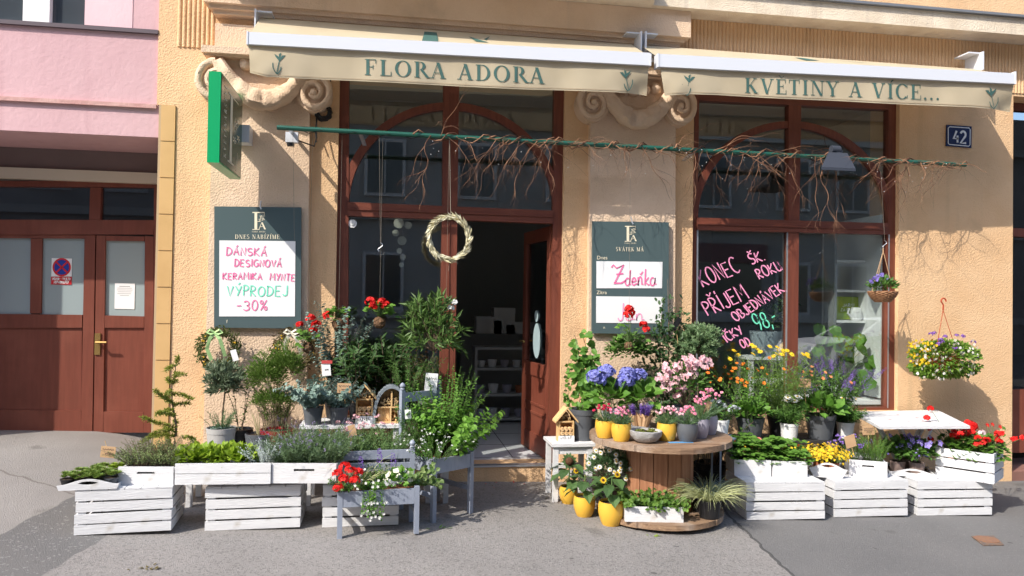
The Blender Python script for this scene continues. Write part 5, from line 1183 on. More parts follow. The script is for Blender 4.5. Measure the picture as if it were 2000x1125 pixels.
# ------------------------------------------------------------------ left: tray of succulents
k = 0
sem = ['reddish rosette at the left end of the succulent tray','second small rosette from the left end of the tray','pale green rosette right of the middle of the tray','plump rosette in a grey pot at the right end of the tray','rosette in the second row of the tray, left','rosette in the second row of the tray beside the kraft tag','dark rosette at the back of the tray','yellow-tipped rosette at the back right of the tray']
for i, (u, v) in enumerate(((.10,.2),(.34,.2),(.58,.2),(.84,.2),(.28,.52),(.60,.52),(.42,.84),(.84,.82))):
    c = loc2(TR1, u*TR1['w'], v*TR1['d'], .013); o = plant('succulent_pot', 'small '+sem[i], c, 'succulents in the white tray'); r_ = .046; b_ = pot(o, c, r_, r_*.75, .046, [p_blk, p_blk, p_blk, p_gry][i % 4], 14)
    q = MB()
    for h_ in range(13 if i % 2 else 10):
        hc = b_+V((rng.uniform(-.048,.048), rng.uniform(-.048,.048), rng.uniform(.006,.035))) if h_ else b_+V((0,0,.022)); rr_ = .044 if h_ == 0 else .032
        for j in range(26):
            a = j*2.4; e = .15+.05*j; q.leaf(hc, V((math.cos(a), math.sin(a), e)), V((0,0,1)), rr_*(1.15-.022*j), .016, broad=False, curl=-.15)
    q.build('foliage', leafm('leaf_houseleek', (.13, .24, .035), (.28, .36, .09)) if i != 7 else G['lime'], o)
tag_card('kraft price tag on a stick in the succulent tray', 211, 883, TR1.location.y+.22, 27, 22, (-6, -22), tilt=-.1)
# ------------------------------------------------------------------ left: boxes of herbs
def herb(name, label, c, kind, group=None, R_=.085, H=.12, potm=None, ph=.09):
    o = plant(name, label, c, group); b_ = pot(o, c, min(.07, R_*.8), .05, ph, potm or p_blk, 14); q = MB(); s = MB(); f_ = MB(); e = MB(); tp = []
    if kind == 'thyme': stems(q, b_, R_*.75, 120, H, .75, 26, .015, .008, s, droop=.6, hv=.45); fin(o, foliage=(q, G['thyme']), stems=(s, m_bark))
    elif kind == 'lime': mound(q, b_+V((0,0,H*.25)), R_*1.15, R_*1.1, H*.8, 150, .052, .042, True, .5, .45); fin(o, foliage=(q, G['lime']))
    elif kind == 'silver': stems(q, b_, R_*.6, 110, H, .7, 26, .016, .006, s, droop=.3, up=.7); fin(o, foliage=(q, G['silver']))
    elif kind == 'lavender':
        stems(q, b_, R_*.75, 95, H, .55, 26, .034, .0048, s, droop=.3, up=.9, tips=tp)
        for p, d in tp[:24]: s.tube([p, p+d*.05], .001, 4); spike(f_, p+d*.045, d, .026, .008, 10, .0075)
        fin(o, foliage=(q, G['lavender']), stems=(s, m_stem), flowers=(f_, fm('lavender_grey', (.20, .14, .32), (.34, .28, .46))))
    elif kind == 'rosemary': stems(q, b_, R_*.5, 26, H, .4, 60, .022, .0035, s, droop=.2, up=.6); fin(o, foliage=(q, G['mid']), stems=(s, m_bark))
    elif kind == 'oregano': stems(q, b_, R_*.7, 45, H, .45, 26, .022, .016, s, broad=True, droop=.2, up=.4); fin(o, foliage=(q, G['fresh']), stems=(s, m_stem))
    elif kind == 'mint': stems(q, b_, R_*.7, 22, H, .6, 20, .055, .040, s, broad=True, droop=.5, up=.35); fin(o, foliage=(q, G['fresh']), stems=(s, m_stem))
    elif kind == 'whitethyme':
        stems(q, b_, R_*.7, 55, H, .9, 18, .014, .008, s, droop=.9, tips=tp)
        for p, d in tp: cluster(f_, p, .010, 5, .006, 4)
        fin(o, foliage=(q, G['mid']), stems=(s, m_stem), flowers=(f_, PW))
    elif kind == 'savory': stems(q, b_, R_*.75, 90, H, .75, 34, .020, .009, s, droop=.5, up=.5, hv=.4); fin(o, foliage=(q, leafm('leaf_savory', (.11, .20, .06), (.21, .33, .12))), stems=(s, m_stem))
    elif kind == 'heath':
        stems(q, b_, R_*.6, 35, H, .7, 14, .02, .006, s, tips=tp, droop=.3)
        for p, d in tp: cluster(f_, p, .014, 9, .009, 4)
        fin(o, foliage=(q, G['thyme']), stems=(s, m_stem), flowers=(f_, PP))
    return o
herb('thyme_pot', 'grey-green creeping thyme in the left hand-slot box', loc2(BA, .27*BA['w'], .5*BA['d'], .0125), 'thyme', 'herbs in the white boxes', .125, .19)
herb('thyme_pot', 'thyme at the right end of the left hand-slot box, below the larch', loc2(BA, .74*BA['w'], .5*BA['d'], .0125), 'thyme', 'herbs in the white boxes', .125, .20)
for i, u in enumerate((.10, .28, .46, .62)): herb('coleus_pot', 'bright lime-leaved herb, %s of four in the long slatted box' % ('leftmost', 'second from left', 'third from left', 'rightmost')[i], loc2(BB, u*BB['w'], .45*BB['d'], .0125), 'lime', 'herbs in the white boxes', .085, .12)
herb('santolina_pot', 'silver-grey santolina at the right end of the long slatted box', loc2(BB, .88*BB['w'], .5*BB['d'], .0125), 'silver', 'herbs in the white boxes', .12, .20)
for i, (u, v) in enumerate(((.17, .4), (.5, .4), (.82, .4), (.3, .8), (.7, .8))): herb('lavender_pot', ('lavender at the left end of the hand-slot box, front row', 'lavender in the middle of the hand-slot box, front row', 'lavender at the right end of the hand-slot box by the grey chair', 'lavender in the back row of its box, left', 'lavender in the back row of its box, right')[i], loc2(BC, u*BC['w'], v*BC['d'], .0125), 'lavender', 'herbs in the white boxes', .10, .20 if v < .6 else .25)
herb('thyme_pot', 'green thyme behind the backrest of the small grey chair, left', loc2(BD, .22*BD['w'], .5*BD['d'], .0125), 'savory', 'herbs in the white boxes', .13, .21)
herb('savory_pot', 'bushy grey-green savory behind the small grey chair, right', loc2(BD, .72*BD['w'], .5*BD['d'], .0125), 'savory', 'herbs in the white boxes', .15, .24)
herb('heath_pot', 'pale pink flowering herb beside the folded kraft tag', loc2(BD, .32*BD['w'], .95*BD['d'], .03), 'heath', 'herbs in the white boxes', .10, .24)
tag_card('folded kraft tag among the lavender behind the small chair', 688, 841, BD.location.y+.02, 14, 22, (-6, 40), lines=0, tilt=.25)
# ------------------------------------------------------------------ left: pots below the board
def conif(label, px, Y, z, y_top, name='larch_sapling'):
    c = onz(px, Y, z); H = at(px, y_top, Y).z-z; o = plant(name, label, c); b_ = pot(o, c, .09, .07, .13, p_blk, 16); q = MB(); s = MB()
    pts = [b_+V((.02*math.sin(i*.9), 0, (H-.12)*i/8)) for i in range(9)]; s.tube(pts, [.009*(1-.7*i/8) for i in range(9)], 6)
    for i in range(17):
        t = min(.97, .06+.92*i/17+rng.uniform(-.03,.03)); x = t*8; p = pts[int(x)].lerp(pts[min(8, int(x)+1)], x-int(x)); a = rng.uniform(0, 6.3); L = (.27*(1-t)**.8+.04)*rng.choice([.35,.6,.8,1,1.1])
        d = V((math.cos(a), math.sin(a)*.7, .25)); tw = [p]
        dr_ = rng.uniform(-.22, .10)
        for j in range(5): d = (d+V((0,0,dr_))+rv()*.2).normalized(); tw.append(tw[-1]+d*L/5)
        s.tube(tw, .0025, 4)
        for j in range(int(190*L/.2)):
            u = rng.random()*5; w0 = int(min(4, u)); pp_ = tw[w0].lerp(tw[w0+1], u-w0); q.leaf(pp_, rv()+V((0,0,.5)), rv(), .030, .0075)
    for j in range(60): q.leaf(pts[-1]+V((0,0,rng.uniform(-.04,.02))), rv()+V((0,0,.8)), rv(), .032, .008)
    fin(o, foliage=(q, leafm('leaf_larch', (.20, .26, .025), (.36, .39, .09))), stems=(s, m_bark)); return o
conif('tall golden-green larch sapling against the tiled corner', 337, -.62, .30, 702)
tag_card('plain kraft tag hanging on the larch stem', 350, 862, -.66, 13, 20, None, lines=0, tilt=.2)
lp = bench(268, 388, -.75, -.40, .30, 'low white stand under the larch behind the thyme box')
def grow(px, Y, z): return onz(px, Y, z+.001)
c = grow(431, -.52, .36); o = plant('sage_pot', 'pale grey pot with sage leaves and young lavender below the olive', c); b_ = pot(o, c, .105, .085, .22, M('pot_pale_grey', (.42, .41, .40), .6)); q, s, f_ = MB(), MB(), MB()
stems(q, b_, .06, 30, .17, .5, 18, .028, .004, s, up=.8); 
for a in range(7): t = a*.9; blades(f_, b_+V((.05*math.cos(t), .05*math.sin(t), 0)), .01, 3, .10, .035, 1.4, 1.6)
fin(o, foliage=(q, G['lavender']), sage_leaves=(f_, G['blue']), stems=(s, m_stem))
def standard_tree(name, label, px, Y, z, ptrunk, crown_px, crown_r, n, L, W, g, potr=.10, poth=.2, potm=None, broad=False, up=.3, shell=.35, stem_r=.008, sub=8):
    c = grow(px, Y, z); o = plant(name, label, c); b_ = pot(o, c, potr, potr*.8, poth, potm or p_blk); cc_ = at(crown_px[0], crown_px[1], Y); k = mpp(cc_); q, s = MB(), MB()
    tb_ = cc_-V((0, 0, crown_r[1]*k*.6)); mid = b_.lerp(tb_, .5)+V((rng.uniform(-.01,.01), 0, 0)); s.tube([b_-V((0,0,.03)), mid, tb_], [stem_r, stem_r*.85, stem_r*.7], 6)
    for i in range(n):
        d = rv(); d = V((d.x, d.y, d.z if d.z > -.75 else -d.z)); e = cc_+V((d.x*crown_r[0]*k, d.y*crown_r[0]*k*.9, d.z*crown_r[1]*k))*rng.uniform(.75, 1.08)-V((0,0,0)); e = cc_+(e-cc_); pts = [tb_, tb_.lerp(e, .5)+V((0,0,.02))+rv()*.015, e]; s.tube(pts, [.003, .002, .001], 4, cap=False)
        for j in range(sub*3):
            t = .35+.65*rng.random(); p = pts[0].lerp(pts[1], t*2) if t < .5 else pts[1].lerp(pts[2], t*2-1); ax = (e-tb_).normalized(); f2 = rng.uniform(.7, 1.15); q.leaf(p, rv()*.9+ax*.7+V((0,0,up)), rv(), L*f2, W*f2, 0, broad, .1)
    fin(o, foliage=(q, g), stems=(s, m_bark)); return o
standard_tree('olive_tree', 'small grey-green olive standard with a round crown under the left wreath', 433, -.42, .36, None, (440, 742), (40, 36), 70, .062, .013, G['olive'], .085, .16)
c = grow(468, -.40, .36); o = plant('bay_pot', 'dark pot with a thin young shrub between the olive and the red pot', c); b_ = pot(o, c, .095, .075, .19, p_blk); q, s = MB(), MB(); stems(q, b_, .02, 5, .34, .25, 16, .045, .015, s, broad=True, rs=.004); fin(o, foliage=(q, G['mid']), stems=(s, m_bark))
c = grow(505, -.50, .36); o = plant('dry_grass_pot', 'grey rimmed pot with a few dry arching stems', c); b_ = pot(o, c, .10, .085, .17, p_gry); q = MB(); blades(q, b_, .03, 22, .32, .004, .5, .9); fin(o, foliage=(q, leafm('leaf_straw', (.34, .30, .14), (.50, .46, .26))))
c = grow(541, -.44, .36); o = plant('asparagus_fern', 'tall feathery fern in a glossy dark red pot', c); b_ = pot(o, c, .125, .10, .19, p_red); q, s = MB(), MB(); 
for (dx, H, n) in ((-.02, .40, 5), (.0, .52, 7), (.06, .46, 5), (-.08, .36, 5), (.02, .30, 6)):
    stems(q, b_+V((dx, 0, .03)), .05, n, H, .36, 95, .030, .0038, s, droop=.35, up=.5, rs=.003, start=.22)
mound(q, at(520, 745, -.44), .16, .13, .24, 2300, .034, .0075, up=.5, shell=.2); mound(q, at(558, 722, -.42), .13, .12, .23, 1700, .034, .0075, up=.5, shell=.2); mound(q, at(535, 785, -.46), .17, .13, .10, 1500, .034, .0075, up=.5, shell=.2); fin(o, foliage=(q, leafm('leaf_fern', (.085, .17, .024), (.20, .30, .065))), stems=(s, m_bark))
# wreaths below the left board
def leaf_wreath(label, px, py, r, Y, ribbon, seed):
    c = at(px, py, Y); k = mpp(c); R_ = r*k; o = thing('leaf_wreath', label, 'wreath', c, 'leafy wreaths on the pilaster'); q, f_, rb = MB(), MB(), MB()
    for i in range(900):
        a = rng.uniform(0, 2*math.pi); rr_ = R_*rng.gauss(1, .15); p = c+V((rr_*math.cos(a), rng.uniform(-.055, .02), rr_*math.sin(a)))
        q.leaf(p, V((-math.sin(a), rng.uniform(-.6,.2), math.cos(a)))*.6+V((math.cos(a), 0, math.sin(a)))*rng.uniform(-.3,.8)+rv()*.4, rv(), rng.uniform(.022,.042), .014, curl=.1)
    for i in range(13):
        a = rng.uniform(0, 2*math.pi); f_.ball(c+V((R_*rng.gauss(1,.1)*math.cos(a), -.06, R_*rng.gauss(1,.1)*math.sin(a))), .006, 6)
    t = c+V((-.02, -.07, R_*1.02))
    for dx in (-.07, .08): rb.ribbon([t, t+V((dx*.5, -.01, -.05)), t+V((dx*.8, 0, -.13)), t+V((dx*(1.0 if dx > 0 else .3), .01, -.19 if dx > 0 else -.22))], .028, V((.25,-1,.1)).normalized())
    for s in (-1, 1): rb.ribbon([t, t+V((s*.035, -.015, .022)), t+V((s*.06, -.01, .0)), t+V((s*.03, -.01, -.012)), t], .02, V((0,-.8,.6)))
    rb.build('ribbon', ribbon, o); fin(o, foliage=(q, G['brown'] if seed else leafm('leaf_box', (.07, .10, .025), (.15, .17, .05))), berries=(f_, m_eye)); return o
leaf_wreath('leafy wreath with pale green ribbon hanging below the left notice board', 428, 682, 33, -.16, M('ribbon_green', (.38, .58, .24), .6), 0)
leaf_wreath('leafy wreath with cream ribbon hanging right of the left notice board', 576, 682, 33, -.16, M('ribbon_cream', (.66, .62, .50), .6), 1)
tag_card('blank white tag on the green-ribboned wreath', 458, 694, -.25, 11, 22, None, m_paper, 0, .3)
# eucalyptus, laurels, rosemary, oleander on and behind the shelf
def euc(label, px, ptop, Y, z, H, n, sp, potm=p_gry, pr=.075, ph=.13, per=30):
    c = grow(px, Y, z); o = plant('eucalyptus_pot', label, c, 'eucalyptus pots'); b_ = pot(o, c, pr, pr*.75, ph, potm); q, s = MB(), MB(); stems(q, b_, .03, n, H, sp, per, .036, .032, s, broad=True, droop=.5, up=.1, rs=.002); fin(o, foliage=(q, G['blue']), stems=(s, m_bark)); return o
euc('eucalyptus with drooping blue leaves in the left grey pot on the shelf', 611, 0, -.66, .62, .30, 26, .95)
euc('eucalyptus with blue leaves in the grey pot next to the insect house', 661, 0, -.66, .62, .29, 24, .9)
euc('tall blue-leaved eucalyptus reaching up the strip by the left window', 655, 0, -.36, .62, .80, 24, .22, p_blk, .09, .15, 80)
for i, (px, h_) in enumerate(((700, .50), (748, .54))):
    c = grow(px, -.42, .62); o = plant('laurel_pot', 'dark glossy laurel behind the '+('gabled insect house', 'arched insect house')[i], c); b_ = pot(o, c, .08, .065, .13, p_blk); q, s = MB(), MB(); stems(q, b_, .06, 22, h_, .34, 28, .095, .030, s, broad=True, droop=.2, up=.6, rs=.004); mound(q, at(px, 715, -.42), .15, .10, .15, 260, .075, .026, True, .5, .3)
    fin(o, foliage=(q, leafm('leaf_laurel', (.035, .085, .022), (.075, .15, .04))), stems=(s, m_bark))
c = grow(793, -.50, .62); o = plant('rosemary_pot', 'upright rosemary between the arched insect house and the oleander', c); b_ = pot(o, c, .09, .07, .15, p_blk); q, s = MB(), MB(); stems(q, b_, .07, 60, .43, .45, 62, .034, .0075, s, droop=.1, up=.7); fin(o, foliage=(q, leafm('leaf_rosemary', (.07, .17, .03), (.15, .28, .07))), stems=(s, m_bark))
c = grow(785, -.69, .62); o = plant('tiny_pot', 'tiny grey pot with a sprig at the right end of the shelf', c); b_ = pot(o, c, .035, .028, .10, p_gry, 14); q = MB(); mound(q, b_+V((0,0,.03)), .04, .04, .05, 60, .022, .012, True); fin(o, foliage=(q, G['mid']))
standard_tree('oleander_tree', 'slender-leaved oleander standard before the door post', 850, -.48, .36, None, (846, 644), (64, 70), 40, .105, .022, leafm('leaf_oleander', (.07, .145, .03), (.16, .27, .075)), .12, .24, p_blk, up=.15, sub=5, stem_r=.009)
q = MB()
tag_card('white hanging label on the oleander trunk', 842, 748, -.62, 24, 38, None, m_paper, 2, -.08)
tag_card('kraft tag lettered for stonecrop on the eucalyptus pot', 672, 758, -.74, 26, 19, (2, 30), tilt=-.03)
lb = tag_card('white plant label with red top on the tall eucalyptus', 637, 722, -.52, 17, 24, None, m_paper, 1, .1)
c = at(638.5, 707, -.523); q = MB(); q.box((c.x-.04, -.526, c.z-.012), (c.x+.04, -.518, c.z+.012)); q.build('red_header', M('label_red', (.50, .06, .06), .6), lb)
bs = bench(820, 890, -.66, -.28, .36, 'white stool leg stand under the oleander behind the tall grey chair')
# moss-ball geraniums hanging from the pipe
def kokedama(label, px, py, r, Y, heads, hcol=PR, leaves=26, sp=.09):
    c = at(px, py, Y); k = mpp(c); R_ = r*k; o = thing('moss_ball_geranium', label, 'hanging plant', c, 'geraniums in hanging moss balls'); q = MB(); q.ball(c, R_, 14, jit=.004); q.build('moss_ball', M('moss_brown', (.10, .055, .028), .95, col2=(.17, .095, .05), scale=60, bump=1, bscale=120), o)
    b_ = c+V((0,0,R_*.9)); l, s, f_ = MB(), MB(), MB()
    for i in range(leaves):
        d = (rv()+V((0,0,.8))).normalized(); e = b_+d*sp*rng.uniform(.5,1.1); s.tube([b_, b_.lerp(e,.6)+V((0,0,.01)), e], .0018, 4, cap=False); dd = V((d.x, d.y-.3, .1)); l.leaf(e-dd.normalized()*.02, dd, V((0,-.5,1))+rv()*.3, .050, .055, broad=True, curl=.15)
    for (hx, hy, hr) in heads: e = at(hx, hy, Y-.03); kk = mpp(e); s.tube([b_, b_.lerp(e,.5)+V((.01,0,.02)), e], .002, 4, cap=False); f1 = MB(); cluster(f1, e, hr*kk, 26, .017, 5); f1.build('flower_head', hcol, o)
    th_ = MB(); th_.tube([c+V((0,0,R_)), (c.x, pa.y+.03, pp(px).z-.02)], .0009, 4); th_.build('thread', m_string, o)
    fin(o, foliage=(l, G['fresh']), stems=(s, m_stem))
kokedama('moss ball with scattered red geraniums just right of the left board', 602, 679, 11, -.40, [(607,622,9),(617,634,9),(612,645,7),(586,634,6)], sp=.10)
kokedama('moss ball with one round red geranium head before the strip', 661, 632, 13, -.41, [(641,618,12)], sp=.09)
kokedama('moss ball with leafy red geranium in front of the left window', 741, 630, 12, -.43, [(723,590,11),(744,590,9),(752,597,9),(730,599,8)], leaves=44, sp=.13)
kokedama('moss ball with white trailing blooms at the door post', 871, 652, 12, -.43, [(886,592,7),(880,602,6)], PW, 16, .10)
kokedama('moss ball with red geranium in front of the name-day board', 1228, 676, 9, -.42, [(1229,604,9),(1226,616,9),(1232,612,8),(1257,634,8),(1262,644,7)], sp=.15)
# ------------------------------------------------------------------ chair planters
def inch(CH, u, v, W_, D_, S): return loc2(CH, u*W_, v*D_, S-.016)
def bare(name, label, c, group): return thing(name, label, 'plant', c, group)
g1_ = 'plants in the small grey chair'
c = inch(CH1, .12, .25, cw_, .30, .30); o = bare('verbena', 'bright red verbena at the left end of the small grey chair', c, g1_); q, s, f_ = MB(), MB(), MB(); stems(q, c, .05, 22, .13, 1.0, 10, .03, .014, s, broad=True, droop=1.2)
for (dx, dy, dz) in ((-.06,-.05,.13),(.02,-.06,.15),(-.02,-.08,.10),(.05,-.08,.09),(-.05,-.10,.05),(.07,-.03,.13),(-.02,-.02,.17)): f_ = MB(); cluster(f_, c+V((dx,dy,dz)), .034, 26, .014, 5); f_.build('flower_head', PR, o)
fin(o, foliage=(q, G['mid']), stems=(s, m_stem))
c = inch(CH1, .30, .5, cw_, .30, .30); o = bare('sedge', 'yellow-striped arching sedge in the small grey chair', c, g1_); q = MB(); blades(q, c, .02, 55, .38, .005, .9, 1.4); fin(o, foliage=(q, G['pale']))
c = inch(CH1, .45, .25, cw_, .30, .30); o = bare('bacopa', 'white trailing bacopa spilling over the small chair front', c, g1_); q, s, f_, tp = MB(), MB(), MB(), []; stems(q, c, .05, 40, .15, 1.1, 14, .018, .013, s, broad=True, droop=1.4, tips=tp)
for i in range(12):
    b_ = c+V((rng.uniform(-.08,.06), -.055, .02)); pts = [b_, b_+V((0,-.045,-.01)), b_+V((rng.uniform(-.02,.02),-.055,-.08)), b_+V((rng.uniform(-.04,.04),-.06,-rng.uniform(.12,.19)))]; s.tube(pts, .0015, 4)
    for j in range(16): p = pts[1].lerp(pts[3], rng.random()); q.leaf(p, rv(), rv(), .018, .013, broad=True)
    tp += [(p, YN.copy()) for p in (pts[2], pts[3])]
for p, d in tp: flower(f_, p+rv()*.008, d+YN*.6, .011, 5)
fin(o, foliage=(q, G['fresh']), stems=(s, m_stem), flowers=(f_, PW))
c = inch(CH1, .50, .6, cw_, .30, .30); o = bare('salvia', 'dark violet salvia spike standing in the small grey chair', c, g1_); q, s, f_, tp = MB(), MB(), MB(), []; stems(q, c, .03, 10, .17, .4, 14, .04, .015, s, broad=True, tips=tp)
for p, d in tp[:3]: spike(f_, p, V((0,0,1))+rv()*.1, .10, .03, 70, .014)
fin(o, foliage=(q, G['mid']), stems=(s, m_stem), flowers=(f_, PV))
c = inch(CH1, .77, .35, cw_, .30, .30); o = bare('begonia', 'white begonia with broad leaves in the small grey chair', c, g1_); q, f_ = MB(), MB(); mound(q, c+V((0,0,.045)), .10, .09, .07, 70, .05, .045, True, .4, .5)
for i in range(20): d = rv(); flower(f_, c+V((d.x*.10, -abs(d.y)*.08, .05+.07*abs(d.z))), V((d.x,-.8,.6)), .020, 4, 1.0)
fin(o, foliage=(q, G['fresh']), flowers=(f_, fm('cream', (.80, .76, .60), (.86, .84, .74))))
c = inch(CH1, .93, .45, cw_, .30, .30); o = bare('ivy', 'ivy trailing from the right end of the small grey chair', c, g1_); q, s = MB(), MB()
for i in range(9):
    d = V((rng.uniform(-.2,.9), rng.uniform(-.5,.2), rng.uniform(.3,.9))); pts = [c]
    for j in range(5): d = (d+V((.1,0,-.15))).normalized(); pts.append(pts[-1]+d*.04)
    s.tube(pts, .0015, 4)
    for p in pts[1:]: q.leaf(p, rv()+YN*.5, YN+V((0,0,.7)), .038, .036, broad=True); q.leaf(p, rv()+YN*.5, YN+V((0,0,.7)), .034, .032, broad=True)
fin(o, foliage=(q, leafm('leaf_ivy', (.07, .15, .03), (.30, .38, .14))), stems=(s, m_stem))
g2_ = 'plants in the tall grey chair'
for (kind, u, v, R_, H, lab, nm) in (('mint', .74, .30, .17, .44, 'broad-leaved mint filling the right side of the tall grey chair', 'mint'), ('oregano', .90, .66, .13, .64, 'tall upright oregano at the back of the tall grey chair', 'oregano'), ('rosemary', .26, .62, .10, .42, 'slim rosemary by the left post of the tall grey chair', 'rosemary'), ('whitethyme', .22, .22, .17, .24, 'white-flowering thyme spilling over the front of the tall chair', 'thyme'), ('oregano', .40, .55, .06, .42, 'light green oregano sprig behind the back rail of the tall chair', 'oregano')):
    c = inch(CH2, u, v, cw2, .42, .44); o = bare(nm, lab, c, g2_); q, s, f_, tp = MB(), MB(), MB(), []
    if kind == 'mint': stems(q, c, R_*.7, 34, H, .6, 20, .062, .046, s, broad=True, droop=.7, up=.35)
    elif kind == 'oregano': stems(q, c, R_*.7, 60, H, .34, 44, .027, .020, s, broad=True, droop=.15, up=.4)
    elif kind == 'rosemary': stems(q, c, R_*.6, 34, H, .3, 60, .026, .006, s, droop=.2, up=.6)
    else:
        stems(q, c, R_*.7, 70, H, .9, 18, .015, .010, s, droop=.9, tips=tp, broad=False)
        for p, d in tp: cluster(f_, p, .010, 5, .006, 4)
    fin(o, foliage=(q, leafm('leaf_mint', (.11, .26, .025), (.22, .42, .07)) if kind == 'mint' else G['fresh'] if kind == 'oregano' else G['mid']), stems=(s, m_stem), flowers=(f_, PW))
tag_card('small paper tag tied to the tall chair post', 797, 809, at(797,809,0).y-.95, 12, 18, None, m_paper, 1, .08)
# ------------------------------------------------------------------ stool: climbing vine
def plantpot(name, label, px, Y, z, rt, h, potm, rb=None, group=None, n=22, lip=True, round_=0):
    c = grow(px, Y, z); o = plant(name, label, c, group); return o, pot(o, c, rt, rb or rt*.75, h, potm, n, lip, round_), c
o, b_, c = plantpot('ivy_vine', 'climbing heart-leaved vine in a big dark grey pot on the white stool', 1138, -.45, .44, .115, .25, p_gry)
q, s = MB(), MB()
for i in range(4):
    tp_ = at((1120, 1140, 1158, 1172)[i], (655, 648, 690, 742)[i], -.42); pts = [b_+V((rng.uniform(-.05,.05), rng.uniform(-.04,.04), 0))]; pts += [pts[0].lerp(tp_, t)+V((.03*math.sin(t*9+i), .02*math.cos(t*7+i), 0)) for t in (.2, .4, .6, .8, 1)]; s.tube(pts, .003, 5)
    for j in range(42):
        t = rng.random()**.8*5; k0 = min(4, int(t)); p = pts[k0].lerp(pts[k0+1], t-k0)+rv()*.05; q.leaf(p, V((rng.uniform(-1,1), rng.uniform(-.7,.2), rng.uniform(-1,.4))), V((0,-.8,.5))+rv()*.4, rng.uniform(.045,.085), rng.uniform(.042,.075), broad=True, curl=.15)
for i in range(2):
    a = at(1118-i*6, 700, -.42); pts = [a, a+V((-.03,-.02,-.12)), a+V((-.035,-.02,-.28)), a+V((-.02,-.02,-.40))]; s.tube(pts, .0016, 4)
    for j in range(16): t = rng.random()*3; k0 = min(2, int(t)); q.leaf(pts[k0].lerp(pts[k0+1], t-k0), rv()+V((0,-.4,-.4)), YN+rv()*.4, .035, .032, broad=True)
fin(o, foliage=(q, G['fresh']), stems=(s, m_bark))
# behind the spool
o, b_, c = plantpot('camellia', 'tall dark glossy-leaved shrub before the edge of the name-day board', 1306, -.32, gz(2.2, -.3), .13, .26, p_blk); q, s, f_ = MB(), MB(), MB()
t_ = at(1304, 545, -.32); 
for (dx, top_) in ((0, 1.0), (.05, .9), (-.05, .86), (.09, .75), (-.08, .7)):
    e = b_+(t_-b_)*top_+V((dx, 0, 0)); pts = [b_, b_.lerp(e, .35)+V((dx*.5, .02, 0)), b_.lerp(e, .7)+V((dx, -.02, 0)), e]; s.tube(pts, [.007, .006, .004, .002], 5)
    for j in range(220):
        t = .15+.75*rng.random(); x = t*3; k0 = min(2, int(x)); p = pts[k0].lerp(pts[k0+1], x-k0)+V((rng.gauss(0,.055), rng.gauss(0,.05), rng.gauss(0,.03))); q.leaf(p, rv()+V((0,-.2,.3)), V((0,-.5,.8))+rv()*.6, rng.uniform(.04,.062), .026, broad=True)
fin(o, foliage=(q, G['dark']), stems=(s, m_bark))
o, b_, c = plantpot('small_rose', 'airy twiggy shrub under the name-day board', 1222, -.30, gz(1.9, -.3), .12, .24, p_blk); q, s = MB(), MB(); stems(q, b_, .06, 24, .82, .30, 40, .030, .018, s, broad=True, droop=.25, up=.3, rs=.003, start=.3)
q2 = MB(); mound(q2, at(1232, 690, -.32), .22, .12, .17, 900, .036, .022, True, .3, .2); fin(o, foliage=(q, G['mid']), leaves=(q2, G['mid']), stems=(s, m_bark))
standard_tree('lavender_cotton_standard', 'dense grey-green fine-leaved ball behind the pink azalea', 1364, -.36, gz(2.4, -.3), None, (1364, 669), (50, 35), 150, .042, .011, leafm('leaf_ball', (.16, .27, .12), (.30, .42, .22)), .12, .24, p_blk, up=.4, sub=16)
q = MB()
tag_card('black plant label stuck beside the camellia', 1322, 632, -.40, 10, 26, (2, 40), m_black, 0, -.5)
o, b_, c = plantpot('citrus_shrub', 'bright green broad-leaved shrub right of the pink azalea', 1388, -.45, gz(2.5, -.4), .13, .28, p_blk); q, s = MB(), MB(); stems(q, b_, .05, 16, .70, .35, 30, .062, .034, s, broad=True, droop=.4, up=.4, rs=.004, start=.25); fin(o, foliage=(q, G['fresh']), stems=(s, m_bark))
# on the spool
zs_ = spz+.0015
def front(px, dy): return spc.y+dy
grp = 'flower pots on the spool table'
for i, (px, dy) in enumerate(((1196, .20), (1248, .24))):
    o, b_, c = plantpot('hydrangea_pot', ('blue hydrangea in the left back pot of the spool table', 'blue hydrangea in the middle back pot of the spool table')[i], px, spc.y+dy, zs_, .085, .16, p_lil, group=grp); q, s, f_ = MB(), MB(), MB()
    hd = ([(1160,736,15), (1184,728,18), (1172,744,12)], [(1222,745,19), (1226,732,17), (1249,733,14), (1214,752,11)])[i]
    mound(q, b_+V((0,0,.08)), .15, .13, .12, 60, .11, .075, True, .2, .6, jit=.4)
    for (hx, hy, hr) in hd: e = at(hx, hy, spc.y+dy-.05+rng.uniform(-.04,.04)); s.tube([b_, b_.lerp(e, .6), e], .003, 5); f_ = MB(); cluster(f_, e, hr*mpp(e), 95, .019, 4, -.5, 1.05); f_.build('flower_head', PB, o)
    fin(o, foliage=(q, G['fresh']), stems=(s, m_stem))
o, b_, c = plantpot('azalea_pot', 'pale pink azalea at the back right of the spool table', 1335, spc.y+.27, zs_, .10, .17, p_gry, group=grp); q, s, f_ = MB(), MB(), MB()
mound(q, b_+V((0,0,.16)), .20, .16, .18, 330, .06, .019, True, .4, .35); 
for i in range(18): e = b_+V((rng.uniform(-.16,.16), rng.uniform(-.12,.08), rng.uniform(.1,.42))); s.tube([b_, b_.lerp(e,.5)+V((0,0,.02)), e], .003, 4)
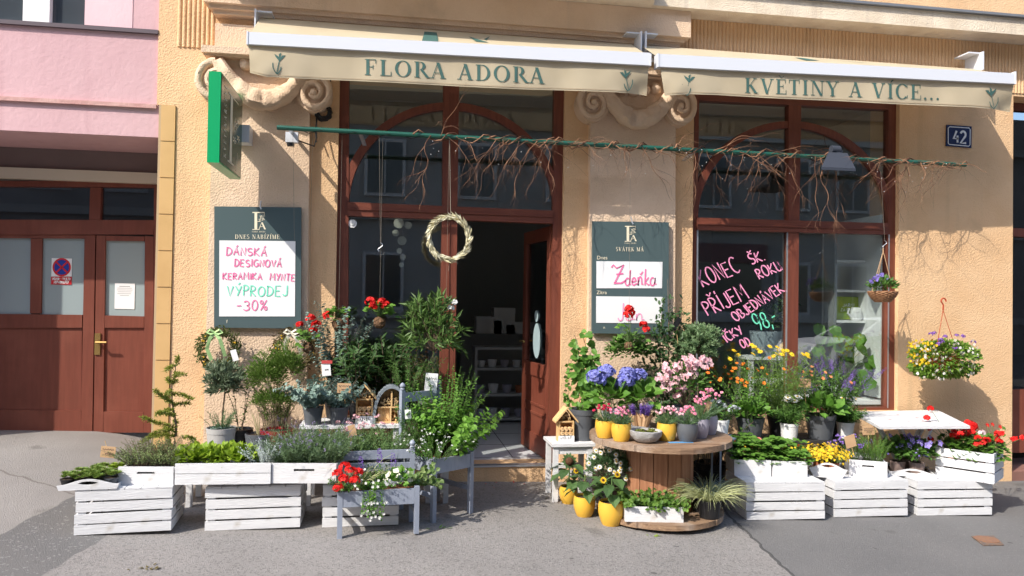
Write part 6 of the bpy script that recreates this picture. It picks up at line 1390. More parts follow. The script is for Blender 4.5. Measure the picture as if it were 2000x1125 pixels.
for (hx, hy, n_) in ((1290,735,7),(1300,718,8),(1312,728,9),(1322,712,9),(1335,735,8),(1345,715,9),(1358,706,9),(1372,703,8),(1380,712,6),(1296,752,6),(1318,748,7),(1330,758,6),(1286,765,5),(1352,728,7),(1305,740,7),(1340,700,6),(1325,770,4)):
    e = at(hx, hy, spc.y+.20+rng.uniform(-.05,.06))
    for j in range(n_): flower(f_, e+V((rng.gauss(0,.022), rng.uniform(-.035,.02), rng.gauss(0,.020))), V((rng.uniform(-.6,.6), -1, rng.uniform(-.1,.9))), .024, 5, .85)
fin(o, foliage=(q, G['mid']), stems=(s, m_bark), flowers=(f_, PP))
def dianthus(label, px, dy, fc, potm, fpos, H=.075, rt=.068, h=.125, ng=85, fr=.013, nf=5):
    o, b_, c = plantpot('pinks_pot', label, px, spc.y+dy, zs_, rt, h, potm, rt*.78, grp, lip=False, round_=.006); q, s, f_ = MB(), MB(), MB(); blades(q, b_, rt*.6, ng, H*1.1, .0055, .9, .8); mound(q, b_+V((0,0,.02)), rt*1.1, rt*1.1, H*.7, 160, .032, .005, up=.7)
    for i in range(fpos): e = b_+V((rng.gauss(0, rt*.65), rng.gauss(-.01, rt*.5), H+rng.uniform(.0,.055))); s.tube([b_, e], .0012, 4, cap=False); flower(f_, e, V((rng.uniform(-.7,.7), -.7, .8)), fr, nf, 1.05, .2); flower(f_, e+V((0,-.003,.003)), V((rng.uniform(-.7,.7), -.7, .8)), fr*.7, nf, 1.0, .4)
    fin(o, foliage=(q, leafm('leaf_pinks', (.09, .18, .07), (.18, .29, .14))), stems=(s, m_stem), flowers=(f_, fc))
dianthus('yellow pot of dark crimson pinks at the left edge of the spool table', 1181, -.10, PC, p_yel, 15)
dianthus('yellow pot of pink and white blooms behind the stone bowl, left', 1213, -.235, PH, p_yel, 17)
dianthus('yellow pot of pale pink pinks right of the stone bowl', 1302, -.245, PP, p_yel, 24)
dianthus('dark grey pot of pink pinks at the front of the spool table', 1342, -.29, PH, p_gry, 18, rt=.073, h=.13)
dianthus('lilac-grey pot of hot pink blooms behind the dark grey pot', 1366, -.16, PH, p_lil, 20, .12, rt=.066, h=.14)
dianthus('lilac-grey pot of red-pink blooms at the right back of the table', 1384, -.02, PH, p_lil, 20, .16, rt=.064, h=.14)
tag_card('kraft tag among the hot pink blooms', 1382, 797, spc.y-.14, 10, 26, (-2, 30), lines=0, tilt=-.35)
o, b_, c = plantpot('lavender_bunches', 'zinc bucket of lavender bunches wrapped in kraft paper', 1250, spc.y-.03, zs_, .075, .075, p_met, .065, grp, lip=True); 
for i, (dx, dy, tl) in enumerate(((-.055, 0, -.25), (.0, -.03, .0), (.055, 0, .25), (.03, -.05, .15))):
    q, f_ = MB(), MB(); a = V((tl, -.1, 1)).normalized(); x = a.cross(YN).normalized(); y = a.cross(x); bb = b_+V((dx*.5, dy, -.02)); n = 12; vs = []
    for h2, r2 in ((0, .018), (.10, .042)): vs += [bb+a*h2*(1.15 if (j % 4) else .9)+x*r2*math.cos(2*math.pi*j/n)+y*r2*math.sin(2*math.pi*j/n) for j in range(n)]
    q.add(vs, [(j, (j+1) % n, n+(j+1) % n, n+j) for j in range(n)]); q.build('kraft_wrap', m_kraft, o)
    for j in range(46): d = (a+rv()*.22).normalized(); spike(f_, bb+a*.085+d*.02, d, .085*rng.uniform(.7,1.1), .010, 16, .009)
    f_.build('lavender_heads', PV, o)
c = grow(1261, spc.y-.30, zs_); o = plant('stone_bowl', 'rough grey stone bowl planted with low succulents', c, grp); q = MB(); k_ = .115
q.lathe([(.05, 0), (.085, .016), (.112, .05), (.117, .082), (.104, .084), (.094, .066), (.05, .06)], c, 26)
for i in range(len(q.v)): q.v[i] = tuple(V(q.v[i])+rv()*.0022)
smooth_by(q.build('bowl', p_con, o), 60); q = MB()
for i in range(26): 
    hc = c+V((rng.uniform(-.08,.08), rng.uniform(-.07,.07), .072))
    for j in range(14): a = j*2.4; q.leaf(hc, V((math.cos(a), math.sin(a), .3+.06*j)), V((0,0,1)), .020, .009, curl=-.1)
fin(o, foliage=(q, leafm('leaf_stonecrop', (.13, .20, .03), (.30, .28, .07)))); q = MB(); q.lathe([(.09, .062), (.092, .07), (.04, .074)], c, 16); q.build('soil', m_soil, o)
q = MB(); c = grow(1318, spc.y-.33, zs_-.0005); q.box((c.x-.05, c.y-.03, c.z), (c.x+.13, c.y+.015, c.z+.0012)); tag(q.build('blue_paint_mark', M('paint_blue', (.10, .30, .55), .6), origin=c), 'worn blue paint mark on the front of the spool top', 'paint mark')
# under the spool
def sunflower(label, px, py, big, hd, H, potk=1):
    g_ = gnd(px, py); o = plant('sunflower_pot', label, g_, 'sunflowers in yellow pots'); b_ = pot(o, g_, .082*potk, .058*potk, .155*potk, p_yel, 26, False, .008); q, s, f_, e_ = MB(), MB(), MB(), MB(); st_ = [b_, b_+V((.005,0,H*.5)), b_+V((0,-.01,H))]; s.tube(st_, [.007, .006, .005], 6)
    for j in range(11):
        t = .2+.75*j/11; p = b_+V((0,0,H*t)); a = j*2.4+rng.uniform(-.3,.3); d = V((math.cos(a), math.sin(a), .25-.1*(j < 4))); s.tube([p, p+d*.05], .002, 4); q.leaf(p+d*.05, d+V((0,0,-.45)), V((0,0,1))+d*.2, rng.uniform(.10,.14), rng.uniform(.075,.10), broad=True, curl=.3)
    for (hx, hy, hr, br) in hd:
        e = at(hx, hy, g_.y-.05); kk = mpp(e); s.tube([st_[2], e+V((0,.03,-.02))], .004, 5); n_ = V((rng.uniform(-.3,.3), -1, .35))
        if br: e_.ball(e, hr*kk, 14); flower(q, e+V((0,.01,0)), n_, hr*kk*2.0, 13, .5, .15)
        else: flower(f_, e, n_, hr*kk, 14, .45, .35); flower(f_, e, n_, hr*kk*.85, 11, .45, .6); e_.ball(e+n_.normalized()*.004, hr*kk*.42, 10)
    fin(o, foliage=(q, leafm('leaf_sunflower', (.06, .12, .04), (.11, .20, .065))), stems=(s, m_stem), petals=(f_, PY_), eyes=(e_, m_eyeb))
sunflower('yellow pot of sunflower with a spent brown head, under the white stool', 1110, 982, 1, [(1112,901,8,True), (1125,920,6,False)], .20, .85)
sunflower('yellow pot of sunflower in the middle, by the stool leg', 1141, 1007, 0, [], .17, .95)
sunflower('yellow pot of sunflower with two yellow blooms, nearest the camera', 1193, 1024, 0, [(1178,938,7,False), (1205,927,7,False)], .19, 1.08)
g_ = gnd(1192, 968); g_ = V((onz(1192, -.86, 0).x, -.80, 0)); g_.z = gz(g_.x, g_.y); o = plant('marguerite_pot', 'white marguerite daisies mounding beside the spool drum', g_); b_ = pot(o, g_, .11, .085, .20, p_blk); q, s, f_, e_ = MB(), MB(), MB(), MB()
cc_ = at(1192, 915, -.88); mound(q, cc_, .185, .15, .15, 2200, .030, .011, up=.4, shell=.45); stems(q, b_, .05, 20, .16, .5, 20, .02, .006, s)
for (hx, hy) in ((1160,893),(1173,884),(1190,880),(1203,888),(1204,902),(1212,905),(1212,914),(1163,915),(1171,912),(1191,917),(1199,922),(1232,916),(1182,870),(1164,880),(1222,935),(1203,898),(1210,920),(1150,905)):
    e = at(hx, hy, -1.03+rng.uniform(-.01,.03)); daisy(f_, e_, e, V((rng.uniform(-.3,.3), -1, .6)), .021, 13, .34)
fin(o, foliage=(q, leafm('leaf_marguerite', (.08, .16, .06), (.15, .26, .11))), stems=(s, m_stem), petals=(f_, PW), eyes=(e_, m_eye))
t0_, t1_ = atz(1222, 1019, spc.z+.052), atz(1335, 1021, spc.z+.052)
TRG = box_from((1221,1019), (1335,1021), spc.z+.0515, .105, .17, 'white trough of ivy standing on the spool base', False)
for i, u in enumerate((.16, .39, .62, .85)):
    c = loc2(TRG, u*TRG['w'], .5*TRG['d'], .0125); o = plant('ivy_pot', 'small-leaved ivy in the white trough, '+('left end', 'second from left', 'third from left', 'right end')[i], c, 'ivies in the white trough'); b_ = pot(o, c, .045, .036, .08, p_blk, 12); q, s = MB(), MB()
    for j in range(16):
        d = V((rng.uniform(-.8,.8), rng.uniform(-.9,.5), rng.uniform(.5,1.1))).normalized(); pts = [b_]
        for k in range(5): d = (d+V((0,-.02,-.20))).normalized(); pts.append(pts[-1]+d*.026)
        s.tube(pts, .0013, 4)
        for p in pts[1:]:
            for r_ in range(2): q.leaf(p+rv()*.008, rv()+V((0,-.3,.1)), V((0,-.6,.8))+rv()*.4, .030, .028, broad=True)
    fin(o, foliage=(q, leafm('leaf_trough_ivy', (.06, .14, .02), (.20, .34, .06))), stems=(s, m_stem))
tag_card('kraft tag standing in the ivy trough', 1328, 947, TRG.location.y+.10, 16, 26, (-4, 30), lines=0, tilt=-.15)
for i, (px, dy, cl, H, n_) in enumerate(((1385, -.30, G['pale'], .36, 300), (1372, -.14, leafm('leaf_fescue', (.16, .25, .24), (.30, .40, .38)), .26, 260))):
    c = grow(px, spc.y+dy, spc.z+.0505); o = plant('grass_pot', ('variegated arching grass at the right foot of the spool table', 'blue-green fescue behind the variegated grass')[i], c); b_ = pot(o, c, .085, .068, .13, p_blk); q = MB(); blades(q, b_, .06, n_, H, .0065 if i == 0 else .004, 1.15, 1.55); fin(o, foliage=(q, cl))
c = grow(1408, -.70, gz(2.5, -.7)); o = thing('saucer_stand', 'pale blue metal stand under the white-flowered pot', 'stand', c); zz_ = onz(1408, -.70, .50).z; q = MB(); q.lathe([(.11, zz_-.03-c.z), (.12, zz_-.012-c.z), (.12, zz_-c.z)], c, 24); q.build('tray', p_blu, o)
for a in (0, 2.1, 4.2): q = MB(); q.tube([c+V((.09*math.cos(a), .09*math.sin(a), 0)), c+V((.09*math.cos(a), .09*math.sin(a), zz_-.0305-c.z))], .008, 6); q.build('leg', p_blu, o)
o, b_, c = plantpot('white_flower_pot', 'dusty white flowers in a white pot right of the spool table', 1408, -.70, .50, .065, .13, p_wht, .05); q, s, f_, tp = MB(), MB(), MB(), []; stems(q, b_, .04, 26, .16, .7, 18, .03, .010, s, tips=tp)
for p, d in tp[:14]: cluster(f_, p, .018, 10, .011, 5)
fin(o, foliage=(q, G['dark']), stems=(s, m_stem), flowers=(f_, fm('dusty_white', (.50, .54, .58), (.66, .70, .74))))
# ------------------------------------------------------------------ right: tall pots on the low bench
zb_ = .431
def meadow(name, label, px, Y, z, rt, h, potm, H, n_, sp, leaf_, LW, flowers, fcol, kind='five', per=16, top=None):
    o, b_, c = plantpot(name, label, px, Y, z, rt, h, potm, group='tall flower pots under the right window'); q, s, f_, e_, tp = MB(), MB(), MB(), MB(), []; stems(q, b_, rt*.6, n_, H, sp, per, LW[0], LW[1], s, broad=LW[1] > .012, droop=.25, up=.7, tips=tp, rs=.0022)
    rng.shuffle(tp); tp.sort(key=lambda t: -t[0].z); tp = tp[:int(flowers*1.5)]; rng.shuffle(tp)
    for p, d in tp[:flowers]:
        n_2 = d*.5+V((rng.uniform(-.5,.5), -.8, .5))
        if kind == 'daisy': daisy(f_, e_, p, n_2, .026, 10, .28, .42)
        elif kind == 'spike': spike(f_, p-d*.02, d, rng.uniform(.10,.17), .022, 60, .010)
        elif kind == 'double':
            for r_, cp in ((.022, .1), (.017, .5), (.010, 1.0)): flower(f_, p, n_2, r_, 8, .7, cp)
        else: flower(f_, p, n_2, .018, 5, .95, .3)
    fin(o, foliage=(q, leaf_), stems=(s, m_stem), flowers=(f_, fcol), eyes=(e_, m_eye)); return o, b_
o, b_ = meadow('geum_pot', 'airy orange-flowered geum in the dark pot left of the window post', 1465, -.48, zb_, .115, .18, p_gry, .52, 50, .55, G['fresh'], (.034, .016), 36, PO, 'five'); q = MB(); mound(q, b_+V((0,-.03,.05)), .15, .13, .09, 90, .075, .062, True, .3, .4); q.build('basal_leaves', G['fresh'], o)
o, b_ = meadow('coreopsis_pot', 'tall golden yellow tickseed in front of the window post', 1524, -.42, zb_, .11, .18, p_blk, .64, 80, .48, leafm('leaf_tickseed', (.10, .20, .03), (.22, .33, .08)), (.075, .008), 22, PY_, 'daisy', 18)
o, b_ = meadow('geum_pot', 'salmon-orange geum with ruffled basal leaves in a dark grey pot', 1602, -.50, zb_, .125, .20, p_gry, .42, 20, .45, G['fresh'], (.03, .014), 14, fm('salmon', (.75, .20, .07), (.82, .38, .18)), 'five'); q = MB(); mound(q, b_+V((0,-.02,.06)), .18, .15, .10, 120, .085, .070, True, .35, .4); q.build('basal_leaves', G['fresh'], o)
o, b_ = meadow('salvia_pot', 'violet salvia spikes below the right window pane', 1632, -.36, zb_, .11, .18, p_blk, .44, 80, .46, G['mid'], (.048, .018), 60, PV, 'spike', 20)
def whitemum(label, px, Y, z, sz, nf, group=None):
    o, b_, c = plantpot('daisy_pot', label, px, Y, z, .072*sz, .135*sz, p_wht, .058*sz, 'white pots of white daisies'); q, s, f_, e_, tp = MB(), MB(), MB(), MB(), []; stems(q, b_, .05, 44, .18*sz, .7, 20, .05, .010, s, droop=.4, up=.6, tips=tp); mound(q, b_+V((0,0,.05)), .10*sz, .10*sz, .09*sz, 130, .055, .013, True, .3, .4)
    for i in range(nf): p = b_+V((rng.gauss(0,.045)*sz, rng.gauss(-.02,.035)*sz, .205*sz+rng.uniform(-.02,.02))); s.tube([b_, p], .0014, 4, cap=False); flower(f_, p, V((rng.uniform(-.4,.4), -.55, 1)), .030*sz, 13, .36, .25); flower(f_, p, V((0,-.5,1)), .022*sz, 10, .36, .6); e_.ball(p+V((0,-.002,.006)), .006*sz, 8)
    fin(o, foliage=(q, G['mid']), stems=(s, m_stem), petals=(f_, PW), eyes=(e_, m_eye))
whitemum('white pot of large white daisies between the two dark pots', 1541, -.56, zb_, 1.05, 9)
whitemum('white pot of white daisies below the salvia, by the folding table', 1651, -.50, zb_, 1.0, 5)
tag_card('kraft tag above the tickseed at the window post', 1572, 748, -.55, 25, 17, (2, 40), tilt=-.06)
# ------------------------------------------------------------------ right: boxes on the crates
for i, (bx__, u, v) in enumerate(((BE, .28, .42), (BE, .75, .45), (BF, .25, .45), (BF, .74, .42), (BE, .5, .8), (BF, .5, .8))):
    c = loc2(bx__, u*bx__['w'], v*bx__['d'], .0125); o = plant('strawberry_pot', 'strawberry plant '+('at the left end of the double box row', 'left of the join between the two boxes', 'right of the join between the two boxes', 'with an orange bloom at the right end of the boxes', 'behind the others in the left box', 'behind the others in the right box')[i], c, 'strawberry plants in white boxes'); b_ = pot(o, c, .055, .045, .09, p_ter, 14); q, s, f_ = MB(), MB(), MB()
    for j in range(44):
        d = (rv()+V((0,-.2,.9))).normalized(); e = b_+V((d.x*.12, d.y*.11, max(.02, d.z)*.16*rng.uniform(.6,1.25))); s.tube([b_, e], .0015, 4, cap=False); a0 = rng.uniform(0, 6)
        for k in range(3): a = a0+k*1.25; q.leaf(e, V((math.cos(a), math.sin(a)-.3, .15)), V((0,-.3,1))+rv()*.3, .056, .044, broad=True)
    for j in range(3): e = b_+V((rng.uniform(-.07,.07), rng.uniform(-.06,.0), .12)); flower(f_, e, V((0,-.7,.8)), .012, 5)
    fin(o, foliage=(q, leafm('leaf_strawberry', (.095, .22, .03), (.17, .33, .055))), stems=(s, m_stem), flowers=(f_, PY_))
for i, (px, py, cl, lab) in enumerate(((1432, 860, PO, 'apricot bloom at the left end of the strawberry boxes'), (1483, 858, fm('coral', (.80,.25,.18), (.85,.40,.30)), 'coral bloom over the left strawberry box'), (1561, 872, PO, 'orange-red bloom at the right end of the strawberry boxes'))):
    e = at(px, py, BE.location.y+.08); f_ = MB(); s = MB(); n_ = V((0,-.8,.6))
    for r_, cp in ((.022, .1), (.018, .5), (.012, 1.0)): flower(f_, e, n_, r_, 8, .8, cp)
    s.tube([e+V((0,.005,-.005)), e+V((.01,.05,-.09))], .002, 4); o = thing('primrose', lab, 'flower', e, 'single blooms in the strawberry boxes'); fin(o, bloom=(f_, cl), stem=(s, m_stem))
for i, (u, v) in enumerate(((.28, .4), (.72, .4), (.5, .75))):
    c = loc2(TR2, u*TR2['w'], v*TR2['d'], .0125); o = plant('sanvitalia_pot', 'small yellow creeping blooms in the splayed tray, '+('left', 'right', 'back')[i], c, 'yellow flowers in the splayed tray'); b_ = pot(o, c, .055, .045, .09, p_ter, 14); q, s, f_, e_, tp = MB(), MB(), MB(), MB(), []; stems(q, b_, .05, 40, .14, .95, 12, .018, .010, s, droop=.8, tips=tp)
    for p, d in tp:
        flower(f_, p, d+V((0,-.7,.3)), .0145, 7, .6, .15); e_.ball(p+V((0,-.003,.002)), .004, 6)
        for j in range(2): p2 = p+V((rng.gauss(0,.02), rng.gauss(0,.02), rng.gauss(-.02,.02))); flower(f_, p2, d+V((0,-.7,.3)), .0125, 7, .6, .15)
    fin(o, foliage=(q, G['thyme']), stems=(s, m_stem), flowers=(f_, PY_), eyes=(e_, m_eye))
for i, (u, v) in enumerate(((.62, .55), (.82, .4))):
    c = loc2(BG, u*BG['w'], v*BG['d'], .0125); o = plant('dill_pot', ('feathery bright green dill in the hand-slot box, left', 'feathery bright green dill by the price tag, right')[i], c, 'dill in the white box'); b_ = pot(o, c, .055, .045, .09, p_blk, 14); q, s = MB(), MB(); stems(q, b_, .04, 36, .26, .5, 60, .018, .0022, s, droop=.6, up=.4); fin(o, foliage=(q, leafm('leaf_dill', (.10, .25, .02), (.22, .40, .06))), stems=(s, m_stem))
c = loc2(BG, .18*BG['w'], .5*BG['d'], .0125); o = plant('lobelia_pot', 'violet-blue lobelia behind the kraft tags', c); b_ = pot(o, c, .055, .045, .09, p_blk, 14); q, s, f_, tp = MB(), MB(), MB(), []; stems(q, b_, .045, 36, .20, .6, 14, .016, .006, s, tips=tp)
for p, d in tp: 
    for j in range(3): flower(f_, p+rv()*.014, d+YN*.5, .010, 5)
fin(o, foliage=(q, G['mid']), stems=(s, m_stem), flowers=(f_, PV))
tag_card('large kraft tag leaning beside the yellow tray', 1661, 862, BG.location.y-.03, 22, 24, (8, 30), lines=0, tilt=.25)
tag_card('two-line kraft tag standing in the dill', 1697, 841, BG.location.y+.10, 26, 17, (-2, 36), lines=3, tilt=.02)
m_bell = fm('bellflower', (.24, .17, .60), (.42, .36, .76))
for i, (u, v) in enumerate(((.24, .42), (.66, .42), (.5, .82))):
    c = loc2(TR3, u*TR3['w'], v*TR3['d'], .0125); o = plant('bellflower_pot', 'purple bellflower in a brown pot, '+('left in the tray', 'right in the tray', 'back of the tray')[i], c, 'bellflowers in the right tray'); b_ = pot(o, c, .062, .052, .085, M('pot_taupe', (.26, .19, .17), .6), 16, False); q, s, f_, e_ = MB(), MB(), MB(), MB(); mound(q, b_+V((0,0,.07)), .145, .12, .115, 240, .055, .034, True, .3, .4)
    for j in range(9):
        p = b_+V((rng.gauss(0,.09), rng.uniform(-.12,.0), rng.uniform(.12,.22))); n_ = V((rng.uniform(-.5,.5), -.9, rng.uniform(.1,.6))); s.tube([b_, p], .0014, 4, cap=False); flower(f_, p, n_, .034 if j < 3 else .022, 5, .85, .45); e_.ball(p+n_.normalized()*.006, .004, 6)
    for j in range(8): f_.ball(b_+V((rng.gauss(0,.08), rng.uniform(-.10,.0), rng.uniform(.07,.14))), .009, 7)
    fin(o, foliage=(q, G['mid']), stems=(s, m_stem), flowers=(f_, m_bell), eyes=(e_, PW))
w4 = math.hypot(1, 0)
ang4 = RC4.rotation_euler.z
for i, (u, v, cl) in enumerate(((.14, .5, PR), (.36, .35, PR), (.58, .55, PR), (.80, .35, PR), (.48, .8, PW), (.9, .75, PR))):
    W4 = RC4['w']; c = loc2(RC4, (.12+u*.76)*W4, .06+v*.22, .06); o = plant('geranium_pot', ('scarlet trailing geranium at the left end of the tilted crate', 'scarlet geranium behind the crate front, left of middle', 'geranium with the big round scarlet head in the tilted crate', 'red geranium beside the kraft tag in the tilted crate', 'pale pink and white geranium at the back of the tilted crate', 'red geranium reaching past the right end of the tilted crate')[i], c, 'geraniums in the tilted crate'); b_ = pot(o, c, .06, .05, .11, p_ter, 16); q, s, f_ = MB(), MB(), MB()
    for j in range(70):
        d = (rv()+V((0,-.1,.8))).normalized(); e = b_+V((d.x*.15, d.y*.13, max(-.01, d.z)*.19)); s.tube([b_, e], .0016, 4, cap=False); q.leaf(e-d*.02, V((d.x, d.y-.3, .1)), V((0,-.4,1))+rv()*.4, .046, .050, broad=True)
    for j in range(6): p = b_+V((rng.gauss(0,.09), rng.uniform(-.11,.03), rng.uniform(.10,.24))); s.tube([b_, p], .0018, 4, cap=False); cluster(f_, p, .022, 9, .020, 5, -.2, .7)
    if i == 2: p = at(1893, 834, RC4.location.y+.12); cluster(f_, p, .062, 60, .020, 5); s.tube([b_, p], .002, 4)
    if i == 0:
        for (hx, hy, hr) in ((1811,868,.022),(1818,858,.02),(1826,833,.028),(1815,836,.022),(1810,816,.02),(1817,798,.02)): p = at(hx, hy, RC4.location.y+.05); cluster(f_, p, hr, 12, .018, 5); s.tube([b_, b_.lerp(p,.6)+V((.01,0,.02)), p], .0016, 4, cap=False)
    if i == 5:
        for (hx, hy) in ((1928,830),(1938,829),(1953,834)): p = at(hx, hy, RC4.location.y+.1); flower(f_, p, YN+V((0,0,.4)), .022, 5, .6); s.tube([b_, b_.lerp(p,.5)+V((.02,0,.03)), p], .0016, 4, cap=False)
        for (hx, hy) in ((1958,845),(1965,838),(1972,856)): p = at(hx, hy, RC4.location.y+.1); q.leaf(p, rv()+YN*.4, V((0,-.6,.8)), .045, .045, broad=True); s.tube([b_, p], .0014, 4, cap=False)
    fin(o, foliage=(q, leafm('leaf_geranium', (.07, .17, .02), (.16, .31, .05))), stems=(s, m_stem), flowers=(f_, fm('blush', (.82,.60,.64), (.86,.78,.78)) if i == 4 else cl))
tag_card('blank kraft tag on the front of the tilted geranium crate', 1915, 869, RC4.location.y-.02, 27, 21, (-2, 22), lines=0, tilt=-.22)
# ------------------------------------------------------------------ hanging baskets
c = at(1724, 570, -.38); o = thing('wicker_basket', 'small wicker bowl basket of purple flowers before the window edge', 'hanging basket', c); k = mpp(c); q = MB(); r_ = 26*k; n = 26
for ring_ in range(10):
    t = ring_/9; rr_ = r_*(.55+.45*math.sin(t*1.5)); z = -.085*(1-t)-.0; off = ring_ % 2
    q.tube([c+V((rr_*(1+.035*(1 if (j+off) % 2 else -1))*math.cos(2*math.pi*j/n), rr_*(1+.035*(1 if (j+off) % 2 else -1))*math.sin(2*math.pi*j/n), z)) for j in range(n+1)], .0058, 5)
q.lathe([(r_*.55, -.092), (r_*.6, -.084), (r_*.97, -.004), (r_*.92, -.004), (r_*.5, -.08)], c, 24)
q.build('basket', M('wicker', (.22, .10, .045), .7, col2=(.34, .18, .09), scale=40), o); b_ = c; q, s, f_ = MB(), MB(), MB(); mound(q, b_+V((0,0,.03)), .11, .10, .085, 150, .05, .02, True, .6, .4)
for (hx, hy) in ((1706,542),(1714,540),(1722,537),(1702,550),(1712,546),(1735,548)):
    e = at(hx, hy, -.42)
    for j in range(5): flower(f_, e+rv()*.01, YN+rv()*.5, .015, 5)
for (dx, dy) in ((-r_*.9, 0), (r_*.9, 0), (0, r_*.9)): s.tube([c+V((dx, dy, 0)), at(1725, 495, -.38)+V((dx*.06, dy*.06, 0))], .003, 5)
s.tube([at(1725, 497, -.38), at(1725, 484, -.38)], .005, 5); fin(o, foliage=(q, G['mid']), flowers=(f_, m_bell), ropes=(s, m_kraft))
c = at(1845, 705, -.30); o = thing('flower_basket', 'terracotta hanging pot overflowing with yellow, white and purple flowers', 'hanging basket', c); k = mpp(c); q = MB(); q.lathe([(.07, -.12), (.10, -.05), (.125, .035), (.130, .05), (.118, .05), (.110, .03)], c, 24); smooth_by(q.build('pot', m_terr, o), 40)
q = MB(); hk = at(1842, 606, -.30); 
for (dx, dy) in ((-.12, -.03), (.12, -.02), (0, .12)): q.tube([c+V((dx, dy, .045)), hk], .003, 5)
q.tube([hk, hk+V((.002,0,.05))]+[hk+V((-.028+.028*math.cos(R(a)), 0, .062+.03*math.sin(R(a)))) for a in range(0, 0, 20)]+[hk+V((.004+.024*math.cos(R(a))+.0, 0, .085+.024*math.sin(R(a)))) for a in range(200, -40, -24)], .0075, 6); q.build('hanger', m_terr, o)
q, s = MB(), MB(); fy, fw, fv, e_ = MB(), MB(), MB(), MB(); cc_ = at(1842, 700, -.30)
for i in range(2600):
    d = rv(); u = d.x; p = cc_+V((d.x*.345, d.y*.16-.02, d.z*.16-.05*abs(d.x)*(1 if d.z < 0 else 0)))*1.0
    p = cc_+(p-cc_)*(.45+.55*rng.random()**.5); q.leaf(p, d+V((0,-.2,-.1))+rv()*.5, V((0,-.6,.7))+rv()*.5, rng.uniform(.024,.042), .022, broad=True)
for i in range(60): a = c+V((rng.uniform(-.09,.09), rng.uniform(-.08,.06), .045)); d = rv(); e = cc_+V((d.x*.32, d.y*.14, d.z*.14)); s.tube([a, a.lerp(e,.5)+V((0,-.01,.02)), e], .0015, 4, cap=False)
for i in range(90):
    e = at(rng.uniform(1768,1835), rng.uniform(662,715), -.40+rng.uniform(-.06,.06)); flower(fy, e, YN+rv()*.5, .0135, 6, .7, .15)
for i in range(100):
    t = rng.random(); e = at(1790+t*120, 672+rng.random()*70-(8 if t > .6 else 0), -.44+rng.uniform(-.05,.05)); flower(fw, e, YN+rv()*.5, .0135, 5, .95, .15); e_.ball(e+YN*.004, .0028, 5)
for (hx, hy) in ((1818,653),(1824,651),(1840,668),(1846,658),(1833,672),(1868,656),(1880,657),(1901,668),(1862,682),(1868,681),(1837,664)):
    e = at(hx, hy, -.42); cluster(fv, e, .020, 16, .010, 5)
fin(o, foliage=(q, leafm('leaf_basket', (.09, .19, .02), (.20, .33, .04))), stems=(s, m_stem), yellow_flowers=(fy, PY_), white_flowers=(fw, PW), purple_flowers=(fv, fm('purple', (.20,.07,.38), (.34,.18,.55))), eyes=(e_, m_eye))
# ------------------------------------------------------------------ inside the right window
def inside(name, label, cat, px, py, Y): c = at(px, py, Y); return thing(name, label, cat, c), c
ws = at(1502, 696, .45); o = thing('display_stool', 'white stool inside the right window carrying a grey planter', 'stool', (ws.x, .45, .57)); a, b2_ = at(1464, 697, .30), at(1541, 697, .30); q = MB(); q.box((a.x, .30, a.z-.03), (b2_.x, .62, a.z)); q.build('seat', m_whitep, o)
for x in (a.x+.01, b2_.x-.05):
    for y in (.31, .57): q = MB(); q.box((x, y, .571), (x+.04, y+.04, a.z-.031)); q.build('leg', m_whitep, o)
q = MB(); q.box((a.x+.05, .32, a.z-.26), (b2_.x-.05, .34, a.z-.21)); q.build('stretcher', m_whitep, o)
zst = a.z+.001
c = onz(1495, .46, zst); o = plant('window_planter', 'big slate grey planter with dark foliage inside the right window', c); b_ = pot(o, c, .155, .125, .24, M('planter_slate', (.30, .36, .40), .6), lip=False); q, s = MB(), MB(); stems(q, b_, .08, 10, .5, .5, 22, .09, .035, s, broad=True, droop=.4); fin(o, foliage=(q, G['dark']), stems=(s, m_bark))
q = MB(); q.lathe([(.035, 0), (.05, .03), (.045, .06), (.04, .062), (.036, .05)], onz(1483, .345, zst), 16); tag(smooth_by(q.build('blue_cup', M('cup_blue', (.03, .07, .22), .3), origin=onz(1483, .345, zst))), 'small dark blue cup in front of the slate planter', 'cup')
q = MB(); q.ball(onz(1527, .38, zst)+V((0,0,.068)), .068, 16); tag(smooth_by(q.build('wooden_globe', m_pine, origin=onz(1527, .38, zst))), 'pale wooden globe beside the slate planter in the window', 'ornament')
c = V((at(1640, 640, .42).x, .42, .571)); o = plant('heartleaf_plant', 'big heart-leaved plant inside the right window pane', c); b_ = pot(o, c, .11, .085, .19, p_wht); q, s = MB(), MB()
for i in range(30):
    e = at(rng.uniform(1590,1712), rng.uniform(628,730)+(18 if i % 3 == 0 else 0), rng.uniform(.20,.50)); s.tube([b_, b_.lerp(e,.6)+V((0,0,.06)), e], .003, 4, cap=False); q.leaf(e, V((rng.uniform(-.7,.7), -.35, -.5)), V((0,-.8,.6))+rv()*.3, rng.uniform(.12,.18), rng.uniform(.11,.16), broad=True, curl=.2)
fin(o, foliage=(q, G['fresh']), stems=(s, m_stem))
c = V((at(1672, 770, .40).x, .40, .661)); o = plant('cat_grass_pot', 'square grey pot of upright grass at the pane corner', c); b_ = pot(o, c, .07, .06, .10, p_gry, 4); q = MB(); blades(q, b_, .04, 70, .22, .006, .25, .2); fin(o, foliage=(q, G['mid']))
c = V((at(1610, 770, .45).x, .42, .571)); o = plant('aloe_bucket', 'white bucket with spiky leaves inside the pane', c); b_ = pot(o, c, .12, .095, .22, p_wht); q = MB(); blades(q, b_, .05, 22, .32, .022, .6, .3); fin(o, foliage=(q, G['dark']))
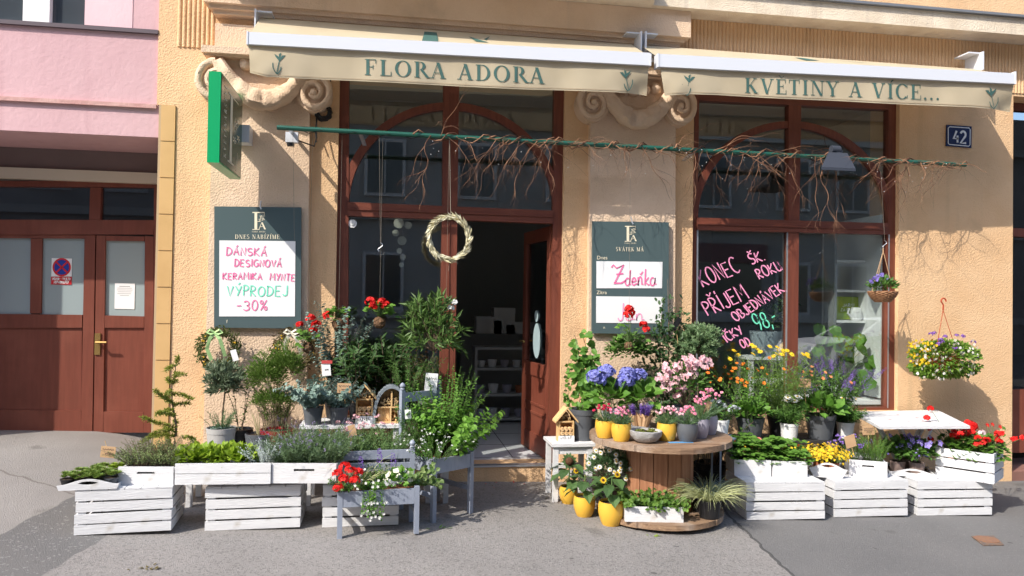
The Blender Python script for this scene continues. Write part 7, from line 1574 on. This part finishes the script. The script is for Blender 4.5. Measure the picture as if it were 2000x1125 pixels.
o, c = inside('poster', 'yellow-green garden poster on the shelf inside the right window', 'poster', 1656, 602, .5); q = MB(); q.quadpx([(1634,624),(1680,624),(1680,580),(1634,579)], .5, .504); q.build('print', M('poster_lime', (.40, .46, .03), .6, col2=(.24, .36, .03), scale=9), o)
q = MB(); P_ = pxpos(.497); hand(q, 'JARNI', (1646,599), (1668,599), 6, P_, .006); hand(q, 'ZAHRADA', (1642,608), (1672,608), 6, P_, .006); q.build('lettering', m_paper, o)
shf = thing('wall_shelf', 'white shelf unit against the side panel inside the right window', 'shelf', at(1670, 600, 0.5)); a, b2_ = at(1634, 626, .38), at(1698, 626, .38)
for i, py in enumerate((626, 566, 508)): q = MB(); zz = at(1660, py, .38).z; q.box((a.x, .38, zz-.022), (W2R-.08, .56, zz)); q.build('shelf_board', m_whitep, shf)
q = MB(); q.box((a.x-.03, .38, .571), (a.x-.001, .56, 2.3)); q.build('upright', M('display_grey', (.25, .26, .26), .7), shf)
zsh = at(1660, 626, .38).z+.001
c = onz(1672, .45, zsh); o = thing('teapot', 'white jug with spout on the window shelf', 'jug', c); q = MB(); q.lathe([(.045, 0), (.065, .04), (.055, .10), (.042, .13), (.036, .13), (.04, .09)], c, 18); smooth_by(q.build('body', p_wht, o)); q = MB(); q.tube([c+V((-.05,0,.03)), c+V((-.09,0,.07)), c+V((-.075,0,.12))], .010, 6); q.build('handle', p_wht, o)
c = onz(1692, .44, zsh); o = thing('red_mug', 'red dotted mug on the window shelf', 'mug', c); q = MB(); q.lathe([(.036, 0), (.04, .09), (.036, .09), (.033, .01)], c, 16); smooth_by(q.build('cup', M('mug_red', (.5, .02, .04), .3), o)); q = MB(); q.tube([c+V((.038,0,.02)), c+V((.065,0,.035)), c+V((.065,0,.065)), c+V((.038,0,.075))], .006, 6); q.build('handle', MATS['mug_red'], o)
# ------------------------------------------------------------------ inside the left window and doorway
m_shelfw = M('shelf_dull_white', (.42, .42, .41), .7)
ORD = 'first second third fourth fifth sixth seventh eighth ninth tenth eleventh twelfth thirteenth fourteenth fifteenth'.split()
def rack(label, px0, px1, Y, tops, n0):
    a, b2_ = onz(px0, Y, 1), onz(px1, Y, 1); o = thing('shop_rack', label, 'shelf', ((a.x+b2_.x)/2, Y, ZF), 'shelf units inside the shop'); H = tops[0]
    for x in (a.x, b2_.x-.03): q = MB(); q.box((x, Y, ZF), (x+.03, Y+.35, H)); q.build('upright', m_shelfw, o)
    for z in tops: q = MB(); q.box((a.x+.0305, Y+.002, z-.03), (b2_.x-.0305, Y+.348, z-.001)); q.build('shelf_board', m_shelfw, o)
    for si, z in enumerate(tops[1:]):
        k = 0; x = a.x+.09
        while x < b2_.x-.08:
            r_ = rng.uniform(.045,.065); q = MB(); q.lathe([(r_*.75, 0), (r_, r_*1.6), (r_*.85, r_*1.6), (r_*.7, .02)], (x, Y+.12, z), 14); ci = rng.randrange(4)
            tag(q.build('shop_pot', (p_gry, p_wht, p_lil, p_ter)[ci], origin=(x, Y+.12, z)), '%s pot, %s in line on the %s shelf of the rack %s' % (('grey', 'white', 'lilac', 'terracotta')[ci], ORD[k], ('upper', 'middle', 'lowest')[si], 'inside the doorway' if n0 else 'behind the left pane'), 'pot', 'small pots on the shop shelves'); k += 1; x += r_*2+.035
rack('pale shelf rack of small pots deep inside the doorway', 928, 1062, 2.2, [1.02, .78, .48, .20], 1)
rack('pale shelf rack of pots behind the left window pane', 690, 850, 2.6, [1.2, .85, .5], 0)
cnt = thing('shop_counter', 'grey counter with white boxes inside the doorway', 'counter', (onz(985, 3.4, 1).x, 3.4, ZF)); a = onz(900, 3.4, 1); b2_ = onz(1075, 3.4, 1); q = MB(); q.box((a.x, 3.4, ZF), (b2_.x, 3.9, 1.08)); q.box((a.x-.02, 3.38, 1.081), (b2_.x+.02, 3.92, 1.12)); q.build('body', M('counter_grey', (.24, .24, .235), .7), cnt)
for i, (px, w_, h_) in enumerate(((955, .34, .22), (985, .28, .34), (1020, .44, .15))):
    c = onz(px, 3.45, 1.121); q = MB(); q.box((c.x-w_/2, 3.45, 1.121), (c.x+w_/2, 3.75, 1.121+h_)); q.box((c.x-w_/2-.004, 3.446, 1.121+h_*.8), (c.x+w_/2+.004, 3.754, 1.121+h_+.004)); tag(q.build('cardboard_box', m_whitep, origin=c), ('white lidded box at the left end of the shop counter', 'tall white lidded box in the middle of the counter', 'flat wide white lidded box on the right of the counter')[i], 'box', 'boxes on the shop counter')
wsill = thing('display_table', 'low display table inside the left window', 'table', (onz(770, .6, .6).x, .6, ZF)); a, b2_ = onz(690, .6, .6), onz(856, .6, .6); q = MB(); q.box((a.x, .50, .60), (b2_.x, 1.05, .64)); q.build('top', m_shelfw, wsill)
for x in (a.x+.02, b2_.x-.06): q = MB(); q.box((x, .52, ZF), (x+.04, .56, .5995)); q.build('leg', m_shelfw, wsill)
for i, (px, cl) in enumerate(((715, ('dried_cream', (.40,.32,.20), (.55,.46,.32))), (752, ('dried_lilac', (.30,.24,.34), (.46,.40,.50))), (790, ('dried_ochre', (.42,.26,.09), (.55,.38,.16))), (828, ('dried_rust', (.36,.14,.06), (.48,.24,.12))))):
    c = grow(px, .62, .64); o = plant('dried_bouquet', ('cream', 'lilac', 'ochre', 'rust-coloured')[i]+' dried flower bouquet inside the left window', c, 'dried bouquets in the left window', 'bouquet'); q = MB(); q.lathe([(.03, 0), (.045, .06), (.10, .24), (.095, .24), (.04, .07)], c, 14); q.build('wrap', m_kraft, o); s, f_, tp = MB(), MB(), []; q = MB(); stems(q, c+V((0,0,.18)), .05, 50, .26, .7, 4, .02, .006, s, tips=tp)
    for p, d in tp: cluster(f_, p, .014, 8, .010, 4)
    fin(o, foliage=(q, G['brown']), stems=(s, MATS['leaf_straw']), flowers=(f_, fm(*cl)))
# ------------------------------------------------------------------ pavement bits
uc = gnd(1927, 1056); o = thing('hydrant_cover', 'small rusty oval hydrant cover set in a square frame in the pavement', 'utility cover', uc); m_iron = M('cast_iron', (.12, .10, .09), .7, col2=(.22, .13, .08), scale=40, bump=.5, bscale=120)
def flat(mb, pts, dz, th): n = len(pts); mb.add([(x, y, gz(x, y)+dz) for x, y in pts]+[(x, y, gz(x, y)+dz+th) for x, y in pts], [tuple(range(n-1, -1, -1)), tuple(range(n, 2*n))]+[(i, (i+1) % n, (i+1) % n+n, i+n) for i in range(n)])
cs = [gnd(*p) for p in ((1897,1049), (1941,1048), (1961,1066), (1921,1067))]; q = MB(); flat(q, [(p.x, p.y) for p in cs][::-1], .002, .006); q.build('frame', m_iron, o)
q = MB(); flat(q, [(uc.x+.085*math.cos(2*math.pi*i/24), uc.y+.075*math.sin(2*math.pi*i/24)) for i in range(24)], .0085, .004); q.build('lid', M('rust', (.26, .13, .07), .85, col2=(.22, .12, .08), scale=60, bump=.6, bscale=90), o)
def litter(n, cx, cy, r, m, nm, lab, sz):
    q = MB(); a = gnd(cx, cy)
    for i in range(n): x, y = a.x+rng.gauss(0, r), a.y+rng.gauss(0, r*.5); q.leaf(V((x, y, gz(x, y)+.004)), V((rng.uniform(-1,1), rng.uniform(-1,1), .05)), V((0,0,1)), sz*rng.uniform(.6,1.2), sz*.5, curl=-.2)
    tag(q.build(nm, m, origin=a), lab, 'litter', kind='stuff')
litter(34, 1000, 960, .35, G['brown'], 'leaf_litter', 'dry leaf scraps below the doorstep', .022); litter(9, 1030, 945, .25, PR, 'petal_litter', 'red petals below the doorstep', .022); litter(5, 870, 1032, .03, G['fresh'], 'leaf_litter', 'fallen leaf by the tall grey chair', .04); litter(8, 1270, 1047, .04, G['lime'], 'leaf_litter', 'green leaf scraps before the spool table', .025); litter(14, 300, 1112, .05, G['brown'], 'leaf_litter', 'dead brown leaf on the pavement, lower left', .03)
q = MB()
